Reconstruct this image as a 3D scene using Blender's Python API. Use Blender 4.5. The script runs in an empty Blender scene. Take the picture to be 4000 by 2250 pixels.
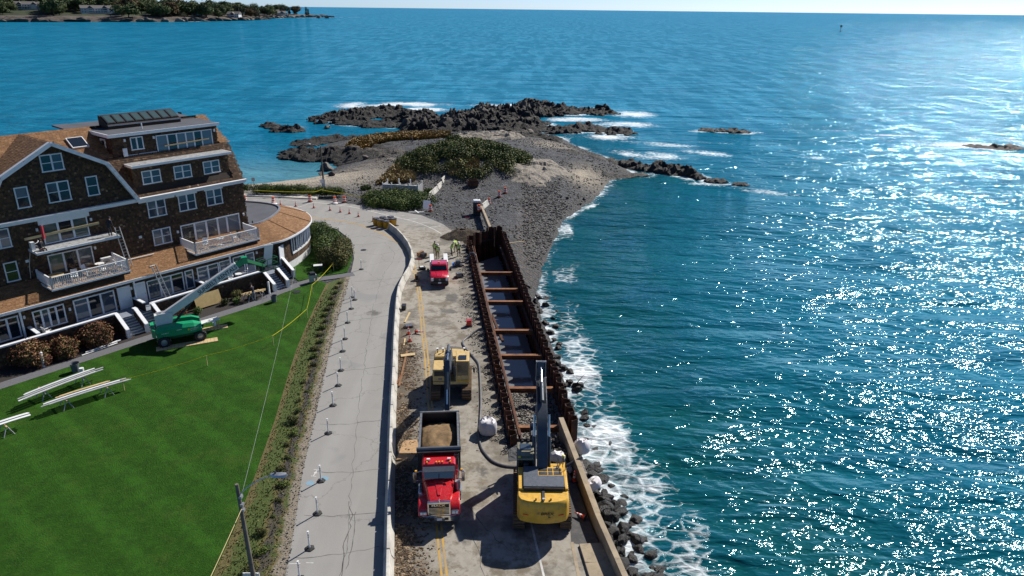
import bpy, bmesh, math, random
import numpy as np
from mathutils import Vector, Matrix, noise as mnoise
from mathutils.geometry import delaunay_2d_cdt
random.seed(7)
RAD = math.radians
sc = bpy.context.scene
COL = sc.collection

# ---------------------------------------------------------------- camera
PITCH, ROLL, EYE = RAD(21.2), RAD(0.66), 28.5
cam_d = bpy.data.cameras.new('camera'); cam_d.sensor_width = 36.0; cam_d.lens = 36.0 * 2830 / 4000
cam_d.clip_start = 0.5; cam_d.clip_end = 40000
cam = bpy.data.objects.new('camera', cam_d); COL.objects.link(cam)
_f = Vector((0, math.cos(PITCH), -math.sin(PITCH))); _r = Vector((1, 0, 0)); _u = Vector((0, math.sin(PITCH), math.cos(PITCH)))
_R = _r * math.cos(ROLL) + _u * math.sin(ROLL); _U = _u * math.cos(ROLL) - _r * math.sin(ROLL)
cam.matrix_world = Matrix(((_R.x, _U.x, -_f.x, 0), (_R.y, _U.y, -_f.y, 0), (_R.z, _U.z, -_f.z, EYE), (0, 0, 0, 1)))
sc.camera = cam

# ---------------------------------------------------------------- sky, sun, exposure
SUN_AZ, SUN_EL = RAD(40.3), RAD(39.5)          # azimuth clockwise from +Y
world = bpy.data.worlds.new('World'); sc.world = world; world.use_nodes = True
_wn = world.node_tree.nodes; _wl = world.node_tree.links
_bg = _wn['Background']; _sky = _wn.new('ShaderNodeTexSky'); _sky.sky_type = 'NISHITA'; _sky.sun_disc = False
_sky.sun_elevation = SUN_EL; _sky.sun_rotation = SUN_AZ; _sky.air_density = 0.5; _sky.dust_density = 0.4; _sky.ozone_density = 6.0; _sky.altitude = 700.0
_wl.new(_sky.outputs[0], _bg.inputs[0]); _bg.inputs[1].default_value = 0.092
sun_d = bpy.data.lights.new('sun', 'SUN'); sun_d.energy = 5.0; sun_d.angle = RAD(0.53); sun_d.color = (1.0, 0.95, 0.87)
sun = bpy.data.objects.new('sun', sun_d); COL.objects.link(sun)
_sd = Vector((math.sin(SUN_AZ) * math.cos(SUN_EL), math.cos(SUN_AZ) * math.cos(SUN_EL), math.sin(SUN_EL)))
sun.rotation_euler = _sd.to_track_quat('Z', 'Y').to_euler(); sun.location = (40, 60, 80)
sc.view_settings.view_transform = 'Standard'; sc.view_settings.look = 'None'
sc.view_settings.exposure = 0.32; sc.view_settings.gamma = 1.0; sc.view_settings.use_curve_mapping = False
sc.render.engine = 'CYCLES'
sc.cycles.max_bounces = 6; sc.cycles.diffuse_bounces = 3; sc.cycles.glossy_bounces = 3; sc.cycles.transmission_bounces = 4
sc.cycles.caustics_reflective = False; sc.cycles.caustics_refractive = False
sc.cycles.use_denoising = True
sc.cycles.sample_clamp_indirect = 6.0

# ---------------------------------------------------------------- mesh helpers
class MB:
    """collects faces; build() links them as one mesh object"""
    def __init__(s): s.v = []; s.f = []; s.m = []; s.mi = 0; s.T = None; s.c = None
    def _add(s, vs, fs):
        b = len(s.v)
        if s.T is not None: vs = [tuple(s.T @ Vector(q)) for q in vs]
        s.v += [tuple(q) for q in vs]; s.f += [tuple(i + b for i in f) for f in fs]; s.m += [s.mi] * len(fs); return s
    def box(s, c, d, rz=0.0, M=None, taper=1.0):
        x, y, z = d[0] / 2, d[1] / 2, d[2] / 2; t = taper
        vs = [(-x, -y, -z), (x, -y, -z), (x, y, -z), (-x, y, -z), (-x * t, -y * t, z), (x * t, -y * t, z), (x * t, y * t, z), (-x * t, y * t, z)]
        R = M if M is not None else Matrix.Rotation(rz, 3, 'Z')
        vs = [tuple(R @ Vector(q) + Vector(c)) for q in vs]
        return s._add(vs, [(0, 3, 2, 1), (4, 5, 6, 7), (0, 1, 5, 4), (1, 2, 6, 5), (2, 3, 7, 6), (3, 0, 4, 7)])
    def bb(s, x0, x1, y0, y1, z0, z1):
        return s.box(((x0 + x1) / 2, (y0 + y1) / 2, (z0 + z1) / 2), (abs(x1 - x0), abs(y1 - y0), abs(z1 - z0)))
    def bar(s, a, b, w, h=None, up=(0, 0, 1), w2=None, h2=None):
        h = h or w; w2 = w2 or w; h2 = h2 or h
        a = Vector(a); b = Vector(b); d = (b - a).normalized(); up = Vector(up)
        if abs(d.dot(up)) > .98: up = Vector((0, 1, 0))
        x = d.cross(up).normalized(); y = x.cross(d)
        vs = []
        for p, ww, hh in ((a, w, h), (b, w2, h2)):
            for i, j in ((-1, -1), (1, -1), (1, 1), (-1, 1)): vs.append(p + x * (i * ww / 2) + y * (j * hh / 2))
        return s._add(vs, [(3, 2, 1, 0), (4, 5, 6, 7), (0, 1, 5, 4), (1, 2, 6, 5), (2, 3, 7, 6), (3, 0, 4, 7)])
    def tube(s, pts, r, n=8, cap=True):
        pts = [Vector(p) for p in pts]; k = len(pts); rr = r if isinstance(r, (list, tuple)) else [r] * k
        vs = []; up = Vector((0, 0, 1)); d0 = (pts[-1] - pts[0])
        if d0.length > 1e-6 and abs(d0.normalized().z) > .9: up = Vector((0, 1, 0))
        for i, p in enumerate(pts):
            d = (pts[min(i + 1, k - 1)] - pts[max(i - 1, 0)]).normalized()
            x = d.cross(up)
            x = x.normalized() if x.length > 1e-5 else Vector((1, 0, 0)); y = x.cross(d)
            for j in range(n):
                a = 2 * math.pi * j / n; vs.append(p + (x * math.cos(a) + y * math.sin(a)) * rr[i])
        fs = [(i * n + j, i * n + (j + 1) % n, (i + 1) * n + (j + 1) % n, (i + 1) * n + j) for i in range(k - 1) for j in range(n)]
        if cap: fs += [tuple(range(n))[::-1], tuple(range((k - 1) * n, k * n))]
        return s._add(vs, fs)
    def lathe(s, prof, n=16, c=(0, 0, 0), axis='Z', cap=True):
        vs = []
        for r, z in prof:
            for j in range(n):
                a = 2 * math.pi * j / n; q = (r * math.cos(a), r * math.sin(a), z)
                if axis == 'X': q = (q[2], q[0], q[1])
                elif axis == 'Y': q = (q[1], q[2], q[0])
                vs.append((q[0] + c[0], q[1] + c[1], q[2] + c[2]))
        k = len(prof)
        fs = [(i * n + j, i * n + (j + 1) % n, (i + 1) * n + (j + 1) % n, (i + 1) * n + j) for i in range(k - 1) for j in range(n)]
        if cap: fs += [tuple(range(n))[::-1], tuple(range((k - 1) * n, k * n))]
        return s._add(vs, fs)
    def prism(s, poly, a0, a1, axis='Z'):
        """poly 2D extruded along axis: Z (x,y), Y (x,z), X (y,z)"""
        def q(p, t):
            return (p[0], p[1], t) if axis == 'Z' else ((p[0], t, p[1]) if axis == 'Y' else (t, p[0], p[1]))
        n = len(poly); vs = [q(p, a0) for p in poly] + [q(p, a1) for p in poly]
        fs = [tuple(range(n))[::-1], tuple(range(n, 2 * n))] + [(i, (i + 1) % n, n + (i + 1) % n, n + i) for i in range(n)]
        return s._add(vs, fs)
    def loft(s, rings, cap=True, closed=True):
        n = len(rings[0]); vs = [p for r in rings for p in r]; k = len(rings); m = n if closed else n - 1
        fs = [(i * n + j, i * n + (j + 1) % n, (i + 1) * n + (j + 1) % n, (i + 1) * n + j) for i in range(k - 1) for j in range(m)]
        if cap and closed: fs += [tuple(range(n))[::-1], tuple(range((k - 1) * n, k * n))]
        return s._add(vs, fs)
    def poly(s, pts): return s._add(pts, [tuple(range(len(pts)))])
    def ball(s, c, r, n=10, m=6, sq=(1, 1, 1)):
        prof = [(max(1e-3, math.sin(math.pi * i / m)) * r, -math.cos(math.pi * i / m) * r) for i in range(m + 1)]
        vs0 = len(s.v); T = s.T
        s.T = None; s.lathe(prof, n)
        for i in range(vs0, len(s.v)):
            q = s.v[i]; q = (q[0] * sq[0] + c[0], q[1] * sq[1] + c[1], q[2] * sq[2] + c[2])
            s.v[i] = tuple(T @ Vector(q)) if T is not None else q
        s.T = T; return s
    def mesh(s, name, mats, smooth=False, fix=True):
        me = bpy.data.meshes.new(name); me.from_pydata(s.v, [], s.f)
        for m in (mats if isinstance(mats, (list, tuple)) else [mats]): me.materials.append(m)
        if any(s.m): me.polygons.foreach_set('material_index', s.m)
        if fix and len(s.f) < 20000:
            bm = bmesh.new(); bm.from_mesh(me); bmesh.ops.recalc_face_normals(bm, faces=bm.faces); bm.to_mesh(me); bm.free()
        if smooth:
            me.polygons.foreach_set('use_smooth', [True] * len(me.polygons))
            try: me.set_sharp_from_angle(angle=RAD(38))
            except Exception: pass
        me.update(); return me
    def build(s, name, mats, parent=None, smooth=False, bevel=0.0, fix=True):
        return link(name, s.mesh(name, mats, smooth, fix), parent, bevel)

def link(name, me, parent=None, bevel=0.0):
    o = bpy.data.objects.new(name, me); COL.objects.link(o)
    if parent is not None: o.parent = parent
    if bevel:
        b = o.modifiers.new('bevel', 'BEVEL'); b.width = bevel; b.segments = 2; b.limit_method = 'ANGLE'; b.angle_limit = RAD(40)
        if me: me.polygons.foreach_set('use_smooth', [True] * len(me.polygons)); me.set_sharp_from_angle(angle=RAD(60))
    return o
def tag(o, label=None, cat=None, group=None, kind=None):
    if label: o['label'] = label
    if cat: o['category'] = cat
    if group: o['group'] = group
    if kind: o['kind'] = kind
    return o
def thing(name, label, cat, loc=(0, 0, 0), rz=0.0, group=None):
    o = bpy.data.objects.new(name, None); COL.objects.link(o); o.location = loc; o.rotation_euler = (0, 0, rz)
    o.empty_display_size = .3
    return tag(o, label, cat, group)
def kids(o): return [c for c in bpy.data.objects if c.parent == o]
KIDS = {}
def copy_tree(o, loc=None, rz=None, label=None, group=None, parent=None, ch=None):
    c = o.copy(); COL.objects.link(c); c.parent = parent
    if loc is not None: c.location = loc
    if rz is not None: c.rotation_euler = (0, 0, rz)
    if label: c['label'] = label
    if group: c['group'] = group
    if o.name not in KIDS: KIDS[o.name] = kids(o)
    for k in KIDS[o.name]: copy_tree(k, parent=c)
    return c
def struct(o): o['kind'] = 'structure'; return o
def stuff(o): o['kind'] = 'stuff'; return o

# ---------------------------------------------------------------- numpy noise
def _h(ix, iy, seed):
    n = (ix.astype(np.int64) * 374761393 + iy.astype(np.int64) * 668265263 + seed * 1442695041) & 0x7fffffff
    n = ((n ^ (n >> 13)) * 1274126177) & 0x7fffffff
    return ((n ^ (n >> 16)) & 0xffff) / 65535.0
def vnoise(x, y, seed=0):
    x = np.asarray(x, float); y = np.asarray(y, float)
    ix = np.floor(x); iy = np.floor(y); fx = x - ix; fy = y - iy
    fx = fx * fx * (3 - 2 * fx); fy = fy * fy * (3 - 2 * fy)
    a = _h(ix, iy, seed); b = _h(ix + 1, iy, seed); c = _h(ix, iy + 1, seed); d = _h(ix + 1, iy + 1, seed)
    return (a * (1 - fx) + b * fx) * (1 - fy) + (c * (1 - fx) + d * fx) * fy
def fbm(x, y, seed=0, o=4, lac=2.03, g=.5):
    s = 0; a = 1; t = 0
    for k in range(o):
        s = s + a * vnoise(x * lac ** k + 17.3 * k, y * lac ** k - 9.1 * k, seed + k); t += a; a *= g
    return s / t
def worley(x, y, seed=0):
    """distance to nearest and id of nearest cell"""
    ix = np.floor(x); iy = np.floor(y); best = np.full(np.shape(x), 9.0); second = best.copy(); idv = np.zeros(np.shape(x))
    for dx in (-1, 0, 1):
        for dy in (-1, 0, 1):
            cx = ix + dx; cy = iy + dy
            px = cx + _h(cx, cy, seed); py = cy + _h(cx, cy, seed + 5)
            d = (px - x) ** 2 + (py - y) ** 2; h = _h(cx, cy, seed + 9)
            m = d < best
            second = np.where(m, best, np.minimum(second, d)); idv = np.where(m, h, idv); best = np.where(m, d, best)
    return np.sqrt(best), np.sqrt(second), idv
def sdist(px, py, poly):
    """signed distance to a closed polygon, positive inside"""
    P = np.asarray(poly, float); n = len(P); d = np.full(np.shape(px), 1e9); ins = np.zeros(np.shape(px), bool)
    for i in range(n):
        a = P[i]; b = P[(i + 1) % n]; e = b - a
        t = np.clip(((px - a[0]) * e[0] + (py - a[1]) * e[1]) / max(e @ e, 1e-9), 0, 1)
        d = np.minimum(d, (px - a[0] - t * e[0]) ** 2 + (py - a[1] - t * e[1]) ** 2)
        c = ((a[1] > py) != (b[1] > py)) & (px < (b[0] - a[0]) * (py - a[1]) / (b[1] - a[1] + 1e-12) + a[0])
        ins ^= c
    d = np.sqrt(d); return np.where(ins, d, -d)
def ldist(px, py, line):
    P = np.asarray(line, float); d = np.full(np.shape(px), 1e9)
    for a, b in zip(P[:-1], P[1:]):
        e = b - a; t = np.clip(((px - a[0]) * e[0] + (py - a[1]) * e[1]) / max(e @ e, 1e-9), 0, 1)
        d = np.minimum(d, (px - a[0] - t * e[0]) ** 2 + (py - a[1] - t * e[1]) ** 2)
    return np.sqrt(d)
def resample(pts, step, closed=False):
    """Catmull-Rom through pts, resampled at step"""
    P = [Vector(p) for p in pts]; out = []
    n = len(P)
    for i in range(n - 1):
        p0 = P[max(i - 1, 0)]; p1 = P[i]; p2 = P[i + 1]; p3 = P[min(i + 2, n - 1)]
        for k in range(24):
            t = k / 24
            out.append(.5 * ((2 * p1) + (p2 - p0) * t + (2 * p0 - 5 * p1 + 4 * p2 - p3) * t * t + (3 * p1 - p0 - 3 * p2 + p3) * t ** 3))
    out.append(P[-1]); res = [out[0]]; acc = 0
    for a, b in zip(out[:-1], out[1:]):
        L = (b - a).length
        while acc + L >= step and L > 0:
            t = (step - acc) / L; a = a.lerp(b, t); res.append(a.copy()); L = (b - a).length; acc = 0
        acc += L
    if (res[-1] - P[-1]).length > step * .3: res.append(P[-1])
    return res
def set_attr(me, name, vals, dom='POINT'):
    a = me.attributes.new(name, 'FLOAT', dom); a.data.foreach_set('value', np.asarray(vals, np.float32).ravel())
def set_col(me, name, vals, dom='FACE'):
    a = me.attributes.new(name, 'FLOAT_COLOR', dom); v = np.asarray(vals, np.float32)
    if v.shape[1] == 3: v = np.c_[v, np.ones(len(v), np.float32)]
    a.data.foreach_set('color', v.ravel())
# ---------------------------------------------------------------- materials
class NT:
    def __init__(s, name):
        s.m = bpy.data.materials.new(name); s.m.use_nodes = True; s.t = s.m.node_tree; s.n = s.t.nodes; s.l = s.t.links
        s.p = s.n['Principled BSDF']; s.tc = None
    def obj(s):
        if s.tc is None: s.tc = s.n.new('ShaderNodeTexCoord')
        return s.tc.outputs['Object']
    def node(s, typ, **k):
        n = s.n.new(typ)
        for a, b in k.items(): setattr(n, a, b)
        return n
    def put(s, val, sock):
        if hasattr(val, 'links') or isinstance(val, bpy.types.NodeSocket): s.l.new(val, sock)
        elif isinstance(val, (tuple, list)): sock.default_value = tuple(val) + ((1,) if len(val) == 3 and len(sock.default_value) == 4 else ())
        else: sock.default_value = val
    def noise(s, scale, detail=3, rough=.55, vec=None, dist=0.0, col=False):
        n = s.node('ShaderNodeTexNoise'); n.inputs['Scale'].default_value = scale; n.inputs['Detail'].default_value = detail
        n.inputs['Roughness'].default_value = rough; n.inputs['Distortion'].default_value = dist
        s.l.new(vec if vec is not None else s.obj(), n.inputs['Vector']); return n.outputs['Color' if col else 'Fac']
    def vor(s, scale, feature='F1', out='Distance', vec=None, rnd=1.0):
        n = s.node('ShaderNodeTexVoronoi', feature=feature); n.inputs['Scale'].default_value = scale; n.inputs['Randomness'].default_value = rnd
        s.l.new(vec if vec is not None else s.obj(), n.inputs['Vector']); return n.outputs[out]
    def map(s, scale=(1, 1, 1), rot=(0, 0, 0), vec=None):
        n = s.node('ShaderNodeMapping'); n.inputs['Scale'].default_value = scale; n.inputs['Rotation'].default_value = rot
        s.l.new(vec if vec is not None else s.obj(), n.inputs['Vector']); return n.outputs[0]
    def ramp(s, fac, stops, interp='LINEAR'):
        n = s.node('ShaderNodeValToRGB'); e = n.color_ramp.elements; n.color_ramp.interpolation = interp
        while len(e) < len(stops): e.new(.5)
        for i, (pos, c) in enumerate(stops):
            e[i].position = pos; e[i].color = (c, c, c, 1) if isinstance(c, (int, float)) else tuple(c) + (1,)
        s.put(fac, n.inputs[0]); return n.outputs[0]
    def mix(s, fac, a, b, mode='MIX'):
        n = s.node('ShaderNodeMix', data_type='RGBA', blend_type=mode)
        s.put(fac, n.inputs[0]); s.put(a, n.inputs[6]); s.put(b, n.inputs[7]); return n.outputs[2]
    def math(s, op, a, b=0.0, c=0.0, clamp=False):
        n = s.node('ShaderNodeMath', operation=op, use_clamp=clamp)
        s.put(a, n.inputs[0]); s.put(b, n.inputs[1]); s.put(c, n.inputs[2]); return n.outputs[0]
    def attr(s, name, out='Fac'):
        n = s.node('ShaderNodeAttribute'); n.attribute_name = name; return n.outputs[out]
    def sep(s, vec=None):
        n = s.node('ShaderNodeSeparateXYZ'); s.l.new(vec if vec is not None else s.obj(), n.inputs[0]); return n.outputs
    def bump(s, h, strength=.4, dist=.05, prev=None):
        n = s.node('ShaderNodeBump'); n.inputs['Strength'].default_value = strength; n.inputs['Distance'].default_value = dist
        s.put(h, n.inputs['Height'])
        if prev is not None: s.l.new(prev, n.inputs['Normal'])
        return n.outputs[0]
    def done(s, col=None, rough=None, normal=None, metal=None, **kw):
        if col is not None: s.put(col, s.p.inputs['Base Color'])
        if rough is not None: s.put(rough, s.p.inputs['Roughness'])
        if normal is not None: s.l.new(normal, s.p.inputs['Normal'])
        if metal is not None: s.put(metal, s.p.inputs['Metallic'])
        for k, v in kw.items(): s.put(v, s.p.inputs[k.replace('_', ' ')])
        return s.m
M = {}
def mk(name, col, rough=.6, metal=0.0, var=.25, scale=3.0, bump=0.0, bscale=30.0, dirt=None, coat=0.0):
    """plain material with tonal variation, optional dirt colour and fine relief"""
    t = NT(name); f = t.noise(scale, 4)
    lo = tuple(c * (1 - var) for c in col); hi = tuple(min(1, c * (1 + var * .6)) for c in col)
    c = t.ramp(f, [(.3, lo), (.7, hi)])
    if dirt: c = t.mix(t.ramp(t.noise(scale * .8 + 1.7, 5, .65), [(.5, 0.0), (.72, .75)]), c, dirt)
    nb = t.bump(t.noise(bscale, 3), bump, .02) if bump else None
    r = t.ramp(t.noise(scale * 2, 3), [(.3, max(0, rough - .1)), (.7, min(1, rough + .1))])
    M[name] = t.done(c, r, nb, metal)
    if coat: t.p.inputs['Coat Weight'].default_value = coat
    return M[name]
mk('white_paint', (.74, .74, .73), .5, var=.08, dirt=(.6, .59, .55))
mk('white_trim', (.76, .77, .78), .55, var=.06)
mk('white_plastic', (.78, .78, .76), .4, var=.06)
mk('concrete', (.46, .44, .40), .85, var=.22, scale=1.2, bump=.3, bscale=14, dirt=(.3, .27, .23))
mk('concrete_pale', (.54, .52, .47), .85, var=.3, scale=.9, bump=.25, bscale=12, dirt=(.38, .35, .3))
mk('concrete_tan', (.36, .29, .20), .88, var=.25, scale=1.0, bump=.35, bscale=9, dirt=(.2, .16, .11))
mk('steel_dark', (.05, .05, .055), .5, .5, var=.3)
mk('steel_grey', (.22, .23, .24), .45, .6, var=.2)
mk('galvanised', (.42, .43, .45), .45, .7, var=.2)
mk('chrome', (.75, .75, .76), .15, 1.0, var=.05)
mk('black_rubber', (.018, .018, .018), .75, var=.3)
mk('black_plastic', (.02, .02, .022), .5, var=.3)
mk('red_paint', (.55, .012, .018), .28, var=.1, coat=.5, scale=5, dirt=(.40, .06, .045))
mk('pickup_red', (.55, .008, .03), .28, var=.06, coat=.6)
mk('machine_yellow', (.70, .40, .045), .45, var=.12, dirt=(.36, .22, .06))
mk('machine_cream', (.62, .44, .18), .5, var=.15, dirt=(.36, .26, .12))
mk('machine_grey', (.06, .075, .095), .5, .2, var=.2)
mk('hood_grey', (.075, .09, .115), .5, .0, var=.12)
mk('lift_green', (.01, .30, .13), .35, var=.1)
mk('lift_green_dark', (.008, .14, .05), .45, var=.15)
mk('cone_orange', (.75, .07, .02), .5, var=.1)
mk('drum_orange', (.72, .12, .03), .55, var=.12)
mk('reflective_white', (.8, .8, .8), .4, var=.06)
mk('barrel_yellow', (.52, .29, .02), .5, var=.15, dirt=(.3, .18, .05))
mk('hivis_yellow', (.42, .62, .04), .7, var=.12)
mk('hivis_orange', (.75, .2, .04), .7, var=.12)
mk('skin', (.42, .24, .16), .6, var=.1)
mk('cloth_dark', (.02, .022, .03), .85, var=.25)
mk('cloth_tan', (.24, .16, .08), .85, var=.2)
mk('cloth_grey', (.22, .23, .26), .85, var=.2)
mk('cloth_denim', (.05, .07, .13), .85, var=.2)
mk('timber_pale', (.58, .43, .22), .7, var=.18, scale=2)
mk('timber_grey', (.36, .36, .38), .75, var=.18, scale=2)
mk('timber_brown', (.22, .11, .05), .8, var=.3)
mk('board_tan', (.50, .36, .15), .75, var=.15)
mk('plywood', (.45, .28, .14), .8, var=.25, scale=5)
mk('pole_wood', (.15, .13, .105), .9, var=.3, scale=2.5, bump=.4, bscale=20)
mk('deck_tan', (.42, .29, .18), .7, var=.15)
mk('deck_grey', (.22, .25, .30), .7, var=.12)
mk('flat_roof', (.085, .09, .105), .85, var=.2, scale=.7, bump=.2, bscale=40)
mk('wall_dark', (.030, .019, .012), .9, var=.3)
mk('interior_dark', (.012, .014, .018), .8, var=.3)
mk('blind', (.30, .34, .38), .8, var=.15)
mk('bulk_bag', (.62, .60, .62), .8, var=.12, scale=4, bump=.5, bscale=6)
mk('hose_black', (.015, .015, .018), .4, var=.3)
mk('pipe_grey', (.10, .10, .11), .45, var=.2)
mk('tape_yellow', (.75, .66, .02), .5, var=.05)
mk('paint_white', (.62, .61, .58), .7, var=.2, scale=6)
mk('paint_yellow', (.55, .34, .06), .75, var=.3, scale=4)
mk('porta_dark', (.025, .03, .035), .5, var=.15)
mk('bucket_blue', (.02, .22, .75), .4, var=.1)
mk('flag_red', (.45, .03, .05), .8, var=.3, scale=9)
mk('sign_back', (.45, .46, .46), .5, .3, var=.15)
mk('grey_bin', (.11, .12, .14), .6, var=.15)
mk('text_black', (.012, .012, .014), .5, var=.1)
mk('amber', (.7, .35, .03), .35, var=.1)
mk('tar', (.11, .106, .10), .85, var=.3, scale=8)
# rust steel
t = NT('rust'); f = t.noise(1.3, 6, .65); g = t.noise(9, 4)
c = t.ramp(f, [(.25, (.022, .009, .006)), (.5, (.075, .024, .010)), (.72, (.17, .058, .02))])
c = t.mix(t.ramp(g, [(.4, 0.0), (.75, .5)]), c, (.045, .022, .015)); M['rust'] = t.done(c, .85, t.bump(g, .4, .02), 0.0)
t = NT('rust_sunlit'); f = t.noise(1.6, 6, .65); g = t.noise(7, 4)
c = t.ramp(f, [(.3, (.11, .04, .018)), (.55, (.24, .10, .04)), (.75, (.38, .20, .09))]); M['rust_sunlit'] = t.done(c, .85, t.bump(g, .3, .02), 0.0)  # lighter copy of rust, sun on the strut flanges put into its colour
# glass panes (dark, reflective)
def glass(name, col, rough=.06):
    t = NT(name); M[name] = t.done(col, rough, None, 0.0); t.p.inputs['Specular IOR Level'].default_value = .9; t.p.inputs['Coat Weight'].default_value = .5
glass('pane_dark', (.012, .017, .024)); glass('pane_blue', (.055, .075, .10)); glass('pane_grey', (.13, .16, .19)); glass('pane_green', (.06, .10, .09)); glass('windscreen', (.01, .012, .014))
# wall shingles: tone per shingle
t = NT('shingle_brown'); a = t.attr('tone'); f = t.noise(2.2, 4)
c = t.ramp(a, [(0, (.026, .014, .008)), (.5, (.092, .048, .023)), (.85, (.175, .10, .05)), (1, (.30, .20, .12))])
c = t.mix(t.ramp(f, [(.35, .0), (.75, .6)]), c, (.03, .016, .009)); M['shingle_brown'] = t.done(c, .9, t.bump(t.noise(60, 2, vec=t.map((1, 1, .08))), .4, .01))
t = NT('shingle_tan'); a = t.attr('tone'); f = t.noise(1.1, 3)
c = t.ramp(a, [(0, (.16, .078, .033)), (.5, (.25, .13, .056)), (1, (.36, .205, .10))])
c = t.mix(t.ramp(f, [(.35, .0), (.75, .35)]), c, (.17, .085, .035)); M['shingle_tan'] = t.done(c, .9)
# rock
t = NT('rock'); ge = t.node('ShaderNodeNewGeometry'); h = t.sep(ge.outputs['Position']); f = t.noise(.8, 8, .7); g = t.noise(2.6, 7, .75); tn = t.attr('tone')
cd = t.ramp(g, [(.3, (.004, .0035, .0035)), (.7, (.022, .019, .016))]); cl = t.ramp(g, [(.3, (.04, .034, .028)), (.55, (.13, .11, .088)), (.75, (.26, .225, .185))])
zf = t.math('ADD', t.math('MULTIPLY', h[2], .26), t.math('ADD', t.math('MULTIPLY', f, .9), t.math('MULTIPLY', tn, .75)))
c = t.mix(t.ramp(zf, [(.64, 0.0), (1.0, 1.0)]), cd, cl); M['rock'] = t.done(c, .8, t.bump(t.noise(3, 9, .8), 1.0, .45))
def riprap_mat(name, lo, hi, dry_lo, dry_hi):
    # wet and dark near the waterline, drier and paler above; each stone its own tone
    t = NT(name); g = t.noise(3.5, 6, .7); oi = t.node('ShaderNodeObjectInfo'); ge = t.node('ShaderNodeNewGeometry'); z = t.sep(ge.outputs['Position'])[2]
    wet = t.ramp(g, [(.3, lo), (.7, hi)]); dry = t.ramp(g, [(.3, dry_lo), (.7, dry_hi)]); dry = t.mix(1.0, dry, t.ramp(oi.outputs['Random'], [(0, (.35, .34, .33)), (.5, (1.0, .95, .88)), (1, (1.7, 1.6, 1.45))]), 'MULTIPLY')
    k = t.ramp(t.math('ADD', t.math('MULTIPLY', z, .55), t.math('ADD', t.math('MULTIPLY', t.noise(1.4, 4), .8), 1.05)), [(.25, 0.0), (.75, 1.0)])
    M[name] = t.done(t.mix(k, wet, dry), t.ramp(k, [(0, .5), (1, .85)]), t.bump(t.noise(5, 8, .75), .9, .15, t.bump(t.noise(1.6, 4, .6, t.map((1, 1, 3), (.4, .3, 0))), .5, .2)))
riprap_mat('rock_wet', (.006, .0055, .005), (.03, .025, .021), (.04, .036, .032), (.15, .135, .12))
t = NT('rock_black'); g = t.noise(2.5, 6, .7); M['rock_black'] = t.done(t.ramp(g, [(.3, (.005, .0045, .004)), (.75, (.03, .026, .022))]), .75, t.bump(t.noise(4, 8, .75), .9, .3))
riprap_mat('rock_pale', (.012, .011, .010), (.05, .044, .037), (.065, .06, .054), (.22, .205, .185))
# foliage
def leaf(name, a, b, c_):
    t = NT(name); r = t.attr('tone'); c = t.ramp(r, [(0, a), (.55, b), (1, c_)])
    M[name] = t.done(c, .65); t.p.inputs['Specular IOR Level'].default_value = .25
    t.p.inputs['Subsurface Weight'].default_value = 0.0
leaf('leaf_green', (.02, .042, .008), (.065, .112, .02), (.17, .20, .038))
leaf('leaf_olive', (.03, .036, .01), (.085, .09, .022), (.20, .175, .05))
leaf('leaf_mound', (.025, .038, .009), (.078, .098, .02), (.22, .20, .045))
leaf('leaf_rust', (.06, .02, .012), (.17, .065, .035), (.30, .16, .075))
leaf('leaf_dry', (.16, .11, .04), (.28, .21, .09), (.42, .34, .17))
leaf('leaf_far', (.024, .044, .018), (.06, .095, .03), (.14, .16, .045))
leaf('leaf_far_rust', (.04, .028, .012), (.10, .062, .022), (.17, .11, .035))
leaf('leaf_conifer', (.008, .018, .012), (.02, .035, .02), (.04, .06, .03))
mk('bark', (.07, .05, .035), .9, var=.3)
# ================================================================ SETTING: sea, ground, road
SEA = -3.2
# house frame: s along the front, d outward from the porch wall
TH = RAD(51.0); HE = Vector((math.cos(TH), math.sin(TH), 0)); HN = Vector((math.sin(TH), -math.cos(TH), 0)); HO = Vector((-36.48, 60.98, 0))
def hp(s, d, z=0.0): return HO + HE * s + HN * d + Vector((0, 0, z))
WATERLINE = [(24, 12), (14, 27), (10.7, 34.3), (9.4, 35.9), (8.9, 38.9), (7.8, 42.2), (6.4, 45.5), (5.5, 48.7), (5.2, 52.8), (4.7, 58.3), (4.0, 64.9), (3.1, 72.7), (2.7, 79.8), (3.3, 85.2), (4.4, 93.0), (6.2, 102.1), (7.5, 110.6), (9.9, 116.6), (14.5, 126.2), (18.7, 140.6), (24.4, 147.5), (23.0, 158), (17.7, 172.2), (14.5, 180.0), (12.6, 190.0), (6.9, 197.8),
             (-5.2, 200.7), (-15.1, 198.7), (-26.0, 194.6), (-35.3, 190.5), (-40.9, 184.9), (-45.2, 178.2), (-46.5, 165.7), (-41.5, 157.8), (-36.8, 151.8), (-37.6, 142.2), (-41.8, 136.8), (-48.1, 133.2), (-60, 131), (-90, 133), (-150, 120), (-150, 12)]
FLAT = [(9, 10), (5.6, 31), (3.6, 44.5), (0.2, 43.6), (-5.75, 88.3), (-7.6, 95), (-13.0, 102.6), (-18, 106), (-28.6, 110.6), (-37, 112.6), (-60, 113), (-140, 95), (-140, 10)]
PIT = [(-5.75, 88.3), (-3.4, 92.2), (-1.5, 92.2), (4.35, 44.6), (0.0, 43.3)]
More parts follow.
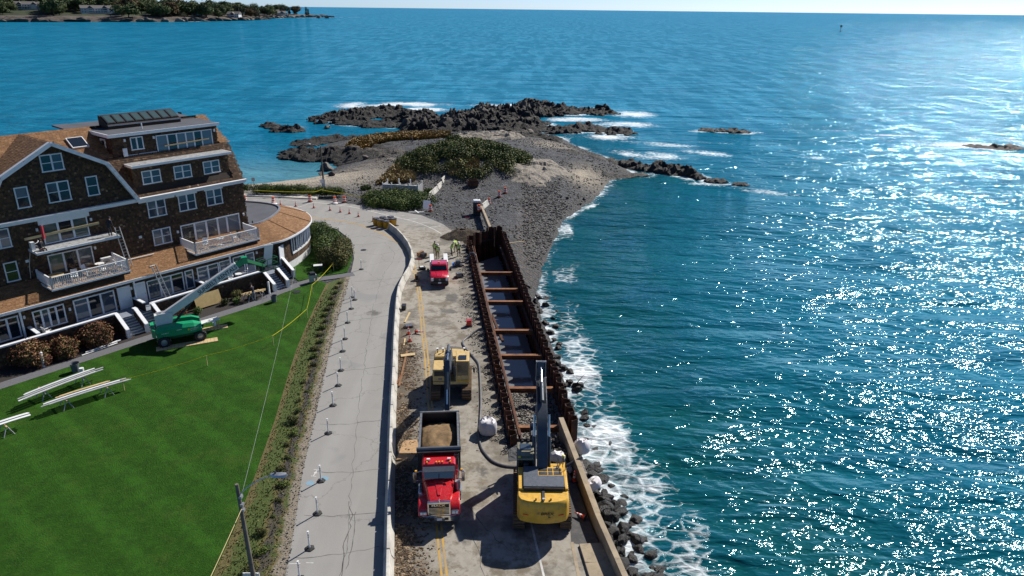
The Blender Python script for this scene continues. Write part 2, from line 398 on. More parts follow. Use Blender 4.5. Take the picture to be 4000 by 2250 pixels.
def land_z(x, y):
    x = np.asarray(x, float); y = np.asarray(y, float)
    d = sdist(x, y, WATERLINE); fl = sdist(x, y, FLAT)
    z = np.where(d > 0, SEA + 3.0 * (1 - np.exp(-np.maximum(d, 0) / 7.5)), SEA + np.maximum(d, -12) * .12)
    # grassy knoll of the point
    m = np.exp(-(((x + 9.5) / 10.5) ** 2 + ((y - 137) / 12.0) ** 2) ** 1.5); z = z + m * 3.6
    m2 = np.exp(-(((x - 3.0) / 7) ** 2 + ((y - 137) / 9) ** 2)); z = z + m2 * .7
    z = z + (fbm(x * .12, y * .12, 3) - .5) * .5 * np.clip((d - 1) / 5, 0, 1) * np.clip((-fl) / 4, 0, 1)
    z = z + (fbm(x * .9, y * .9, 8, 3) - .5) * .16 * np.clip((-fl) / 3, 0, 1)
    z = z - .9 * np.clip((y - 152) / 40, 0, 1) * np.clip((z - SEA) / 2.0, 0, 1)
    z = z - .75 * np.exp(-((y - 35) / 10.5) ** 2) * np.clip((x - 4.2) / .8, 0, 1)
    w = np.clip((fl + 1.2) / 1.6, 0, 1); w = w * w * (3 - 2 * w)
    return z * (1 - w) + (-.07) * w
def Lz(x, y): return float(land_z(np.array([x]), np.array([y]))[0])

def cdt(points, edges):
    r = delaunay_2d_cdt([Vector((p[0], p[1])) for p in points], edges, [], 0, 1e-4)
    return np.array([(v.x, v.y) for v in r[0]]), r[2]
# ---- ground sheet of the point
gx = []
for y in np.arange(14, 232, 1.0):
    st = 1.0
    xs = np.arange(-118, 34, st)
    gx += [(x + random.uniform(-.25, .25), y + random.uniform(-.25, .25)) for x in xs if not (x < -52 and (int(x) % 4 or int(y) % 4))]
gx = np.array(gx)
keep = (sdist(gx[:, 0], gx[:, 1], WATERLINE) > -14) & ~((sdist(gx[:, 0], gx[:, 1], FLAT) > 3) & ((np.floor(gx[:, 0]) % 4 != 0) | (np.floor(gx[:, 1]) % 4 != 0)))
gx = [tuple(p) for p in gx[keep]]
b = len(gx); n = len(PIT)
V2, F2 = cdt(gx + PIT, [(b + i, b + (i + 1) % n) for i in range(n)])
cen = np.array([V2[list(f)].mean(0) for f in F2])
ok = (sdist(cen[:, 0], cen[:, 1], PIT) < 0)
gz = land_z(V2[:, 0], V2[:, 1])
mb = MB(); mb.v = [(p[0], p[1], z) for p, z in zip(V2, gz)]; mb.f = [tuple(f) for f, k in zip(F2, ok) if k]; mb.m = [0] * len(mb.f)
me = mb.mesh('ground', [], smooth=False, fix=False)
me.polygons.foreach_set('use_smooth', [True] * len(me.polygons))
x, y = V2[:, 0], V2[:, 1]; wd = sdist(x, y, WATERLINE)
sand = np.maximum(np.exp(-((x + 50) / 24) ** 2 - ((y - 131) / 10.5) ** 2) * 1.7, np.exp(-((x - 15) / 4.0) ** 2 - ((y - 137.5) / 7) ** 2) * 1.4)
sand = np.maximum(sand, np.exp(-((x - 9) / 5.0) ** 2 - ((y - 171) / 7) ** 2) * .75)
sand = np.where(y > 152, np.where(x > 0, sand, 0), sand)
wrack = np.exp(-((x - (2.0 + (y - 90) * .06)) / 2.2) ** 2) * ((y > 80) & (y < 122))
brown = np.maximum(np.exp(-((x + 6.5) / 3.2) ** 2 - ((y - 93) / 4.5) ** 2) * 1.5, np.exp(-((x + 27) / 3) ** 2 - ((y - 150) / 12) ** 2) * .7)
set_attr(me, 'sand', np.clip(sand, 0, 1)); set_attr(me, 'wrack', np.clip(wrack, 0, 1)); set_attr(me, 'brown', np.clip(brown, 0, 1)); set_attr(me, 'wet', np.clip(1 - wd / 5.0, 0, 1))
t = NT('shingle_beach'); fine = t.noise(7, 5, .75); cob = t.vor(3.2, out='Color'); cobd = t.vor(3.2); big = t.noise(.35, 5, .6)
c = t.ramp(fine, [(.25, (.028, .030, .035)), (.55, (.078, .084, .095)), (.8, (.175, .182, .197))])
c = t.mix(.35, c, t.mix(.5, cob, (.5, .5, .5), 'SATURATION') if False else t.ramp(t.vor(3.2, out='Color'), [(0, (.05, .05, .055)), (1, (.32, .32, .33))]), 'MULTIPLY') if False else c
c = t.mix(t.ramp(big, [(.45, 0.0), (.7, .55)]), c, (.055, .060, .068)); m2 = t.noise(.9, 7, .78); c = t.mix(t.ramp(m2, [(.44, .75), (.56, 0.0)]), c, (.028, .028, .030)); c = t.mix(t.ramp(m2, [(.56, 0.0), (.66, .6)]), c, (.18, .185, .195)); c = t.mix(t.ramp(t.noise(.22, 6, .7), [(.55, 0.0), (.68, .4)]), c, (.115, .10, .082))
c = t.mix(t.math('MULTIPLY', t.attr('wrack'), t.ramp(t.noise(1.6, 5, .7), [(.45, 0.0), (.68, .6)])), c, (.20, .135, .075))
c = t.mix(t.math('MULTIPLY', t.attr('brown'), t.ramp(t.noise(1.1, 5, .7), [(.3, .2), (.6, .95)])), c, (.10, .066, .04))
c = t.mix(t.math('MULTIPLY', t.attr('sand'), t.ramp(t.noise(.5, 4, .6), [(.25, .35), (.55, 1.0)])), c, t.ramp(fine, [(.3, (.33, .28, .21)), (.7, (.46, .40, .31))]))
wet = t.attr('wet'); c = t.mix(t.math('MULTIPLY', wet, .75), c, (.035, .033, .031))
M['shingle_beach'] = t.done(c, t.math('SUBTRACT', .95, t.math('MULTIPLY', wet, .12)), t.bump(t.vor(3.0), .9, .18, t.bump(t.noise(1.3, 6, .7), .8, .35)))
me.materials.append(M['shingle_beach']); ground = struct(link('ground', me))

# ---- sea: one sheet, fine near the shore, running to the horizon
NX0, NX1, NY0, NY1 = -130, 160, 10, 300
xs = np.arange(NX0, NX1 + .1, 1.25); ys = np.arange(NY0, NY1 + .1, 1.25)
X, Y = np.meshgrid(xs, ys); nx, ny = len(xs), len(ys)
# rock outcrops: (centre line, half width, crest height above sea, seed, tone) used for rocks and foam alike
OUT = [
 ('rock_outcrop', [(-50, 220), (-46, 232), (-40, 234), (-33, 226), (-29, 217)], 7.5, 2.0, 'rock', 'dark jagged rock ledge at the left end of the reef, white surf behind it'),
 ('rock_outcrop', [(-47, 211), (-40, 207), (-32, 208)], 3.6, 1.0, 'rock', 'low dark broken ledge in front of the left reef ledge'),
 ('rock_outcrop', [(-24, 199), (-17, 203), (-12, 216), (-6, 232), (4, 234)], 8.0, 2.9, 'rock', 'large central hump of dark and tan rock at the tip of the point'),
 ('rock_outcrop', [(-12, 206), (-2, 207), (6, 213)], 5.5, 1.7, 'rock', 'tan and black rock slope joining the central hump to the beach'),
 ('rock_outcrop', [(5, 256), (12, 250), (18, 238), (30, 240)], 4.6, 1.8, 'rock', 'long black rock ledge at the far right end of the reef'),
 ('rock_outcrop', [(2, 205), (9, 203), (15, 202), (21, 206), (27, 201)], 4.6, 1.5, 'rock', 'black seaweed covered ledge running right from the beach tip'),
 ('rock_outcrop', [(-11, 177), (-6, 179), (-2, 180)], 4.2, 1.5, 'rock_pale', 'pale grey rounded rock hump in the middle of the gravel beach'),
 ('rock_outcrop', [(-50, 178), (-45, 185), (-39, 185)], 3.6, 1.1, 'rock', 'dark low ledge on the left shore beside the brown marsh grass'),
 ('rock_outcrop', [(-45.5, 163), (-40, 160), (-35, 159), (-31, 156)], 5.6, 1.7, 'rock', 'broad tan and grey ledge jutting into the calm cove'),
 ('rock_outcrop', [(2, 129), (5, 135), (8, 139), (7, 144)], 3.6, 1.3, 'rock_pale', 'flat grey ledge exposed on the right flank of the shrubby knoll'),
 ('rock_outcrop', [(2, 183), (6, 185), (10, 182)], 2.6, 1.8, 'rock', 'squarish dark outcrop beside the sandy hollow right of the beach'),
 ('rock_outcrop', [(22, 158), (27.5, 152)], 1.7, 1.2, 'rock_black', 'black rocks where the spit beyond the sand patch starts'),
 ('rock_outcrop', [(29, 152.5), (33, 150), (36.5, 145)], 2.2, 1.7, 'rock_black', 'long black rock bar extending from the spit into the waves'),
 ('rock_outcrop', [(39, 141), (41, 140.3)], 1.0, .7, 'rock_black', 'small black rock past the end of the long bar'),
 ('rock_outcrop', [(43, 138.6), (44.6, 138)], .9, .6, 'rock_black', 'outermost tiny black rock off the spit'),
 ('rock_outcrop', [(12, 160), (17, 160), (19, 157)], 2.0, .9, 'rock_black', 'scattered dark rocks on the gravel right of the knoll'),
 ('rock_outcrop', [(19, 143.5), (23, 144.5), (26, 146)], 1.4, .6, 'rock_black', 'low black rocks edging the sand patch'),
 ('rock_outcrop', [(54, 205), (59, 205), (63, 203)], 2.2, .9, 'rock_black', 'isolated black islet alone in open water to the right'),
 ('rock_outcrop', [(117, 184), (122, 182), (126, 184)], 2.4, .7, 'rock_black', 'black rocks awash in bright surf near the right edge'),
 ('rock_outcrop', [(-68, 204), (-65, 200)], 2.2, 1.2, 'rock_black', 'small black islet far left in the cove mouth'),
 ('rock_outcrop', [(-63, 195), (-59, 196)], 2.2, 1.3, 'rock_black', 'second black islet in the cove mouth, nearer the shore'),
 ('rock_outcrop', [(-36, 152.5), (-31, 151.5), (-28, 153)], 2.0, .8, 'rock', 'dark cobbly ledge at the foot of the tan ledge'),
 ('rock_outcrop', [(-34, 138), (-29, 141), (-25, 146)], 2.2, .8, 'rock_pale', 'low grey ledge between the cove sand and the knoll'),
]
foam = np.zeros_like(X); wdist = -sdist(X, Y, WATERLINE)
wob = (fbm(X * .11, Y * .11, 31) - .5) * 2
east = (X > -6) & (Y < 200)
rim = np.where(east, np.exp(-(np.maximum(wdist, 0) / (2.3 + 2.2 * wob.clip(-.8, 1))) ** 2) * .95, np.exp(-(np.maximum(wdist, 0) / 1.1) ** 2) * .35)
rim = rim * np.where((Y > 80) & (Y < 128) & east, .75, 1)
foam = np.maximum(foam, rim)
for nm, ln, hw, ht, mt, lb in OUT:
    d = ldist(X, Y, ln) - hw
    seaward = np.clip(wdist / 4, 0, 1)
    k = .9 if (ln[0][0] > -6 or ln[0][1] > 205) else .45
    foam = np.maximum(foam, np.exp(-(np.maximum(d, 0) / (1.7 + 1.9 * (wob + .35).clip(0, 1))) ** 2) * k * seaward)
def patch(cx, cy, rx, ry, a, rot=0):
    global foam
    u = (X - cx) * math.cos(rot) + (Y - cy) * math.sin(rot); v = -(X - cx) * math.sin(rot) + (Y - cy) * math.cos(rot)
    foam = np.maximum(foam, min(1.15, a * 1.18) * np.exp(-((u / rx) ** 2 + (v / ry) ** 2)))
for q in ((-52, 252, 12, 12, 1.2), (-35, 256, 18, 10, 1.1), (-30, 243, 12, 8, 1.0), (-21, 228, 7, 4, .7), (0, 256, 20, 7, 1.0), (18, 224, 14, 7, 1.1), (38, 238, 10, 12, 1.1), (33, 214, 13, 9, 1.05), (26, 248, 14, 7, 1.0), (-62, 204, 7, 3, .8),
          (24, 192, 12, 6, .95), (35, 183, 16, 5, .85, -.35), (30, 169, 13, 7, .95, -.5), (46, 171, 12, 5, .75, -.5), (50, 186, 16, 3, .6, -.3), (36, 139, 9, 2.2, .75, -.3), (47, 133, 10, 3.5, .72, -.5), (60, 150, 9, 3, .4, -.3), (55, 204, 10, 3.5, .85), (64, 203, 8, 3, .75),
          (70, 167, 5, 4, .75), (75, 172, 8, 2.2, .5), (120, 186, 22, 7, 1.0), (110, 200, 25, 3, .8, -.1), (128, 173, 18, 5, .85), (104, 192, 12, 2, .7), (96, 208, 18, 2, .6), (140, 190, 18, 12, .9),
          (9.5, 116, 2.5, 9, .8, -.35), (13.5, 121, 1.2, 3.5, 1, -.6), (8.2, 107, 1.6, 7, .9), (7.0, 86, 3.0, 6, .65), (8.8, 90, 2.2, 5, .55), (6.5, 74, 2.6, 9, .75), (6.8, 62, 2.6, 10, .95), (8.2, 50, 2.6, 9, .95), (9.8, 42, 2.6, 7, .92), (11.4, 36, 2.4, 7, .9), (12.2, 30, 3, 6, .85), (7.6, 55, 2.2, 6, .8), (13, 45, 1.5, 4, .45)):
    patch(*q)
shallow = np.clip(np.exp(-((X + 52) / 28) ** 2 - ((Y - 141) / 15) ** 2) * 1.15, 0, 1)
teal = np.clip(np.exp(-np.maximum(wdist, 0) / 60.0), 0, 1) * (X > -20) * np.clip((230 - Y) / 120, 0, 1) + np.exp(-np.maximum(wdist, 0) / 12.0) * .35
brk = np.clip(.72 + 1.9 * (fbm(X * .3, Y * .3, 77, 3) - .5), .3, 1.1); foam = np.where((Y < 98) & (X > -5), foam * (brk * .45 + .58), foam * np.where(Y > 130, np.clip(.35 + 1.25 * fbm(X * .16, Y * .10, 91, 4), .3, 1.05), 1.0))
vs = np.c_[X.ravel(), Y.ravel(), np.full(X.size, SEA)]
ix = (np.arange(ny - 1)[:, None] * nx + np.arange(nx - 1)[None, :]).ravel()
fs = np.c_[ix, ix + 1, ix + nx + 1, ix + nx].tolist()
B = 11500.0; c0, c1, c2, c3 = 0, nx - 1, nx * ny - 1, nx * (ny - 1); k = len(vs)
vs = np.r_[vs, [(-B, -400, SEA), (B, -400, SEA), (B, B, SEA), (-B, B, SEA)]]
fs += [[k, k + 1, c1, c0], [k + 1, k + 2, c2, c1], [k + 2, k + 3, c3, c2], [k + 3, k, c0, c3]]
me = bpy.data.meshes.new('sea'); me.from_pydata(vs.tolist(), [], fs)
z4_ = np.zeros(4)
set_attr(me, 'foam', np.r_[np.clip(foam, 0, 1.15).ravel(), z4_]); set_attr(me, 'shallow', np.r_[shallow.ravel(), z4_]); set_attr(me, 'teal', np.r_[np.clip(teal, 0, 1).ravel(), z4_])
t = NT('sea_water'); ob = t.obj()
w1 = t.noise(1.0, 2, .5, t.map((.045, .11, .1), (0, 0, RAD(14))), .5); w2 = t.noise(1.0, 2, .5, t.map((.24, .56, .5), (0, 0, RAD(9))), .5); w3 = t.noise(1.0, 2, .5, t.map((.95, 2.1, 1), (0, 0, RAD(16))), .3)
w0 = t.noise(1.0, 2, .5, t.map((.011, .034, .1), (0, 0, RAD(12))), .4)
hgt = t.math('ADD', t.math('ADD', t.math('ADD', t.math('MULTIPLY', w1, 2.0), t.math('MULTIPLY', w0, 3.5)), t.math('MULTIPLY', w2, .68)), t.math('MULTIPLY', w3, .19))
nb = t.bump(hgt, 1.0, 1.0)
big = t.noise(.012, 4, .6); med = t.noise(1.0, 4, .6, t.map((.05, .14, .1), (0, 0, RAD(16))))
c = t.ramp(big, [(.35, (.006, .21, .35)), (.65, (.012, .27, .43))])
c = t.mix(t.attr('teal'), c, (.004, .078, .085)); c = t.mix(t.ramp(t.math('ADD', t.math('MULTIPLY', w2, .6), t.math('MULTIPLY', w3, .4)), [(.38, .0), (.62, .45)]), c, (.002, .055, .10)); c = t.mix(t.ramp(med, [(.45, 0.0), (.7, .38)]), c, (.003, .06, .11))
str2 = t.noise(1.0, 4, .6, t.map((.16, .03, .1), (0, 0, RAD(4)))); c = t.mix(t.math('MULTIPLY', t.ramp(str2, [(.45, 0.0), (.55, .62)]), t.math('SUBTRACT', 1.0, t.attr('teal'))), c, (.002, .115, .21)); chop_shade = t.ramp(str2, [(.42, 1.0), (.58, .62)]); c = t.mix(t.math('MULTIPLY', t.attr('shallow'), .85), c, (.10, .26, .31))  # shading of far wave facets painted as darker streaks, dimming reflection too
fm = t.attr('foam'); streak = t.noise(1.0, 6, .72, t.map((.42, .8, .5), (0, 0, RAD(-20))), 1.2); lace = t.vor(1.0, 'DISTANCE_TO_EDGE', vec=t.map((.75, 1.1, 1), (0, 0, .3)))
nz = t.math('ADD', t.math('MULTIPLY', streak, .85), t.math('MULTIPLY', t.ramp(lace, [(0, .3), (.16, 0.0)]), .6))
mask = t.ramp(t.math('ADD', nz, t.math('SUBTRACT', t.math('MULTIPLY', fm, .88), 1.0)), [(.07, 0.0), (.42, .95)])
cap = t.ramp(t.noise(1.0, 5, .7, t.map((.10, .35, .3), (0, 0, RAD(10)))), [(.80, 0.0), (.86, .5)])
mask = t.math('MAXIMUM', mask, t.math('MULTIPLY', cap, 0.25))
c = t.mix(mask, c, (.80, .84, .86))
nb2 = t.bump(t.math('MULTIPLY', t.math('MULTIPLY', mask, streak), .8), .6, .3, nb)
df = t.node('ShaderNodeBsdfDiffuse'); gl = t.node('ShaderNodeBsdfGlossy'); fr = t.node('ShaderNodeFresnel'); mx = t.node('ShaderNodeMixShader')
fr.inputs['IOR'].default_value = 1.333; t.l.new(nb2, fr.inputs['Normal']); t.l.new(nb2, df.inputs['Normal']); t.l.new(nb2, gl.inputs['Normal'])
t.put(c, df.inputs['Color']); gl.inputs['Color'].default_value = (.55, .87, 1, 1); t.put(t.math('ADD', .085, t.math('MULTIPLY', mask, .6)), gl.inputs['Roughness'])
t.put(t.math('MULTIPLY', t.math('MULTIPLY', t.math('MINIMUM', fr.outputs[0], .40), chop_shade), t.math('SUBTRACT', 1.0, t.math('MULTIPLY', mask, .8))), mx.inputs[0]); t.l.new(df.outputs[0], mx.inputs[1]); t.l.new(gl.outputs[0], mx.inputs[2])
t.l.new(mx.outputs[0], t.n['Material Output'].inputs['Surface']); t.n.remove(t.p); M['sea_water'] = t.m
me.materials.append(M['sea_water']); sea = struct(link('sea', me))

# ---- rock outcrops as heightfields with broken strata
def outcrop(name, line, hw, ht, mat, label, seed):
    P = np.array(line, float); x0, y0 = P.min(0) - hw * 1.5; x1, y1 = P.max(0) + hw * 1.5
    st = .36 if hw < 3 else .46
    gx_, gy_ = np.meshgrid(np.arange(x0, x1, st), np.arange(y0, y1, st)); rng = np.random.RandomState(seed)
    gx_ = gx_ + rng.uniform(-.16, .16, gx_.shape); gy_ = gy_ + rng.uniform(-.16, .16, gx_.shape)
    d = ldist(gx_, gy_, line); d = d + (fbm(gx_ * .22, gy_ * .22, seed) - .5) * hw * 1.7 + (fbm(gx_ * .6, gy_ * .6, seed + 2) - .5) * hw * .9
    prof = np.clip(1 - d / (hw * 1.12), -.5, 1); prof = np.where(prof > 0, prof ** .62, prof)
    a = .6 + .3 * rng.rand(); u = gx_ * math.cos(a) + gy_ * math.sin(a); v = -gx_ * math.sin(a) + gy_ * math.cos(a)
    _, _, id1 = worley(u * .24, v * .55, seed); _, _, id2 = worley(u * .5, v * 1.1, seed + 3); _, _, id3 = worley(u * .9, v * 1.7, seed + 5); rid = np.abs(fbm(u * .35, v * .8, seed + 7, 4) - .5) * 2
    base = land_z(gx_, gy_); base = np.maximum(base, SEA - .6)
    top = SEA + ht * prof
    z = np.where(prof > 0, top + prof.clip(0, 1) * ht * ((id1 - .55) * .8 + (id2 - .5) * .55 + (id3 - .5) * .3 - rid * .4), SEA - 2)
    z = np.maximum(z, np.where(prof > 0, SEA - .5, SEA - 3)); hump = np.where(base > SEA + .5, base + prof * ht * (.25 + .6 * id1 + .3 * id2 - .35 * rid) - .12, z)
    z = np.maximum(z, hump) if base.max() > SEA + .5 else z
    n1, n2 = gx_.shape; ok = (prof > -.25)
    idx = np.arange(n1 * n2).reshape(n1, n2); q = ok[:-1, :-1] & ok[1:, :-1] & ok[:-1, 1:] & ok[1:, 1:]
    fs = np.c_[idx[:-1, :-1][q], idx[:-1, 1:][q], idx[1:, 1:][q], idx[1:, :-1][q]]
    used, inv = np.unique(fs, return_inverse=True); vs_ = np.c_[gx_.ravel(), gy_.ravel(), z.ravel()][used]
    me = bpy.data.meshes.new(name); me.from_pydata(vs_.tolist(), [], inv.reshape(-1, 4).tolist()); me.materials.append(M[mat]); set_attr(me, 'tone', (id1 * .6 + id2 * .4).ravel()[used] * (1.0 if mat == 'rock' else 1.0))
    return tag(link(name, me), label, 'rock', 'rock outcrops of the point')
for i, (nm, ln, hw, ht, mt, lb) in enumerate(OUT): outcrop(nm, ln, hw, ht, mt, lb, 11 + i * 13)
# single boulders
def boulder_mesh(name, seed, mat, sub=2, rough=.28):
    rng = np.random.RandomState(seed); pts = []
    for k in range(16):
        v = rng.normal(size=3); v /= np.linalg.norm(v); pts.append(Vector(v * rng.uniform(.82, 1.05)))
    bm = bmesh.new()
    for p in pts: bm.verts.new(p)
    bmesh.ops.convex_hull(bm, input=bm.verts)
    for v_ in [v_ for v_ in bm.verts if not v_.link_faces]: bm.verts.remove(v_)
    bmesh.ops.bevel(bm, geom=list(bm.edges), offset=.07, segments=1, affect='EDGES')
    bmesh.ops.triangulate(bm, faces=bm.faces); bmesh.ops.subdivide_edges(bm, edges=bm.edges, cuts=1, use_grid_fill=True)
    for v_ in bm.verts: v_.co *= 1 + rough * .35 * (mnoise.noise(v_.co * 2.3 + Vector((seed, 0, 0))))
    me = bpy.data.meshes.new(name); bm.to_mesh(me); bm.free(); me.materials.append(M[mat]); return me
BW = [boulder_mesh('boulder', 100 + i, 'rock_wet') for i in range(8)]; BP = [boulder_mesh('boulder', 200 + i, 'rock_pale') for i in range(5)]
RIP = [(3.0, 78.4), (3.8, 78.3), (5.1, 78.6), (2.7, 76.9), (3.8, 76.2), (5.0, 74.8), (5.2, 73.5), (4.5, 72.6), (5.6, 72.2), (3.7, 71.1), (3.4, 71.5), (4.7, 70.3), (4.1, 68.8), (4.4, 66.9), (4.9, 66.0), (4.7, 65.2), (4.5, 63.1), (4.4, 61.9), (4.9, 60.8), (5.5, 60.2), (4.5, 59.2), (5.3, 57.8), (6.0, 57.6), (5.9, 56.8), (6.2, 52.8), (6.1, 52.0), (6.8, 50.9), (8.0, 48.3),
       (5.4, 44.6), (6.1, 44.1), (6.6, 43.5), (7.2, 43.0), (5.7, 41.9), (6.5, 41.2), (7.1, 41.3), (8.0, 41.8), (8.5, 41.5), (6.4, 40.0), (7.5, 40.2), (8.1, 39.0), (6.3, 38.5), (6.3, 37.0), (6.9, 36.7), (8.6, 37.4), (7.3, 37.7), (7.6, 35.7), (7.0, 35.0), (8.7, 34.9), (9.4, 34.9), (7.5, 34.4), (6.8, 33.6), (8.9, 34.0), (8.0, 33.4)]
rng = random.Random(5)
def put_boulder(x, y, r, pale, label, group, sink=.25):
    o = link('boulder', rng.choice(BP if pale else BW)); o.scale = (r * rng.uniform(.9, 1.35), r * rng.uniform(.8, 1.15), r * rng.uniform(.65, .95))
    o.rotation_euler = (rng.uniform(-.5, .5), rng.uniform(-.5, .5), rng.uniform(0, 6.28)); o.location = (x, y, max(Lz(x, y), SEA - .35) + r * (.5 - sink)); return tag(o, label, 'boulder', group)
for i, (x, y) in enumerate(RIP):
    near = y < 46
    put_boulder(x, y, rng.uniform(.34, .62) if near else rng.uniform(.34, .62), near and rng.random() < .45, 'angular boulder of the riprap at the foot of the concrete seawall' if near else 'wet black boulder in white water beside the rusty sheet pile wall', 'riprap below the seawall' if near else 'boulders along the sheet pile wall')
for i in range(90):
    y = rng.uniform(27, 45.5); wx = 5.05 + (45.0 - y) * .148; x = wx + .55 + abs(rng.gauss(0, .95))
    put_boulder(x, y, rng.choice((.18, .25, .34, .45, .62)) * rng.uniform(.85, 1.2), rng.random() < .5, 'angular boulder of the riprap at the foot of the concrete seawall', 'riprap below the seawall', .2)
for x, y, r, lb in ((-38.3, 147.6, 1.5, 'large flat-topped tan boulder standing in the shallow cove'), (-51.4, 201.1, 1.2, 'lone black boulder in the cove left of the marsh grass'), (-30.9, 150.3, .9, 'dark boulder at the top of the cove sand'), (-36.5, 136.5, .8, 'dark rock at the back of the sand below the bushes'), (-33.8, 133.5, .8, 'second dark rock on the sand below the bushes'), (3.8, 184.5, 1.6, 'big square dark boulder beside the sandy hollow')):
    put_boulder(x, y, r, r == 1.5, lb, None, .1)
for i in range(70):
    x = rng.uniform(2, 14); y = rng.uniform(94, 136)
    if sdist(np.array([x]), np.array([y]), WATERLINE)[0] > .3: put_boulder(x, y, rng.uniform(.12, .36), rng.random() < .5, 'small stone scattered on the gravel beach right of the site', 'stones on the gravel beach', .2)

# ---- road
BARRIER = [(-16.86, 95.48), (-15.15, 92.24), (-13.73, 88.75), (-12.89, 86.27), (-12.3, 84.0), (-11.9, 81.5), (-11.75, 78.5), (-11.92, 76.0), (-12.05, 73.5), (-11.98, 71.0), (-11.7, 68.4), (-11.19, 64.4), (-10.62, 59.9), (-9.85, 54.5), (-9.29, 50.34), (-8.8, 46.7), (-8.2, 42.5), (-7.4, 37.0), (-6.91, 33.75), (-6.31, 29.73), (-5.6, 25.0)]
LEFT = [(-10.6, 20), (-11.94, 30.5), (-12.49, 33.92), (-13.62, 40.09), (-14.41, 45.96), (-15.26, 52.0), (-16.07, 57.8), (-16.97, 64.8), (-17.65, 71.1), (-18.35, 77.2), (-19.1, 82.7), (-21.0, 90.0), (-24.0, 95.0), (-29, 98.6), (-37, 101), (-55, 103)]
ROAD = LEFT + [(-55, 112.4), (-43, 112.3), (-37.2, 111.9), (-33.2, 111.2), (-28.6, 110.2), (-23.8, 108.0), (-18.45, 105.2), (-13.4, 102.5), (-9.8, 98.0), (-7.9, 94.0), (-6.6, 90.5), (-6.0, 88.2), (-5.98, 87.5), (-.22, 43.2), (-.1, 41.2), (1.2, 41.4), (3.5, 42.0), (4.1, 39.0), (4.95, 34.2), (5.5, 31), (7.2, 20)]
def sheet(name, poly, z, mat, skirt=.35, step=1.0, attrs=None, jit=0.0):
    P = np.array(poly); pts = []
    for a, b_ in zip(poly, poly[1:] + poly[:1]):
        L = math.dist(a, b_); k = max(1, int(L / step)); pts += [(a[0] + (b_[0] - a[0]) * i / k, a[1] + (b_[1] - a[1]) * i / k) for i in range(k)]
    nb_ = len(pts)
    if jit: pts = [(p[0] + (fbm(np.array([p[0] * .9]), np.array([p[1] * .9]), 4)[0] - .5) * jit, p[1]) for p in pts]
    inner = [(x, y) for x in np.arange(P[:, 0].min(), P[:, 0].max(), step) for y in np.arange(P[:, 1].min(), P[:, 1].max(), step)]
    ia = np.array(inner); inner = [tuple(p) for p in ia[sdist(ia[:, 0], ia[:, 1], pts) > step * .4]]
    V, F = cdt(pts + inner, [(i, (i + 1) % nb_) for i in range(nb_)])
    cen = np.array([V[list(f)].mean(0) for f in F]); ins = sdist(cen[:, 0], cen[:, 1], pts) > 0
    mb = MB(); mb.v = [(p[0], p[1], z) for p in V]; mb.f = [tuple(f) for f, k in zip(F, ins) if k]
    k0 = len(mb.v); mb.v += [(p[0], p[1], z - skirt) for p in pts]
    # boundary verts keep their input order at the start of the CDT output
    mb.f += [(i, (i + 1) % nb_, k0 + (i + 1) % nb_, k0 + i) for i in range(nb_)]
    mb.m = [0] * len(mb.f); me = mb.mesh(name, mat)
    vv = np.array(mb.v)
    for nm, fn in (attrs or {}).items(): set_attr(me, nm, fn(vv[:, 0], vv[:, 1]))
    return link(name, me)
bl = np.array(BARRIER)[::-1]
def side_dirt(x, y):
    bx = np.interp(y, bl[:, 1], bl[:, 0]); d = x - bx; s = np.clip((d + .2) / .6, 0, 1)
    return np.where(y > 84, np.clip((d + .2) / 1.0, 0, 1) * np.clip((101 - y) / 8, 0, 1), s)
def chips(x, y):
    bx = np.interp(y, bl[:, 1], bl[:, 0]); d = x - bx
    return np.where(d > 0, np.exp(-(np.maximum(d - .3, 0) / (1.7 + .5 * np.sin(y * .5))) ** 2), 0) * (y < 64)
def pitside(x, y):
    px = np.interp(y, [41, 88.3], [.1, -5.75]); return np.clip(np.exp(-((px - x) / 1.5) ** 2), 0, 1) * (y > 40) * (x < px + 1)
def stains(x, y):
    s = np.zeros_like(x)
    for cx, cy, rx, ry, a in ((-6.3, 70.6, .8, 1.7, 1), (-6.3, 66.8, 1.3, .8, .9), (-9.7, 62.6, .9, 1.6, .9), (-13.7, 66.2, 1.0, 1.0, .8), (-17.7, 81.5, .6, 1.0, .7), (-5.0, 58.5, 1.2, .7, .8), (-1.9, 40.0, 1.0, .7, .8), (-1.5, 38.4, .8, .5, .8), (-9.6, 76.8, .5, 1.2, .6), (-5.4, 46.5, .7, 1.5, .6), (-2.4, 33.0, .8, .5, .8), (-7.4, 88.2, 1.6, .7, .6), (-9.0, 90.6, .8, .5, .7)): s = np.maximum(s, a * np.exp(-(((x - cx) / rx) ** 2 + ((y - cy) / ry) ** 2)))
    return s
t = NT('asphalt'); fine = t.noise(22, 4, .7); mid = t.noise(.55, 5, .6); dirt = t.attr('dirt')
c = t.ramp(fine, [(.25, (.215, .207, .192)), (.75, (.34, .33, .308))]); c = t.mix(t.ramp(mid, [(.35, 0.0), (.7, .5)]), c, (.24, .235, .225))
trk = t.noise(1.0, 3, .5, t.map((.75, .06, 1), (0, 0, RAD(-10)))); c = t.mix(t.ramp(trk, [(.45, 0.0), (.65, .35)]), c, (.34, .335, .32))
pat = t.ramp(t.noise(.16, 3, .5), [(.60, 0.0), (.64, .5)]); c = t.mix(pat, c, (.20, .20, .205))
d1 = t.ramp(t.noise(.5, 7, .68), [(.34, (.245, .22, .178)), (.50, (.335, .308, .26)), (.62, (.165, .138, .10))])
d1 = t.mix(t.ramp(t.noise(1.4, 6, .7), [(.52, 0.0), (.66, .85)]), d1, (.14, .11, .075)); d1 = t.mix(t.ramp(t.noise(.27, 4, .6), [(.53, 0.0), (.62, .75)]), d1, (.12, .108, .09))
c = t.mix(dirt, c, d1)
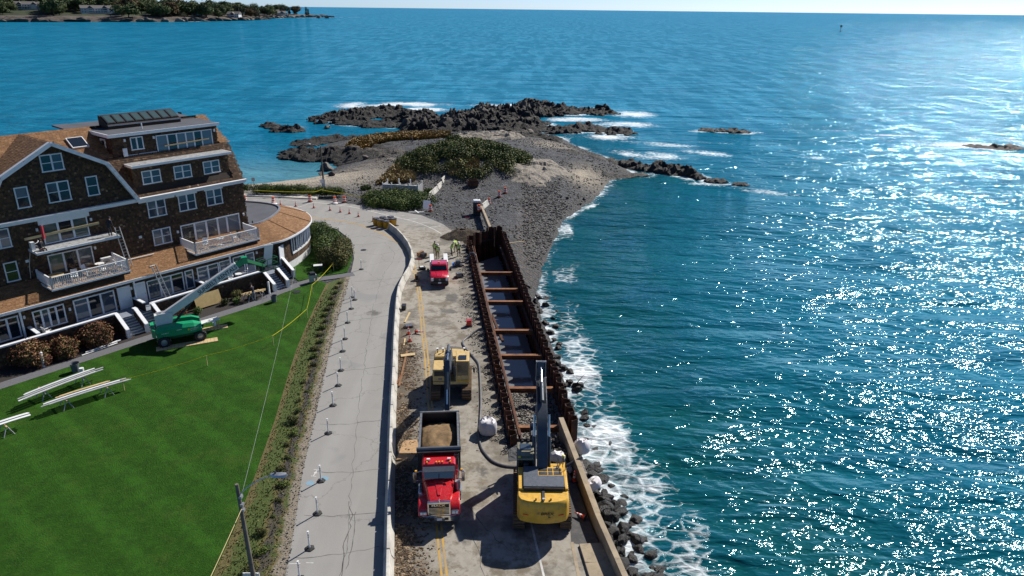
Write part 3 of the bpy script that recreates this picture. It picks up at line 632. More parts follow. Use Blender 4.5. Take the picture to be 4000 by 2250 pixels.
c = t.mix(t.math('MULTIPLY', t.attr('pitside'), t.ramp(t.noise(1.2, 6, .7), [(.35, .2), (.6, 1.0)])), c, (.13, .115, .092))
c = t.mix(t.ramp(t.math('ADD', t.attr('stain'), t.math('MULTIPLY', t.math('SUBTRACT', t.noise(2.2, 5, .7), .5), .9)), [(.42, 0.0), (.62, .8)]), c, (.085, .08, .075))
ch = t.ramp(t.noise(9, 5, .75), [(.3, (.035, .026, .018)), (.6, (.13, .095, .06)), (.8, (.27, .2, .14))])
c = t.mix(t.math('MULTIPLY', t.attr('chips'), t.ramp(t.noise(1.0, 5, .7), [(.25, .5), (.45, 1.0)])), c, ch)
wv = t.node('ShaderNodeVectorMath', operation='ADD'); t.l.new(t.obj(), wv.inputs[0])
nw = t.noise(.9, 5, .65, col=True); sc_ = t.node('ShaderNodeVectorMath', operation='SCALE'); t.l.new(nw, sc_.inputs[0]); sc_.inputs[3].default_value = 1.6; t.l.new(sc_.outputs[0], wv.inputs[1])
ce = t.vor(.16, 'DISTANCE_TO_EDGE', vec=wv.outputs[0]); cm = t.ramp(ce, [(.0022, 1.0), (.0052, 0.0)])
ce2 = t.vor(.6, 'DISTANCE_TO_EDGE', vec=wv.outputs[0]); cm2 = t.math('MULTIPLY', t.ramp(ce2, [(.006, 1.0), (.014, 0.0)]), t.ramp(t.noise(.13, 3), [(.55, 0.0), (.63, .8)]))
cm = t.math('MAXIMUM', cm, cm2); c = t.mix(t.math('MULTIPLY', cm, .5), c, (.09, .085, .08))
M['asphalt'] = t.done(c, .88, t.bump(fine, .35, .02, t.bump(t.math('MULTIPLY', t.attr('chips'), t.noise(6, 5, .7)), .8, .12)))
road = struct(sheet('road', ROAD, 0.0, M['asphalt'], .5, .7, {'dirt': side_dirt, 'chips': chips, 'pitside': pitside, 'stain': stains}))
def ribbon(name, line, w, z, mat, parent=None, step=.5, kind=None, ragged=0.0):
    pts = resample([(p[0], p[1], 0) for p in line], step) if len(line) > 2 else [Vector((p[0], p[1], 0)) for p in line]; mb = MB(); L = []
    for i, p in enumerate(pts):
        d = (pts[min(i + 1, len(pts) - 1)] - pts[max(i - 1, 0)]).normalized(); nrm = Vector((-d.y, d.x, 0)); ww = w * (1 + random.uniform(-ragged, ragged))
        L.append((tuple(p + nrm * ww / 2 + Vector((0, 0, z))), tuple(p - nrm * ww / 2 + Vector((0, 0, z)))))
    for a, b_ in zip(L[:-1], L[1:]): mb.poly([a[0], a[1], b_[1], b_[0]])
    o = mb.build(name, mat, parent)
    if kind: o['kind'] = kind
    return o
def offset(line, o):
    P = [Vector((p[0], p[1], 0)) for p in line]; out = []
    for i, p in enumerate(P):
        d = (P[min(i + 1, len(P) - 1)] - P[max(i - 1, 0)]).normalized(); out.append((p.x - d.y * o, p.y + d.x * o))
    return out
YEL = [(-55, 107), (-40, 104.2), (-33.5, 102.3), (-29, 100.6), (-24.8, 99.1), (-21.67, 97.4), (-18.27, 94.1), (-15.88, 90.93), (-13.9, 87.5), (-12.6, 84), (-11.6, 80.1), (-10.47, 74.9), (-9.42, 69.1), (-8.21, 61.4), (-7.48, 57.2), (-5.8, 46.0), (-4.09, 34.4), (-3.45, 30.6), (-2.4, 24)]
tw = NT('worn_yellow'); tw.done(tw.mix(tw.ramp(tw.noise(1.3, 6, .7), [(.42, 0.0), (.62, .75)]), (.50, .30, .055), (.27, .235, .18)), .85); M['worn_yellow'] = tw.m
tw = NT('worn_white'); tw.done(tw.mix(tw.ramp(tw.noise(1.5, 6, .7), [(.42, 0.0), (.62, .6)]), (.62, .61, .58), (.3, .29, .28)), .85); M['worn_white'] = tw.m
for o_ in (-.14, .14): ribbon('painted_line', offset(YEL, o_), .13, .005, M['worn_yellow'], road)
WED = [(-44, 111.4), (-38, 111.0), (-34.4, 110.2), (-28.28, 108.3), (-23.54, 106.1), (-19.36, 103.0), (-14.14, 99.2), (-11.2, 95.9), (-9.6, 93.4)]
ribbon('painted_line', WED, .14, .005, M['worn_white'], road)
for (a, b_) in (((-36.5, 106.6), (-32.2, 106.4)), ((-32.2, 106.4), (-30.9, 109.2)), ((1.3, 34.9), (1.89, 30.72)), ((1.89, 30.72), (2.9, 23.5)), ((1.3, 34.9), (.9, 37.4))): ribbon('painted_line', [a, b_], .12, .006, M['worn_white'], road)
for i, (x, y) in enumerate([(-27.0, 107.6), (-25.2, 106.8), (-23.3, 105.9), (-21.3, 104.5), (-19.3, 102.9), (-17.3, 101.5), (-15.2, 100.0), (-13.2, 98.2), (-11.6, 96.3)]):
    ribbon('painted_line', [(x, y), (x + 1.5, y + .75)], .11, .006, M['worn_white'], road)
def crack(line, w=.05): ribbon('crack', line, w, .004, M['tar'], road, .35, None, .6)
def wob_line(pts, a, step=.5):
    r_ = resample([(p[0], p[1], 0) for p in pts], step); return [(p.x + random.uniform(-a, a), p.y + random.uniform(-a, a)) for p in r_]
CL = [(-8.9, 29.5), (-9.2, 33), (-9.7, 36), (-10.2, 39), (-10.9, 44), (-11.8, 50), (-12.6, 56), (-13.5, 63), (-14.2, 70), (-14.6, 77), (-14.4, 84), (-16.5, 89)]
crack(wob_line(CL, .10), .025)
crack(wob_line([(-8.95, 30), (-9.35, 33), (-9.45, 35.5), (-9.9, 37)], .12), .04); crack(wob_line([(-8.75, 31), (-8.95, 33.5), (-9.35, 35.8)], .12), .035)
for a, b_ in (((-12.6, 39.8), (-8.1, 40.3)), ((-12.2, 35.5), (-7.6, 35.9)), ((-11.9, 31.9), (-7.3, 32.9)), ((-13.9, 45.5), (-8.9, 46.5)), ((-15.0, 54), (-10.2, 55)), ((-16.5, 64), (-11.5, 66)), ((-17.5, 75), (-12.3, 76.5)), ((-20, 88), (-15, 90)), ((-24, 97), (-18, 101)), ((-10.5, 87), (-6.5, 92)), ((-9.8, 66), (-4.2, 68.5)), ((-9.1, 57.5), (-4.5, 63)), ((-2.6, 36.5), (.2, 32.5))):
    crack(wob_line([a, ((a[0] + b_[0]) / 2, (a[1] + b_[1]) / 2 - .25), b_], .1), .04)
crack(wob_line([(-1.2, 30), (-1.7, 32.3), (-2.2, 34.2)], .08), .035)
for (x, y, r) in ((-18.6, 86.0, .36), (-27.9, 62.6, .42), (-22.9, 71.6, .42)):
    m_ = MB(); m_.lathe([(r, 0), (r, .012), (r * .86, .014)], 18); o = m_.build('cover_and_shade_disc', M['steel_dark']); o.location = (x, y, .006 if x > -20 else .03); tag(o, {-18.6: 'round iron manhole cover in the curving lane', -27.9: 'dark disc standing in for the basket shadow beside the boom lift', -22.9: 'dark round cover on the path by the right stairs'}[x], 'manhole')  # disc by the boom lift stands in for the basket's cast shadow

# ---- verge, lawn, paths
LAWNR = [(-14.6, 20), (-15.81, 30.44), (-16.0, 34.2), (-16.51, 39.17), (-17.31, 45.9), (-18.21, 51.9), (-19.04, 57.7), (-19.55, 62.9), (-19.92, 67.2), (-20.36, 74.2)]
def curve_at(line, y): P = np.array(line); return np.interp(y, P[:, 1], P[:, 0])
VER = LAWNR + [(-18.35, 77.2)] + LEFT[:10][::-1]
def acr(x, y): a = curve_at(LAWNR, y); b_ = curve_at(LEFT, y); return np.clip((x - a) / np.maximum(b_ - a, .1), 0, 1)
t = NT('verge_soil'); u = t.math('ADD', t.attr('across'), t.math('MULTIPLY', t.math('SUBTRACT', t.noise(.9, 5, .65), .5), .42)); f = t.noise(9, 5, .75)
gr = t.ramp(f, [(.3, (.03, .06, .008)), (.7, (.10, .125, .025))]); br = t.ramp(f, [(.3, (.075, .065, .02)), (.7, (.18, .145, .05))]); mu = t.ramp(f, [(.3, (.022, .02, .02)), (.7, (.085, .075, .068))]); sg = t.ramp(f, [(.3, (.18, .15, .11)), (.7, (.32, .275, .21))])
c = t.mix(t.ramp(u, [(.10, 0.0), (.17, 1.0)]), br, gr); c = t.mix(t.ramp(u, [(.46, 0.0), (.54, 1.0)]), c, br); c = t.mix(t.math('MULTIPLY', t.ramp(u, [(.55, 0.0), (.60, 1.0)]), t.ramp(t.noise(.7, 4), [(.3, .35), (.5, 1.0)])), c, mu); c = t.mix(t.ramp(u, [(.68, 0.0), (.76, 1.0)]), c, t.mix(t.ramp(t.noise(1.3, 4), [(.45, 0.0), (.55, 1.0)]), br, gr)); c = t.mix(t.ramp(u, [(.78, 0.0), (.86, 1.0)]), c, sg)
M['verge_soil'] = t.done(c, .95, t.bump(t.noise(7, 6, .75), .9, .12))
verge = struct(sheet('verge', [tuple(p) for p in VER], -.012, M['verge_soil'], .2, .8, {'across': acr}))
path_line = [tuple(hp(s, 3.33)[:2]) for s in (-34, -20, -10, 0, 8, 13)] + [(-25.2, 70.7), (-24.0, 72.6), (-22.9, 74.35), (-21.6, 75.5), (-19.8, 76.4), (-18.0, 77.3)]
LAWN = [(-75, 20)] + LAWNR + [(-21.4, 75.2), (-22.6, 73.9), (-23.6, 72.2), (-25, 70.1)] + [tuple(hp(s, 3.9)[:2]) for s in (12, 0, -20, -40)]
t = NT('lawn_grass'); f = t.noise(14, 5, .8); g = t.noise(1.1, 5, .65); st = t.math('SINE', t.math('ADD', t.math('MULTIPLY', t.sep(t.map((1, 1, 1), (0, 0, -TH)))[0], 2.1), t.math('MULTIPLY', t.noise(.3, 3), 3.2)))
c = t.ramp(f, [(.25, (.013, .050, .004)), (.55, (.033, .108, .009)), (.8, (.07, .175, .02))])
c = t.mix(t.ramp(st, [(.2, 0.0), (.8, .5)]), c, (.05, .155, .016)); c = t.mix(t.ramp(g, [(.4, 0.0), (.65, .6)]), c, (.018, .052, .007)); c = t.mix(t.ramp(t.noise(.35, 4, .7), [(.54, 0.0), (.72, .45)]), c, (.085, .13, .022)); c = t.mix(t.ramp(t.noise(3.2, 5, .75), [(.52, 0.0), (.66, .5)]), c, (.07, .15, .02))
M['lawn_grass'] = t.done(c, .9, t.bump(t.noise(9, 6, .8), 1.0, .16)); t.p.inputs['Specular IOR Level'].default_value = .1
lawn = struct(sheet('lawn', LAWN, .0, M['lawn_grass'], .2, 2.0))
LAWN2 = [(-18.9, 77.9), (-20.2, 77.1), (-22, 76.2), (-23.6, 74.9), (-25.0, 76.8), (-26, 79), (-26.5, 84), (-27, 90), (-30, 95), (-29, 98.4), (-24.2, 94.8), (-21.2, 89.8), (-19.3, 82.6)]
struct(sheet('lawn', LAWN2, -.004, M['lawn_grass'], .2, 1.0))
mk('path_asphalt', (.13, .13, .14), .9, var=.2, scale=6, bump=.3, bscale=30); mk('mulch', (.030, .024, .021), .95, var=.5, scale=14, bump=1.0, bscale=22)
struct(ribbon('footpath', path_line, 1.2, .012, M['path_asphalt']))
struct(sheet('mulch_bed', [tuple(hp(*q)[:2]) for q in ((-30, -.3), (16.5, -.3), (15.4, 2.75), (-30, 2.75))], .004, M['mulch'], .2, 2.0))
# pavement and kerb behind the bend
struct(sheet('pavement', [(-60, 112.7), (-43, 112.55), (-37.2, 112.15), (-33.2, 111.5), (-31, 111.3), (-31, 113.0), (-34, 113.4), (-60, 114.3)], .12, M['concrete_pale'], .4, 1.5))
mb = MB(); kl = [(-60, 112.55), (-43, 112.4), (-37.2, 112.0), (-33.2, 111.3), (-30.9, 111.0)]
for a, b_ in zip(kl[:-1], kl[1:]): mb.bar((a[0], a[1], .06), (b_[0], b_[1], .06), .16, .17)
struct(mb.build('kerb', M['concrete']))
# brown marsh grass on the left of the reef
def tufts(name, poly, n, h, mat, label, cat, zfun, lean=.5, w=.05, kind='stuff', seed=1):
    rg = np.random.RandomState(seed); P = np.array(poly); pts = rg.uniform(P.min(0), P.max(0), (n * 4, 2)); sd = sdist(pts[:, 0], pts[:, 1], poly); pts = pts[sd > 0][:n]
    z = zfun(pts[:, 0], pts[:, 1]); k = len(pts); ang = rg.uniform(0, 6.28, k); hh = h * rg.uniform(.5, 1.2, k); dx = np.cos(ang) * w; dy = np.sin(ang) * w
    lx = rg.normal(0, lean, k) * hh; ly = rg.normal(0, lean, k) * hh
    v = np.empty((k, 4, 3)); v[:, 0] = np.c_[pts[:, 0] - dx, pts[:, 1] - dy, z - .05]; v[:, 1] = np.c_[pts[:, 0] + dx, pts[:, 1] + dy, z - .05]; v[:, 2] = np.c_[pts[:, 0] + dx + lx, pts[:, 1] + dy + ly, z + hh]; v[:, 3] = np.c_[pts[:, 0] - dx + lx, pts[:, 1] - dy + ly, z + hh * .9]
    me = bpy.data.meshes.new(name); me.from_pydata(v.reshape(-1, 3).tolist(), [], np.arange(k * 4).reshape(-1, 4).tolist()); me.materials.append(M[mat])
    set_attr(me, 'tone', np.clip(rg.normal(.5, .22, k) + (fbm(pts[:, 0] * .3, pts[:, 1] * .3, 2) - .5) * .8, 0, 1), 'FACE'); return tag(link(name, me), label, cat, None, kind)
leaf('leaf_marsh', (.10, .055, .008), (.21, .125, .02), (.30, .19, .045))
MARSH = [(-38.0, 170), (-37.3, 178), (-36.3, 184), (-31.8, 190), (-24.5, 194), (-16.6, 189), (-15.5, 176), (-22, 171), (-28, 169), (-31, 165), (-33, 157.5), (-37.5, 159)]
tufts('marsh_grass', MARSH, 26000, .55, 'leaf_marsh', 'flat mat of golden brown marsh grass left of the beach', 'grass', lambda x, y: land_z(x, y) + .1, .6, .22, seed=4)
# ================================================================ THE SHINGLED INN (local x along the front, y inward, z up)
inn = thing('shingle_inn', 'large brown shingled seaside inn with gambrel roofs, white trim and balconies', 'building', HO, TH)
def in_poly(a, b, poly): return sdist(a, b, poly) > 0
def shingles(name, parent, o, ux, uy, polys, holes, ch, w0, w1, mat, th=.025, seed=0, tilt=1.0):
    """courses of single shingles over a plane: o + a*ux + b*uy, inside polys, outside rectangular holes (a0,a1,b0,b1)"""
    o = Vector(o); ux = Vector(ux).normalized(); uy = Vector(uy).normalized(); nz = ux.cross(uy).normalized(); rg = np.random.RandomState(seed + 3)
    P = np.concatenate([np.array(p) for p in polys]); a0, b0 = P.min(0); a1, b1 = P.max(0); A = []; Bc = []; W = []
    nb_ = int((b1 - b0) / ch) + 1
    for j in range(nb_):
        a = a0 - rg.uniform(0, w1)
        while a < a1:
            w = rg.uniform(w0, w1); A.append(a); Bc.append(b0 + j * ch); W.append(w); a += w
    A = np.array(A); Bc = np.array(Bc); W = np.array(W); ca = A + W / 2; cb = Bc + ch * .5
    ok = np.zeros(len(A), bool)
    for p in polys: ok |= sdist(ca, cb, p) > 0
    for h in holes: ok &= ~((ca > h[0]) & (ca < h[1]) & (cb > h[2]) & (cb < h[3]))
    A, Bc, W = A[ok], Bc[ok], W[ok]; k = len(A); g = .008; jit = rg.uniform(-.012, .012, k) * (ch / .16); t1 = th * rg.uniform(.7, 1.35, k) * tilt; t0 = .004
    def pt(a, b, t): return np.array(o)[None] + a[:, None] * np.array(ux)[None] + b[:, None] * np.array(uy)[None] + t[:, None] * np.array(nz)[None]
    z0 = np.zeros(k); up = np.full(k, t0); lo = Bc + jit
    v = np.stack([pt(A + g, lo, t1), pt(A + W - g, lo, t1), pt(A + W - g, Bc + ch + .02, up), pt(A + g, Bc + ch + .02, up), pt(A + g, lo, z0), pt(A + W - g, lo, z0)], 1)
    b6 = np.arange(k)[:, None] * 6; f = np.concatenate([b6 + np.array([0, 1, 2, 3]), b6 + np.array([4, 5, 1, 0])], 0)
    me = bpy.data.meshes.new(name); me.from_pydata(v.reshape(-1, 3).tolist(), [], f.tolist()); me.materials.append(M[mat])
    tn = np.clip(rg.normal(.42, .2, k) + (rg.rand(k) < .04) * .4, 0, 1); set_attr(me, 'tone', np.r_[tn, tn], 'FACE'); return stuff(link(name, me, parent))
HOLES = {}
def window(plane_y, s0, s1, z0, z1, cols=2, rows=2, pane='pane_blue', frame=.10, parent=None, hole='w2', widths=None, name='window', mull=.07):
    HOLES.setdefault(hole, []).append((s0 - .02, s1 + .02, z0 - .02, z1 + .02)); y = plane_y; m = MB(); f = frame
    m.bb(s0, s1, y - .075, y + .02, z1 - f, z1); m.bb(s0 - .03, s1 + .03, y - .105, y + .02, z0 - .02, z0 + f * .8)
    m.bb(s0, s0 + f, y - .07, y + .02, z0 + f * .8, z1 - f); m.bb(s1 - f, s1, y - .07, y + .02, z0 + f * .8, z1 - f)
    ww = widths or [1] * cols; tot = sum(ww); xs = [s0 + f]; 
    for q in ww: xs.append(xs[-1] + q / tot * (s1 - s0 - 2 * f))
    for q in xs[1:-1]: m.bb(q - mull, q + mull, y - .06, y + .02, z0 + f * .8, z1 - f)
    if rows == 2: zm = (z0 + z1) / 2; m.bb(s0 + f, s1 - f, y - .05, y + .02, zm - .03, zm + .03)
    w = m.build(name, M['white_trim'], parent or inn)
    zs = [z0 + f * .8, z1 - f] if rows == 1 else [z0 + f * .8, (z0 + z1) / 2, z1 - f]
    pl = pane if isinstance(pane, (list, tuple)) else [pane]
    for i in range(len(xs) - 1):
        for j in range(len(zs) - 1):
            p = MB(); dy = random.uniform(-.004, .004)
            p.poly([(xs[i], y - .022 + dy, zs[j]), (xs[i + 1], y - .022 - dy, zs[j]), (xs[i + 1], y - .022 - dy, zs[j + 1]), (xs[i], y - .022 + dy, zs[j + 1])]); p.build('pane', M[pl[(i * 2 + j) % len(pl)]], w)
    return w
def bx(name, mat, *b, parent=None, bevel=0): return MB().bb(*b).build(name, M[mat], parent or inn, bevel=bevel)
# --- bodies
S0, S1 = -16.0, 17.3
prof = [(5.0, 0.0), (5.0, 10.7), (7.2, 14.35), (11.6, 16.85), (16.0, 14.35), (18.2, 10.7), (18.2, 0.0)]
MB().prism(prof, S0, S1, 'X').build('wall', M['wall_dark'], inn)
gp = [(-7.1, 10.7), (5.8, 10.7), (3.65, 14.5), (-.65, 16.9), (-4.95, 14.5)]
MB().prism(gp, 5.0, 11.6, 'Y').build('wall', M['wall_dark'], inn)
bx('wall', 'wall_dark', S0, 17.6, 2.3, 5.2, 0, 4.1); bx('wall', 'wall_dark', 6.2, 16.3, 5.6, 8.4, 10.8, 13.62); bx('wall', 'wall_dark', 5.5, 16.35, 7.3, 13.6, 13.5, 16.5)
# --- windows
PB = ['pane_blue', 'pane_grey', 'pane_blue', 'pane_blue']
window(5.0, -1.65, .19, 14.5, 16.0, 2, 2, ['pane_dark', 'pane_dark', 'pane_blue', 'pane_blue']); window(5.0, -1.64, .25, 11.72, 13.53, 2, 2, ['pane_dark', 'pane_blue', 'pane_dark', 'pane_dark'])
window(5.0, -4.12, -3.06, 11.7, 13.55, 1, 2, ['pane_dark', 'pane_grey']); window(5.0, 1.66, 2.71, 11.75, 13.55, 1, 2, 'pane_dark')
for a, b_ in ((6.77, 8.6), (9.93, 11.77), (12.95, 14.74)): window(5.0, a, b_, 8.58, 10.29, 2, 2, PB)
for a, b_ in ((7.03, 8.9), (10.25, 12.1), (13.4, 15.25)): window(5.6, a, b_, 11.8, 13.13, 2, 2, PB, hole='d4')
window(7.3, 7.25, 8.5, 14.95, 16.2, 2, 1, 'pane_dark', hole='d5')
window(7.3, 9.78, 15.8, 13.93, 16.08, 6, 1, ['pane_grey', 'pane_dark', 'pane_dark', 'pane_blue', 'pane_grey', 'pane_grey'], .09, hole='d5', widths=[1, .9, .9, .8, .8, 1], name='sliding_door')
window(5.0, 6.82, 8.68, 5.68, 7.31, 2, 2, PB)
window(5.0, 9.7, 16.4, 5.0, 7.15, 5, 1, ['pane_dark', 'pane_grey', 'pane_grey', 'pane_dark', 'pane_blue', 'pane_blue', 'pane_grey'], .12, widths=[1.3, 1.2, 1.2, 1.0, 1.3], name='sliding_door', mull=.1)
window(5.0, -2.7, 1.15, 8.15, 10.0, 3, 1, ['pane_green', 'pane_dark', 'pane_dark', 'pane_dark', 'pane_green'], .1, name='sliding_door', mull=.09)
window(5.0, -6.9, -5.2, 8.55, 10.25, 2, 2, ['pane_grey', 'pane_blue']); window(5.0, -6.25, -5.2, 5.48, 7.25, 1, 2, 'pane_dark'); window(5.0, -10.6, -9.4, 8.55, 10.25, 1, 2, 'pane_dark')
window(5.0, -2.78, 1.05, 5.1, 7.1, 3, 1, ['pane_green', 'pane_dark', 'pane_dark', 'pane_green', 'pane_blue'], .1, name='sliding_door', mull=.08)
GW = [(-8.6, -6.82, 1.35, 3.32, 2, 1, 'pane_dark'), (-5.75, -3.17, 1.45, 3.27, 4, 1, ['pane_dark', 'pane_dark', 'pane_blue']), (-2.42, 1.2, 1.2, 3.3, 3, 1, ['pane_grey', 'pane_grey', 'pane_dark', 'pane_dark', 'pane_blue']), (4.26, 7.93, 1.25, 3.26, 3, 1, ['pane_blue', 'pane_blue', 'pane_grey', 'pane_grey', 'pane_dark']), (8.1, 9.0, 1.3, 3.26, 1, 1, 'pane_blue'),
      (9.4, 11.8, 1.3, 3.26, 2, 1, ['pane_grey', 'pane_grey', 'pane_blue']), (11.86, 13.2, 1.3, 3.26, 1, 1, 'pane_grey'), (13.45, 14.8, 1.25, 3.32, 1, 1, 'pane_blue'), (14.95, 16.0, 1.2, 3.38, 1, 1, 'pane_grey')]
for a, b_, c0_, c1_, cc, rr, pn in GW: window(2.3, a, b_, c0_, c1_, cc, rr, pn, .11, hole='g', mull=.08)
for a, b_ in ((1.46, 2.66), (3.0, 4.1)):
    HOLES['g'].append((a, b_, 1.15, 3.35)); m = MB().bb(a, b_, 2.2, 2.3, 1.16, 3.35); m.bb(a + .18, b_ - .18, 2.17, 2.21, 1.4, 2.1).bb(a + .18, b_ - .18, 2.17, 2.21, 2.25, 3.1); d_ = m.build('door', M['white_trim'], inn)
    MB().box((b_ - .14, 2.16, 2.15), (.05, .06, .05)).build('handle', M['steel_grey'], d_)
# --- shingle skins
WB = 'shingle_brown'
shingles('shingles', inn, (0, 4.985, 0), (1, 0, 0), (0, 0, 1), [[(S0, 5.0), (17.35, 5.0), (17.35, 10.55), (S0, 10.55)]], HOLES['w2'], .17, .11, .27, WB, seed=1)
shingles('shingles', inn, (0, 4.985, 0), (1, 0, 0), (0, 0, 1), [gp], HOLES['w2'], .17, .11, .27, WB, seed=2)
shingles('shingles', inn, (0, 2.285, 0), (1, 0, 0), (0, 0, 1), [[(S0, 1.15), (17.6, 1.15), (17.6, 4.0), (S0, 4.0)]], HOLES['g'], .17, .11, .27, WB, seed=3)
shingles('shingles', inn, (0, 5.585, 0), (1, 0, 0), (0, 0, 1), [[(6.2, 10.9), (16.3, 10.9), (16.3, 13.5), (6.2, 13.5)]], HOLES['d4'], .17, .11, .27, WB, seed=4)
shingles('shingles', inn, (0, 7.285, 0), (1, 0, 0), (0, 0, 1), [[(5.5, 13.6), (16.35, 13.6), (16.35, 16.4), (5.5, 16.4)]], HOLES['d5'], .17, .11, .27, WB, seed=5)
shingles('shingles', inn, (5.485, 13.6, 0), (0, -1, 0), (0, 0, 1), [[(0, 14.0), (6.3, 13.6), (6.3, 16.4), (0, 16.4)]], [(4.0, 5.1, 15.0, 16.1)], .17, .11, .27, WB, seed=6)
shingles('shingles', inn, (6.185, 8.4, 0), (0, -1, 0), (0, 0, 1), [[(0, 10.8), (2.8, 10.8), (2.8, 13.5), (0, 13.5)]], [], .17, .11, .27, WB, seed=16)
m = MB().bb(5.40, 5.5, 8.55, 8.67, 15.05, 16.05).bb(5.40, 5.5, 9.43, 9.55, 15.05, 16.05).bb(5.40, 5.5, 8.55, 9.55, 15.98, 16.1).bb(5.40, 5.5, 8.55, 9.55, 14.98, 15.1); w = m.build('window', M['white_trim'], inn)
MB().poly([(5.455, 8.6, 15.1), (5.455, 9.5, 15.1), (5.455, 9.5, 16.0), (5.455, 8.6, 16.0)]).build('pane', M['pane_dark'], w)
# steep lower gambrel, right and left of the gable (dark weathered shingles), then tan upper slopes
lo_u = Vector((0, 2.25, 3.8)).normalized(); hi_u = Vector((0, 4.45, 2.48)).normalized()
L1 = Vector((0, 2.25, 3.8)).length; L2 = Vector((0, 4.45, 2.48)).length
shingles('shingles', inn, (0, 4.85, 10.72), (1, 0, 0), lo_u, [[(5.5, 0), (17.5, 0), (17.5, L1), (4.0, L1)], [(S0, 0), (-7.0, 0), (-5, L1), (S0, L1)]], [(6.15, 16.35, .4, 3.2)], .19, .12, .28, WB, .03, seed=7)
shingles('roof_shingles', inn, (0, 7.1, 14.52), (1, 0, 0), hi_u, [[(S0, 0), (17.55, 0), (17.55, L2), (S0, L2)]], [(5.45, 16.4, 0, 9)], .15, .28, .34, 'shingle_tan', .018, seed=8)
shingles('roof_shingles', inn, (0, 16.1, 14.52), (-1, 0, 0), Vector((0, -4.45, 2.48)), [[(-17.55, 0), (16, 0), (16, L2), (-17.55, L2)]], [], .3, .5, .7, 'shingle_tan', .018, seed=9)
# gable roof slopes
gl_hi = Vector((4.3, 0, 2.4)).normalized(); gl_lo = Vector((2.25, 0, 3.9)).normalized(); LH = Vector((4.3, 0, 2.4)).length; LLo = Vector((2.25, 0, 3.9)).length
shingles('roof_shingles', inn, (-5.02, 11.6, 14.62), (0, -1, 0), gl_hi, [[(0, 0), (7.1, 0), (7.1, LH), (0, LH)]], [], .15, .28, .34, 'shingle_tan', .02, seed=10)
shingles('roof_shingles', inn, (-7.27, 11.6, 10.72), (0, -1, 0), gl_lo, [[(0, 0), (7.1, 0), (7.1, LLo), (0, LLo)]], [], .15, .28, .34, 'shingle_tan', .02, seed=11)
shingles('roof_shingles', inn, (3.72, 4.5, 14.62), (0, 1, 0), Vector((-4.3, 0, 2.4)), [[(0, 0), (7.1, 0), (7.1, LH), (0, LH)]], [], .15, .28, .34, 'shingle_tan', .02, seed=12)
shingles('roof_shingles', inn, (5.97, 4.5, 10.72), (0, 1, 0), Vector((-2.25, 0, 3.9)), [[(0, 0), (4.0, 0), (2, LLo), (0, LLo)]], [], .15, .28, .34, 'shingle_tan', .02, seed=13)
m = MB()
for a, b_ in (((-7.35, 10.6), (-5.02, 14.66)), ((-5.02, 14.66), (-.65, 17.08)), ((-.65, 17.08), (3.72, 14.66)), ((3.72, 14.66), (6.02, 10.6))):
    m.bar((a[0], 4.66, a[1] - .14), (b_[0], 4.66, b_[1] - .14), .42, .34, up=(0, 0, 1))
m.build('rake_trim', M['white_trim'], inn)
# cornice band
m = MB().bb(S0, 17.55, 4.62, 5.0, 10.42, 10.72).bb(S0, 17.62, 4.5, 4.9, 10.68, 10.78); m.build('cornice', M['white_trim'], inn)
for q in ((6.0, 9.6, 4.9, 10.2), (9.75, 12.0, 4.9, 10.2), (12.8, 14.9, 4.9, 10.2), (-2.9, 1.4, 4.92, 9.95)): MB().bb(q[0], q[1], q[2], 4.99, q[3], 10.45).build('frieze_board', M['white_trim'], inn)
# end wall on the far side, right eave trims
shingles('shingles', inn, (17.315, 5.0, 0), (0, 1, 0), (0, 0, 1), [prof], [], .3, .3, .6, WB, seed=14)
# ledge roof over fourth floor, worn
m = MB().bb(6.0, 16.45, 4.95, 7.4, 13.62, 13.86); lg = m.build('ledge_roof', M['white_trim'], inn); mk('worn_membrane', (.30, .31, .32), .8, var=.5, scale=4, dirt=(.5, .48, .42))
MB().bb(6.1, 16.35, 5.03, 7.3, 13.86, 13.875).build('membrane', M['worn_membrane'], lg)
# top flat roof, monitor and skylights
m = MB(); m.prism([(7.0, 16.42), (7.0, 16.66), (16.0, 16.86), (16.0, 16.6)], 5.2, 16.55, 'X'); m.prism([(12.9, 16.7), (12.9, 16.8), (16.2, 16.87), (16.2, 16.7)], 3.7, 5.2, 'X'); m.build('flat_roof', M['flat_roof'], inn)
MB().bb(5.15, 16.6, 6.9, 7.0, 16.4, 16.7).build('fascia', M['white_trim'], inn); MB().bb(5.1, 5.2, 6.95, 13.6, 16.4, 16.72).build('fascia', M['white_trim'], inn)
mn = MB().prism([(10.0, 16.6), (10.0, 17.15), (11.7, 17.95), (12.0, 17.95), (12.0, 16.6)], 6.55, 14.0, 'X').build('roof_monitor', M['wall_dark'], inn)
su = Vector((0, 1.7, .8)).normalized(); sn = Vector((0, -.8, 1.7)).normalized()
for i in range(8):
    cx = 7.05 + i * .92; c_ = Vector((cx, 10.85, 17.55)); Mx = Matrix((Vector((1, 0, 0)), su, sn)).transposed()
    f_ = MB().box(c_ + sn * .05, (.80, 1.5, .12), M=Mx).build('skylight', M['steel_dark'], mn)
    MB().box(c_ + sn * .09, (.60, 1.26, .08), M=Mx).build('pane', M['pane_green'], f_)
MB().box((10.3, 9.93, 17.1), (7.5, .05, .1)).build('flashing', M['galvanised'], mn)
m = MB().tube([(9.2, 8.6, 16.6), (9.2, 8.6, 17.25)], .06, 8); m.build('vent_pipe', M['white_plastic'], inn)
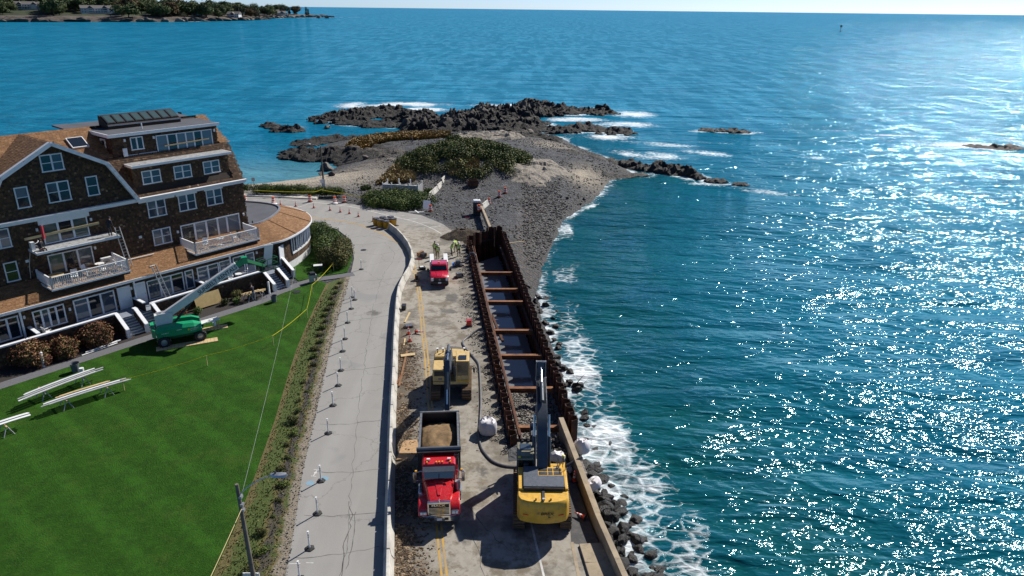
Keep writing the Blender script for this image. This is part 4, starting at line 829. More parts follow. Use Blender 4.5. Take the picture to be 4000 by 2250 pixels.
# roof skylight and vent on the tan slope
Mx = Matrix((Vector((1, 0, 0)), hi_u, Vector((0, -2.48, 4.45)).normalized())).transposed(); c_ = Vector((3.3, 9.45, 15.95))
f_ = MB().box(c_, (1.5, 1.55, .16), M=Mx).build('skylight', M['white_trim'], inn); MB().box(c_ + Vector((0, -.48, .87)) * .07, (1.32, 1.36, .06), M=Mx).build('pane', M['pane_dark'], f_)
MB().tube([(1.1, 9.0, 15.4), (1.1, 9.0, 16.4)], .05, 8).build('vent_pipe', M['steel_dark'], inn); MB().box((1.5, 9.1, 15.85), (.45, .35, .28)).build('roof_vent', M['steel_dark'], inn)
# rear left wing roof
MB().prism([(-14, 10.7), (-5.0, 10.7), (-9.5, 17.6)], 11.0, 20, 'Y').build('rear_roof', M['shingle_tan'], inn)
# --- lower roof, eave, porch
ru = Vector((0, 3.45, 1.18)).normalized(); LR = Vector((0, 3.45, 1.18)).length
MB().prism([(1.58, 3.95), (1.58, 4.05), (5.1, 5.25), (5.1, 3.95)], S0, 17.6, 'X').build('porch_roof', M['wall_dark'], inn)
shingles('roof_shingles', inn, (0, 1.55, 4.07), (1, 0, 0), ru, [[(S0, 0), (17.7, 0), (17.7, LR), (S0, LR)]], [], .14, .28, .34, 'shingle_tan', .018, seed=15)
m = MB().bb(S0, 17.75, 1.46, 1.56, 3.84, 4.08).bb(S0, 17.75, 1.56, 2.3, 3.80, 3.86); m.build('fascia', M['white_trim'], inn)
MB().bb(S0, 17.4, .1, 2.3, .95, 1.15).build('porch_floor', M['deck_grey'], inn)
def porch_wall(a, b_):
    MB().bb(a, b_, -.09, .09, 0, 1.80).build('porch_wall', M['wall_dark'], inn); shingles('shingles', inn, (0, -.095, 0), (1, 0, 0), (0, 0, 1), [[(a, .02), (b_, .02), (b_, 1.78), (a, 1.78)]], [], .17, .11, .27, WB, seed=abs(int(a * 7)) + 40)
    MB().bb(a - .02, b_ + .02, -.17, .17, 1.78, 1.90).build('rail_cap', M['white_trim'], inn)
porch_wall(S0, .1); porch_wall(3.45, 15.4)
for s in (-6.2, 2.85, 9.2): 
    MB().bb(s - .08, s + .08, .18, 2.25, 1.15, 1.95).build('porch_divider', M['wall_dark'], inn); MB().bb(s - .15, s + .15, .16, 2.28, 1.95, 2.05).build('rail_cap', M['white_trim'], inn)
for s in (-9.0, -6.75, 2.9, 12.9): MB().bb(s - .07, s + .07, 1.7, 1.84, 1.15, 3.84).build('porch_post', M['white_trim'], inn)
def stairs(s0, s1, ytop, n=7, rise=.165, run=.28):
    st = MB(); 
    for i in range(n - 1): st.bb(s0, s1, ytop - (i + 1) * run, ytop - i * run + .02, 0, 1.15 - (i + 1) * rise - .035)
    o = st.build('stair', M['deck_grey'], inn)
    for i in range(n - 1): MB().bb(s0 + .01, s1 - .01, ytop - (i + 1) * run - .03, ytop - i * run - .02, 1.15 - (i + 1) * rise - .034, 1.15 - (i + 1) * rise).build('tread', M['white_trim'] if False else M['deck_grey'], o)
    for i in range(n): MB().bb(s0 + .01, s1 - .01, ytop - i * run - .028, ytop - i * run - .012, 1.15 - (i + 1) * rise + .01, 1.15 - i * rise - .045).build('riser', M['white_trim'], o)
def cheek(s, ytop, run=1.95):
    m = MB(); m.prism([(ytop + .1, 0), (ytop + .1, 1.78), (ytop - .25, 1.78), (ytop - run, .78), (ytop - run, 0)], s - .09, s + .09, 'X'); m.build('stair_wall', M['wall_dark'], inn)
    shingles('shingles', inn, (s - .095, ytop, 0), (0, -1, 0), (0, 0, 1), [[(-.1, 0), (-.1, 1.78), (.25, 1.78), (run, .78), (run, 0)]], [], .17, .11, .27, WB, seed=60 + int(s))
    c = MB(); c.bar((s, ytop + .15, 1.83), (s, ytop - .28, 1.83), .34, .1); c.bar((s, ytop - .22, 1.85), (s, ytop - run - .05, .84), .34, .1); c.build('rail_cap', M['white_trim'], inn)
    MB().bb(s - .15, s + .15, ytop - run - .2, ytop - run + .12, 0, .86).build('newel_post', M['white_trim'], inn)
stairs(.2, 1.7, 0.0); stairs(1.95, 3.35, 0.0); cheek(.1, 0); cheek(1.82, 0); cheek(3.45, 0)
stairs(15.5, 16.95, 0.0); cheek(15.4, 0); cheek(17.05, 0); stairs(17.2, 19.2, 2.1); cheek(19.3, 2.2)
MB().bb(15.5, 19.4, 2.1, 4.2, .95, 1.15).build('landing', M['deck_grey'], inn)
# --- balconies
def balustrade(p0, p1, z0, z1, parent):
    a = Vector(p0); b_ = Vector(p1); L = (b_ - a).length; d = (b_ - a) / L; m = MB(); n_ = int(L / .16)
    for i in range(n_ + 1): q = a + d * (L * i / n_); m.box((q.x, q.y, (z0 + z1) / 2), (.06, .06, z1 - z0), rz=math.atan2(d.y, d.x))
    stuff(m.build('balusters', M['white_trim'], parent)); r = MB(); r.bar((a.x, a.y, z1), (b_.x, b_.y, z1), .12, .07); r.bar((a.x, a.y, z0 + .08), (b_.x, b_.y, z0 + .08), .07, .06)
    for q in (a, b_): r.box((q.x, q.y, (z0 + z1) / 2 + .03), (.14, .14, z1 - z0 + .12))
    r.build('handrail', M['white_trim'], parent)
def balcony(s0, s1, y0, zf, zr, mat):
    o = MB().bb(s0, s1, y0, 5.0, zf - .32, zf).build('balcony', M['wall_dark'], inn)
    MB().bb(s0 - .05, s1 + .05, y0 - .06, y0, zf - .14, zf + .02).build('fascia', M['white_trim'], o); MB().bb(s0 - .06, s0, y0, 4.95, zf - .14, zf + .02).build('fascia', M['white_trim'], o)
    for i in range(int((s1 - s0) / .28)): MB().bb(s0 + .28 * i + .02, s0 + .28 * i + .27, y0 + .02, 4.95, zf, zf + .025).build('deck_board', M[mat], o)
    balustrade((s0 + .06, y0 + .05, 0), (s1 - .06, y0 + .05, 0), zf + .1, zr, o); balustrade((s0 + .06, y0 + .05, 0), (s0 + .06, 4.85, 0), zf + .1, zr, o); balustrade((s1 - .06, y0 + .05, 0), (s1 - .06, 4.85, 0), zf + .1, zr, o); return o
balcony(-3.95, 2.75, 1.7, 4.95, 6.0, 'deck_tan'); balcony(9.45, 16.75, 2.0, 4.78, 5.9, 'deck_tan')
m = MB().bb(-4.1, 3.0, 3.0, 5.0, 7.86, 8.06); lg = m.build('ledge_roof', M['white_trim'], inn); MB().bb(-4.0, 2.9, 3.08, 4.95, 8.06, 8.075).build('membrane', M['worn_membrane'], lg)
MB().bar((-4.3, 4.6, 9.05), (1.9, 4.4, 9.25), .06, .22).build('safety_board', M['timber_pale'], inn); MB().bar((10.4, 6.9, 15.0), (15.2, 6.9, 15.15), .05, .12).build('safety_board', M['timber_pale'], inn)
# torn house wrap with its printed name
wr = MB().bb(6.45, 9.7, 7.2, 7.27, 13.88, 14.55).build('house_wrap', M['white_plastic'], inn); MB().bb(6.35, 6.75, 7.05, 7.2, 13.9, 15.25).build('corner_board', M['white_trim'], inn)
def text(body, size, mat, parent, loc, rot, name='lettering', ext=.004, align='LEFT', sx=1.0, shear=0.0):
    cu = bpy.data.curves.new(name, 'FONT'); cu.body = body; cu.size = size; cu.extrude = ext; cu.align_x = align; cu.align_y = 'CENTER'; cu.shear = shear; cu.offset = size * .012
    o = bpy.data.objects.new(name, cu); COL.objects.link(o); dg = bpy.context.evaluated_depsgraph_get(); dg.update()
    me = bpy.data.meshes.new_from_object(o.evaluated_get(dg)); bpy.data.objects.remove(o); me.materials.clear(); me.materials.append(M[mat])
    o = link(name, me, parent); o.location = loc; o.rotation_euler = rot; o.scale = (sx, 1, 1); return o
text('Tyvek', .42, 'text_black', wr, (8.5, 7.19, 14.2), (RAD(90), 0, 0)); text('Tyvek', .3, 'text_black', wr, (7.7, 7.19, 14.0), (RAD(90), RAD(-80), 0))
for s, y, z in ((6.7, 7.2, 16.0), (9.55, 7.2, 15.95), (16.05, 7.2, 15.9), (1.45, 4.9, 9.6), (9.35, 4.9, 6.6), (16.9, 4.9, 6.9), (-3.1, 4.9, 9.6), (1.3, 4.9, 6.85), (2.75, 2.2, 3.0), (-6.4, 2.2, 3.0), (-2.8, 2.2, 2.6), (16.3, 2.2, 3.2)):
    MB().box((s, y, z), (.16, .18, .26)).build('wall_lamp', M['white_trim'], inn)
for s, z in ((5.6, 6.9), (-4.4, 7.0)): MB().box((s, 4.93, z), (.26, .1, .24)).build('vent_hood', M['white_trim'], inn)
# --- round sunroom extension
def w2l(p): v = Matrix.Rotation(-TH, 3, 'Z') @ (Vector((p[0], p[1], 0)) - HO); return (v.x, v.y)
EAVE = resample([(*w2l(p), 0) for p in [(-27.6, 76.0), (-26.5, 76.5), (-25.5, 78.0), (-24.75, 80.9), (-24.5, 84), (-24.95, 86.7), (-26.3, 89.3), (-28.6, 91.5), (-31, 92.8), (-35, 93.6)]], .5)
RING = resample([(*w2l(p), 0) for p in [(-30.2, 78.2), (-29.5, 78.9), (-28.8, 79.9), (-28.3, 82.3), (-28.35, 85.0), (-28.8, 86.6), (-29.9, 87.8), (-31.6, 88.6), (-33.2, 89.0), (-36, 89.4)]], .5)
def at_len(L, u):
    n_ = len(L) - 1; i = min(int(u * n_), n_ - 1); return L[i].lerp(L[i + 1], u * n_ - i)
NE = 64; eo = [at_len(EAVE, i / NE) for i in range(NE + 1)]; ro = [at_len(RING, i / NE) for i in range(NE + 1)]
ext_roof = MB(); 
for i in range(NE): ext_roof.poly([(eo[i].x, eo[i].y, 3.85), (eo[i + 1].x, eo[i + 1].y, 3.85), (ro[i + 1].x, ro[i + 1].y, 5.2), (ro[i].x, ro[i].y, 5.2)])
xr = ext_roof.build('sunroom_roof', M['wall_dark'], inn)
sv, sf, tn = [], [], []; rg = np.random.RandomState(3); NC = 26
for j in range(NC):
    u0 = j / NC; u1 = (j + 1.15) / NC; ln = sum((eo[i + 1].lerp(ro[i + 1], u0) - eo[i].lerp(ro[i], u0)).length for i in range(NE)); nn = max(8, int(ln / .31)); off = rg.rand()
    for k_ in range(nn):
        ta = min(1, (k_ + off * .9) / nn); tb = min(1, ta + .94 / nn)
        if tb <= ta: continue
        q = []
        for (tt, uu, lift) in ((ta, u0, .03), (tb, u0, .03), (tb, u1, .012), (ta, u1, .012)):
            e_ = at_len(eo, tt); r_ = at_len(ro, tt); p = e_.lerp(r_, min(uu, 1)); q.append((p.x, p.y, 3.86 + 1.35 * min(uu, 1) + lift))
        b_ = len(sv); sv += q + [(q[0][0], q[0][1], q[0][2] - .03), (q[1][0], q[1][1], q[1][2] - .03)]; sf += [(b_, b_ + 1, b_ + 2, b_ + 3), (b_ + 4, b_ + 5, b_ + 1, b_)]; v_ = min(1, max(0, rg.normal(.45, .2))); tn += [v_, v_]
me = bpy.data.meshes.new('roof_shingles'); me.from_pydata(sv, [], sf); me.materials.append(M['shingle_tan']); set_attr(me, 'tone', tn, 'FACE'); stuff(link('roof_shingles', me, xr))
for i in (13, 26, 38, 50): MB().bar((eo[i].x, eo[i].y, 3.93), (ro[i].x, ro[i].y, 5.25), .09, .04).build('hip_cap', M['shingle_tan'], xr)
m = MB(); 
for i in range(NE): m.bar((eo[i].x, eo[i].y, 3.8), (eo[i + 1].x, eo[i + 1].y, 3.8), .1, .2)
m.build('fascia', M['white_trim'], xr); m = MB()
for i in range(NE): m.bar((ro[i].x, ro[i].y, 5.28), (ro[i + 1].x, ro[i + 1].y, 5.28), .2, .14)
m.build('parapet', M['galvanised'], xr)
MB().poly([(p.x, p.y, 5.2) for p in ro] + [(24, 26, 5.2), (16, 20, 5.2), (16.5, 5.2, 5.2)]).build('sunroom_flat_roof', M['flat_roof'], inn, fix=False)
# wall under the eave: offset inward
cw = Vector(w2l((-31.5, 84.5))).to_3d(); wl = []
for p in eo: d = (cw - p); wl.append(p + d.normalized() * .45)
def wallband(name, z0, z1, off, mat, i0=0, i1=NE):
    m = MB()
    for i in range(i0, i1):
        a, b_ = wl[i], wl[i + 1]; n_ = (a - cw).normalized() * off; m.poly([(a.x + n_.x, a.y + n_.y, z0), (b_.x + n_.x, b_.y + n_.y, z0), (b_.x + n_.x, b_.y + n_.y, z1), (a.x + n_.x, a.y + n_.y, z1)])
    return m.build(name, M[mat], inn, smooth=True)
wallband('sunroom_wall', 0, 3.85, 0, 'wall_dark'); wallband('skirt_board', 0, .85, .05, 'white_trim')
sv, sf, tn = [], [], []
for j in range(18):
    z0 = .88 + j * .165
    for i in range(NE):
        for h_ in (0, .33, .66):
            if z0 > 1.62 and i > 9: continue
            a = wl[i].lerp(wl[i + 1], h_ + .01 + rg.rand() * .01); b2 = wl[i].lerp(wl[i + 1], h_ + .32); n_ = (a - cw).normalized(); k_ = len(sv)
            sv += [(a.x + n_.x * .045, a.y + n_.y * .045, z0), (b2.x + n_.x * .045, b2.y + n_.y * .045, z0), (b2.x + n_.x * .01, b2.y + n_.y * .01, z0 + .18), (a.x + n_.x * .01, a.y + n_.y * .01, z0 + .18)]; sf.append((k_, k_ + 1, k_ + 2, k_ + 3)); tn.append(min(1, max(0, rg.normal(.42, .2))))
me = bpy.data.meshes.new('shingles'); me.from_pydata(sv, [], sf); me.materials.append(M['shingle_brown']); set_attr(me, 'tone', tn, 'FACE'); stuff(link('shingles', me, inn))
i = 11
while i < NE - 4:
    a, b_ = wl[i], wl[i + 3]; n_ = (a.lerp(b_, .5) - cw).normalized() * .06; m = MB()
    for q in (1.66, 3.5): m.bar((a.x + n_.x, a.y + n_.y, q), (b_.x + n_.x, b_.y + n_.y, q), .14, .2)
    for f_ in (0, .5, 1): q = a.lerp(b_, f_) + n_; m.bar((q.x, q.y, 1.66), (q.x, q.y, 3.5), .14 if f_ != .5 else .07, .12, up=(1, 0, 0))
    w = m.build('window', M['white_trim'], inn)
    for f_ in (0, .5):
        p, r_ = a.lerp(b_, f_) + n_ * .6, a.lerp(b_, f_ + .5) + n_ * .6; MB().poly([(p.x, p.y, 1.76), (r_.x, r_.y, 1.76), (r_.x, r_.y, 3.4), (p.x, p.y, 3.4)]).build('pane', M['pane_dark'] if i % 2 else M['pane_blue'], w)
    i += 3
q = wl[6]; dw = MB().box((q.x - .2, q.y - .25, 2.2), (1.0, .1, 2.1), rz=.5).build('door', M['white_trim'], inn)
vp = w2l((-30.0, 79.6)); MB().tube([(vp[0], vp[1] - .6, 4.9), (vp[0], vp[1] - .6, 5.6)], .07, 8).build('vent_pipe', M['steel_dark'], inn)
# ================================================================ THE WORKS: sheet piles, barriers, traffic furniture
def pile_wall(label, a, b_, ztop, flip, per=1.28):
    a = Vector((a[0], a[1], 0)); b_ = Vector((b_[0], b_[1], 0)); L = (b_ - a).length; ang = math.atan2(b_.y - a.y, b_.x - a.x); n_ = round(L / per)
    w = thing('sheet_pile_wall', label, 'sheet piling', a, ang, 'walls of the cofferdam'); per = L / n_; k = per / 1.28; h = .46 * flip
    P = [(0, 0), (.30 * k, 0), (.50 * k, h), (.96 * k, h), (1.16 * k, 0), (per - .012, 0)]; th = .05 * (1 if flip > 0 else -1); Q = [(p[0], p[1] - th) for p in P]; mesh = {}
    for i in range(n_):
        v = i % 5
        if v not in mesh:
            m = MB(); zt = ztop + (.0, .10, -.07, .05, -.03)[v]
            for j in range(5): m.prism([P[j], P[j + 1], Q[j + 1], Q[j]], -5.6, zt - (.04 if j in (1, 3) else 0), 'Z')
            mesh[v] = m.mesh('sheet_pile', M['rust'])
        o = link('sheet_pile', mesh[v], w); o.location = (per * i, 0, 0)
    return w, L
PLa, PLb, PRa, PRb = (-5.78, 88.4), (.05, 43.0), (-1.45, 92.0), (4.42, 44.6)
pile_wall('long rusty sheet pile wall along the road side of the excavation', PLa, PLb, .82, 1.0)
pile_wall('long rusty sheet pile wall on the sea side of the excavation', PRa, PRb, 1.0, 1.0)
pile_wall('short rusty sheet pile wall closing the far end of the excavation', (-5.78, 88.6), (-3.5, 91.7), 1.0, 1.0, 1.2); pile_wall('tall bright rusty sheet piles at the far seaward corner of the excavation', (-3.5, 91.9), (-1.35, 92.1), 1.35, 1.0, 1.1)
def lerp2(a, b_, t): return (a[0] + (b_[0] - a[0]) * t, a[1] + (b_[1] - a[1]) * t)
def on_line(a, b_, y): return a[0] + (b_[0] - a[0]) * (y - a[1]) / (b_[1] - a[1])
def hbeam(a, b_, w, h, name, mat, parent=None, label=None, cat=None, group=None):
    a = Vector(a); b_ = Vector(b_); d = (b_ - a).normalized(); x = d.cross(Vector((0, 0, 1))).normalized(); m = MB()
    m.bar(a + Vector((0, 0, h / 2)), b_ + Vector((0, 0, h / 2)), w, .04); m.bar(a - Vector((0, 0, h / 2)), b_ - Vector((0, 0, h / 2)), w, .04); m.bar(a, b_, .04, h - .042)
    o = m.build(name, M[mat], parent)
    if label: tag(o, label, cat, group)
    return o
nL = Vector((PLb[1] - PLa[1], -(PLb[0] - PLa[0]), 0)).normalized() * -1
hbeam((PLa[0] + .66, PLa[1] - 1, .12), (PLb[0] + .66, PLb[1] + 1, .12), .2, .3, 'waler_beam', 'rust', None, 'long rusty waler beam along the inside of the road side sheet piles', 'beam')
hbeam((PRa[0] - .16, PRa[1] - 3, -.3), (PRb[0] - .16, PRb[1] + 1, -.3), .2, .3, 'waler_beam', 'rust', None, 'long rusty waler beam along the inside of the sea side sheet piles', 'beam')
for i, y in enumerate((77.6, 72.4, 68.9, 61.8, 56.6, 50.8, 45.1)):
    xa = on_line(PLa, PLb, y) + .8; xb = on_line(PRa, PRb, y) - .3
    hbeam((xa, y, .12), (xb, y + .08, .12), .36, .36, 'cross_strut', 'rust_sunlit' if i > 2 else 'rust_sunlit', None, 'rusty steel cross strut across the excavation, ' + ('farthest of the seven', 'second of seven from the far end', 'third of seven from the far end', 'middle one of the seven', 'third of seven from the big excavator', 'second of seven from the big excavator', 'nearest of the seven, beside the big excavator arm')[i], 'strut', 'cross struts of the cofferdam')
tag(MB().bar((on_line(PLa, PLb, 66) + .95, 66, -.05), (on_line(PLa, PLb, 61.5) + 1.5, 61.9, -.9), .22, .22).build('diagonal_brace', M['rust']), 'rusty diagonal brace dropping from the waler to the water', 'brace')
# pit floor and standing water
t = NT('murky_water'); nb = t.bump(t.noise(1.2, 3), .15, .05)
M['murky_water'] = t.done((.19, .195, .195), .06, nb, 0.0); t.p.inputs['IOR'].default_value = 1.333; t.p.inputs['Specular IOR Level'].default_value = 1.0
struct(MB().poly([(-5.2, 88.0, -2.45), (-1.9, 91.6, -2.45), (3.5, 51, -2.45), (-1.0, 51, -2.45)]).build('pit_water', M['murky_water'], fix=False))
ys = np.arange(40.0, 92, .5); m = MB(); nxp = 12
pf = []
for y in ys:
    xl = on_line(PLa, PLb, y) - .1; xr = on_line(PRa, PRb, y) + .1; zc = np.interp(y, [40, 42, 43.5, 46, 51, 54.0, 55.6, 58, 92], [-.04, -.15, -.55, -.85, -1.2, -1.7, -2.45, -3.0, -3.3])
    for i in range(nxp + 1):
        x = xl + (xr - xl) * i / nxp; pf.append((x, y, zc + (fbm(np.array([x * .9]), np.array([y * .9]), 5)[0] - .5) * (.5 if 44 < y < 60 else .12)))
fs_ = [(j * (nxp + 1) + i, j * (nxp + 1) + i + 1, (j + 1) * (nxp + 1) + i + 1, (j + 1) * (nxp + 1) + i) for j in range(len(ys) - 1) for i in range(nxp) if ys[j] >= 42.4 or i > 2]
t = NT('pit_gravel'); f = t.noise(5, 6, .75); c = t.ramp(f, [(.3, (.09, .08, .065)), (.55, (.32, .29, .25)), (.75, (.55, .52, .46))]); M['pit_gravel'] = t.done(c, .9, t.bump(t.noise(6, 7, .75), 1.0, .2))
me = bpy.data.meshes.new('pit_floor'); me.from_pydata(pf, [], fs_); me.materials.append(M['pit_gravel']); struct(link('pit_floor', me))
# rubble heap beside the excavator
ST = [boulder_mesh('stone', 300 + i, 'rock_pale', rough=.2) for i in range(4)]
rng = random.Random(11)
for i in range(95):
    y = rng.uniform(38.9, 44.2); xm = 3.25 + (44.3 - y) * .04; x = xm + rng.uniform(-.75, .7) * (1.0 if y > 40 else .6)
    if x > 3.55 + (45.2 - y) * .135 - .1: continue
    o = link('stone', rng.choice(ST)); r = rng.uniform(.09, .2); o.scale = (r * 1.2, r, r * .8); o.rotation_euler = (rng.uniform(0, 3), rng.uniform(0, 3), rng.uniform(0, 6)); o.location = (x, y, .04 + .32 * max(0, 1 - abs(x - xm) / .9) * rng.random())
    tag(o, 'grey rubble stone in the heap between the excavator and the seawall', 'stone', 'rubble heap stones')
# seawall, sidewalk, dark asphalt strip
SWI = [(3.45, 45.4), (4.32, 39.4), (4.97, 34.85), (5.67, 31.07), (7.3, 22)]
sw = thing('seawall', 'tan concrete seawall running down the right edge of the road', 'wall')
for i, (a, b_) in enumerate(zip(SWI[:-1], SWI[1:])):
    wd = .40 if i < 2 else .36; n_ = Vector((b_[1] - a[1], -(b_[0] - a[0]))).normalized() * -1; m = MB(); n_ = Vector((abs(n_.x), abs(n_.y)))
    e = .006 * i; m.loft([[(p[0] + n_.x * o_, p[1] + n_.y * o_, z) for (o_, z) in ((0, -3.6), (0, .84), (.03, .9 - e), (wd - .03, .9 - e), (wd, .84), (wd + .15, -3.6))] for p in (a, b_)]); m.build('wall_section', M['concrete_tan'], sw)
mk('asphalt_dark', (.075, .075, .078), .9, var=.25, scale=2.2, bump=.4, bscale=22, dirt=(.15, .13, .1))
struct(sheet('asphalt_strip', [(3.55, 33.35), (3.62, 36), (3.6, 38.6), (4.2, 39.3), (4.88, 34.6), (5.2, 33.2), (5.1, 32.9)], .008, M['asphalt_dark'], .05, .7))
def slab(y0, y1):
    def xi(y): return 3.98 + (33.1 - y) * .13
    def xo(y): return float(np.interp(-y, [-p[1] for p in SWI], [p[0] for p in SWI])) - .02
    m = MB().prism([(xi(y0), y0), (xo(y0), y0 + .05), (xo(y1), y1 + .12), (xi(y1), y1)], -.1, .15, 'Z'); return tag(m.build('sidewalk_slab', M['concrete_tan'], None, bevel=.02), 'tan concrete sidewalk slab by the seawall, ' + ('farthest one' if y1 > 33 else 'second from its end' if y1 > 31 else 'nearest one'), 'slab', 'sidewalk slabs')
slab(31.62, 33.1); slab(29.4, 31.6); slab(27.2, 29.38)
struct(ribbon('kerb', [(3.6, 33.4), (3.75, 31), (4.15, 27)], .18, .012, M['concrete_tan']))
# ---- jersey barriers
jp = [(-.30, 0), (-.30, .08), (-.16, .33), (-.085, .81), (.085, .81), (.16, .33), (.30, .08), (.30, 0)]
JL = 3.02
m = MB(); m.prism([(p[0], p[1]) for p in jp], 0.012, JL - .012, 'Y'); jm = m.mesh('jersey_barrier', M['concrete_pale'])
hook = MB().box((0, .02, .5), (.12, .05, .3)).mesh('connector', M['steel_dark']); lift_h = MB().box((.1, JL * .5, .70), (.05, .09, .05)).mesh('lifting_loop', M['steel_dark'])
def barrier(p, q, label, group, k=1.0):
    o = thing('jersey_barrier', label, 'barrier', (p[0], p[1], 0.004), math.atan2(-(q[0] - p[0]), q[1] - p[1]), group); b = link('body', jm, o, .012); b.scale = (1, k, 1); link('connector', hook, o)
    for y in (.28, .72): h = link('lifting_loop', lift_h, o); h.location = (-.01, JL * k * (y - .5), .01)
    return o
pts = resample([(p[0], p[1], 0) for p in BARRIER], .1); i0 = 0
ORD = 'first second third fourth fifth sixth seventh eighth ninth tenth eleventh twelfth thirteenth fourteenth fifteenth sixteenth seventeenth eighteenth nineteenth twentieth twenty-first twenty-second twenty-third twenty-fourth twenty-fifth twenty-sixth'.split(); nb_i = 0
while True:
    j = i0
    while j < len(pts) - 1 and (pts[j] - pts[i0]).length < JL: j += 1
    if j >= len(pts) - 1: break
    y = pts[i0].y
    lb = 'concrete jersey barrier, ' + ORD[min(nb_i, 25)] + ' from the yellow barrels, ' + ('in the far curve' if y > 80 else 'in the bend by the pickup' if y > 64 else 'left of the cream excavator' if y > 47 else 'left of the dump truck'); nb_i += 1
    if i0 == 0: lb = 'first concrete jersey barrier of the chain, touching the yellow barrels'
    barrier(pts[i0], pts[j], lb, 'jersey barriers of the chain between the lanes'); i0 = j
for k, (p, q) in enumerate((((-14.1, 110.0), (-13.68, 113)), ((-13.66, 113.1), (-13.22, 116.1)), ((-13.2, 116.2), (-12.75, 119.2)), ((-12.72, 119.3), (-12.3, 122.3)), ((-12.28, 122.4), (-11.9, 125.2)))):
    barrier(p, q, 'concrete barrier in the short row behind the round bush, ' + ('nearest the bush', 'second from the bush', 'middle one', 'second from the knoll', 'end one touching the knoll')[k], 'barriers of the short row by the knoll').location.z = Lz(p[0], p[1]) + .05
barrier((-4.75, 109.0), (-4.0, 111.9), 'short concrete barrier behind the portable toilet', None).location.z = Lz(-4.5, 110) + .05
tag(MB().bar((-4.72, 106.2, .1), (-2.75, 92.9, .1), .32, .9).build('low_wall', M['concrete_tan']), 'low tan concrete wall from the toilet to the excavation corner', 'wall')
# ---- traffic cones
def cone_proto(label, cat='traffic cone'):
    o = thing('traffic_cone', label, cat); MB().box((0, 0, .02), (.36, .36, .04)).build('base', M['black_rubber'], o)
    MB().lathe([(.145, .04), (.125, .16)], 14).build('cone_body', M['cone_orange'], o); MB().lathe([(.126, .16), (.105, .30)], 14).build('cone_body', M['cone_orange'], o)
    MB().lathe([(.104, .30), (.083, .44)], 14).build('collar', M['reflective_white'], o); MB().lathe([(.082, .44), (.067, .54)], 14).build('cone_body', M['cone_orange'], o)
    MB().lathe([(.066, .54), (.053, .63)], 14).build('collar', M['reflective_white'], o); MB().lathe([(.052, .63), (.03, .76), (.022, .78)], 14).build('cone_body', M['cone_orange'], o); return o
CONES = [(-35.35, 107.18), (-32.85, 106.53), (-29.93, 105.78), (-27.18, 104.48), (-25.45, 103.55), (-23.94, 102.79), (-22.31, 101.24), (-19.77, 98.9)]
ordn = ('leftmost, nearest the sunroom roof', 'second from the left', 'third from the left', 'fourth from the left', 'fifth from the left', 'sixth from the left', 'seventh from the left', 'last one, beside the yellow barrels')
cp = None
for i, (x, y) in enumerate(CONES):
    lb = 'orange traffic cone in the row across the bend, ' + ordn[i]
    if cp is None: cp = cone_proto(lb); cp.location = (x, y, 0); cp['group'] = 'cones across the bend'; cp.rotation_euler.z = .3
    else: copy_tree(cp, (x, y, 0), i * .7, lb)
for x, y, lb in ((-9.57, 61.26, 'upright orange cone by the barrier above the lumber scraps'), (-9.25, 59.72, 'upright orange cone nearer the yellow excavator beside the barrier'), (4.15, 39.1, 'orange cone standing against the seawall by the big excavator')):
    copy_tree(cp, (x, y, .01), .4, lb, 'cones on the site')
for x, y, rz, lb in ((-8.97, 61.54, 1.3, 'orange cone lying on its side next to an upright cone'), (4.55, 35.3, -2.2, 'orange cone fallen on the dark asphalt by the seawall')):
    c = copy_tree(cp, (x, y, .17), 0, lb, 'cones on the site'); c.rotation_euler = (RAD(86), 0, rz)
# ---- orange drums
def drum_proto(label):
    o = thing('traffic_drum', label, 'traffic drum'); MB().lathe([(.42, 0), (.42, .07), (.31, .09)], 18).build('base', M['black_rubber'], o); z = .09; r = .29
    for i, (h, m_) in enumerate(((.22, 'drum_orange'), (.15, 'reflective_white'), (.15, 'drum_orange'), (.15, 'reflective_white'), (.24, 'drum_orange'))):
        MB().lathe([(r, z), (r - .015, z + h)], 18).build('drum_band', M[m_], o); z += h + .001; r -= .018
    MB().box((0, 0, z + .03), (.24, .05, .07)).build('handle', M['drum_orange'], o); return o
DR = [(-41.3, 108.83, 'orange drum at the far left, half hidden by the inn wall'), (-36.71, 108.13, 'orange and white drum left of the first cone behind the sunroom roof'), (-31.45, 109.41, 'orange and white drum in front of the left bushes on the kerb corner'), (-27.46, 108.86, 'left one of the two drums standing together beyond the cones'), (-26.09, 109.23, 'right one of the two drums standing together beyond the cones'), (-12.26, 104.57, 'orange drum at the right end of the round bush'), (-5.05, 105.0, 'orange drum standing against the front of the portable toilet'), (-2.27, 116.95, 'orange drum on the gravel, nearer of the pair below the knoll'), (-1.33, 119.63, 'orange drum on the gravel, farther of the pair below the knoll'), (-3.83, 112.13, 'orange drum at the end of the barrier behind the toilet')]
dp = None
for x, y, lb in DR:
    z = max(Lz(x, y) + .04, .004) if y < 111 else Lz(x, y) + .03
    if dp is None: dp = drum_proto(lb); dp.location = (x, y, z); dp['group'] = 'orange traffic drums'
    else: copy_tree(dp, (x, y, z), x, lb)
MB_ = MB().ball((0, 0, 0), .42, 10, 6, (1.2, 1, .3)); sb = MB_.mesh('sandbag', M['white_plastic'], True)
for x, y, lb in ((-36.5, 107.7, 'white sandbag slumped on the base of the drum behind the sunroom roof'), (-27.3, 108.4, 'white sandbag on the base of the left drum of the pair')): o = link('sandbag', sb); o.location = (x, y, .1); tag(o, lb, 'sandbag')
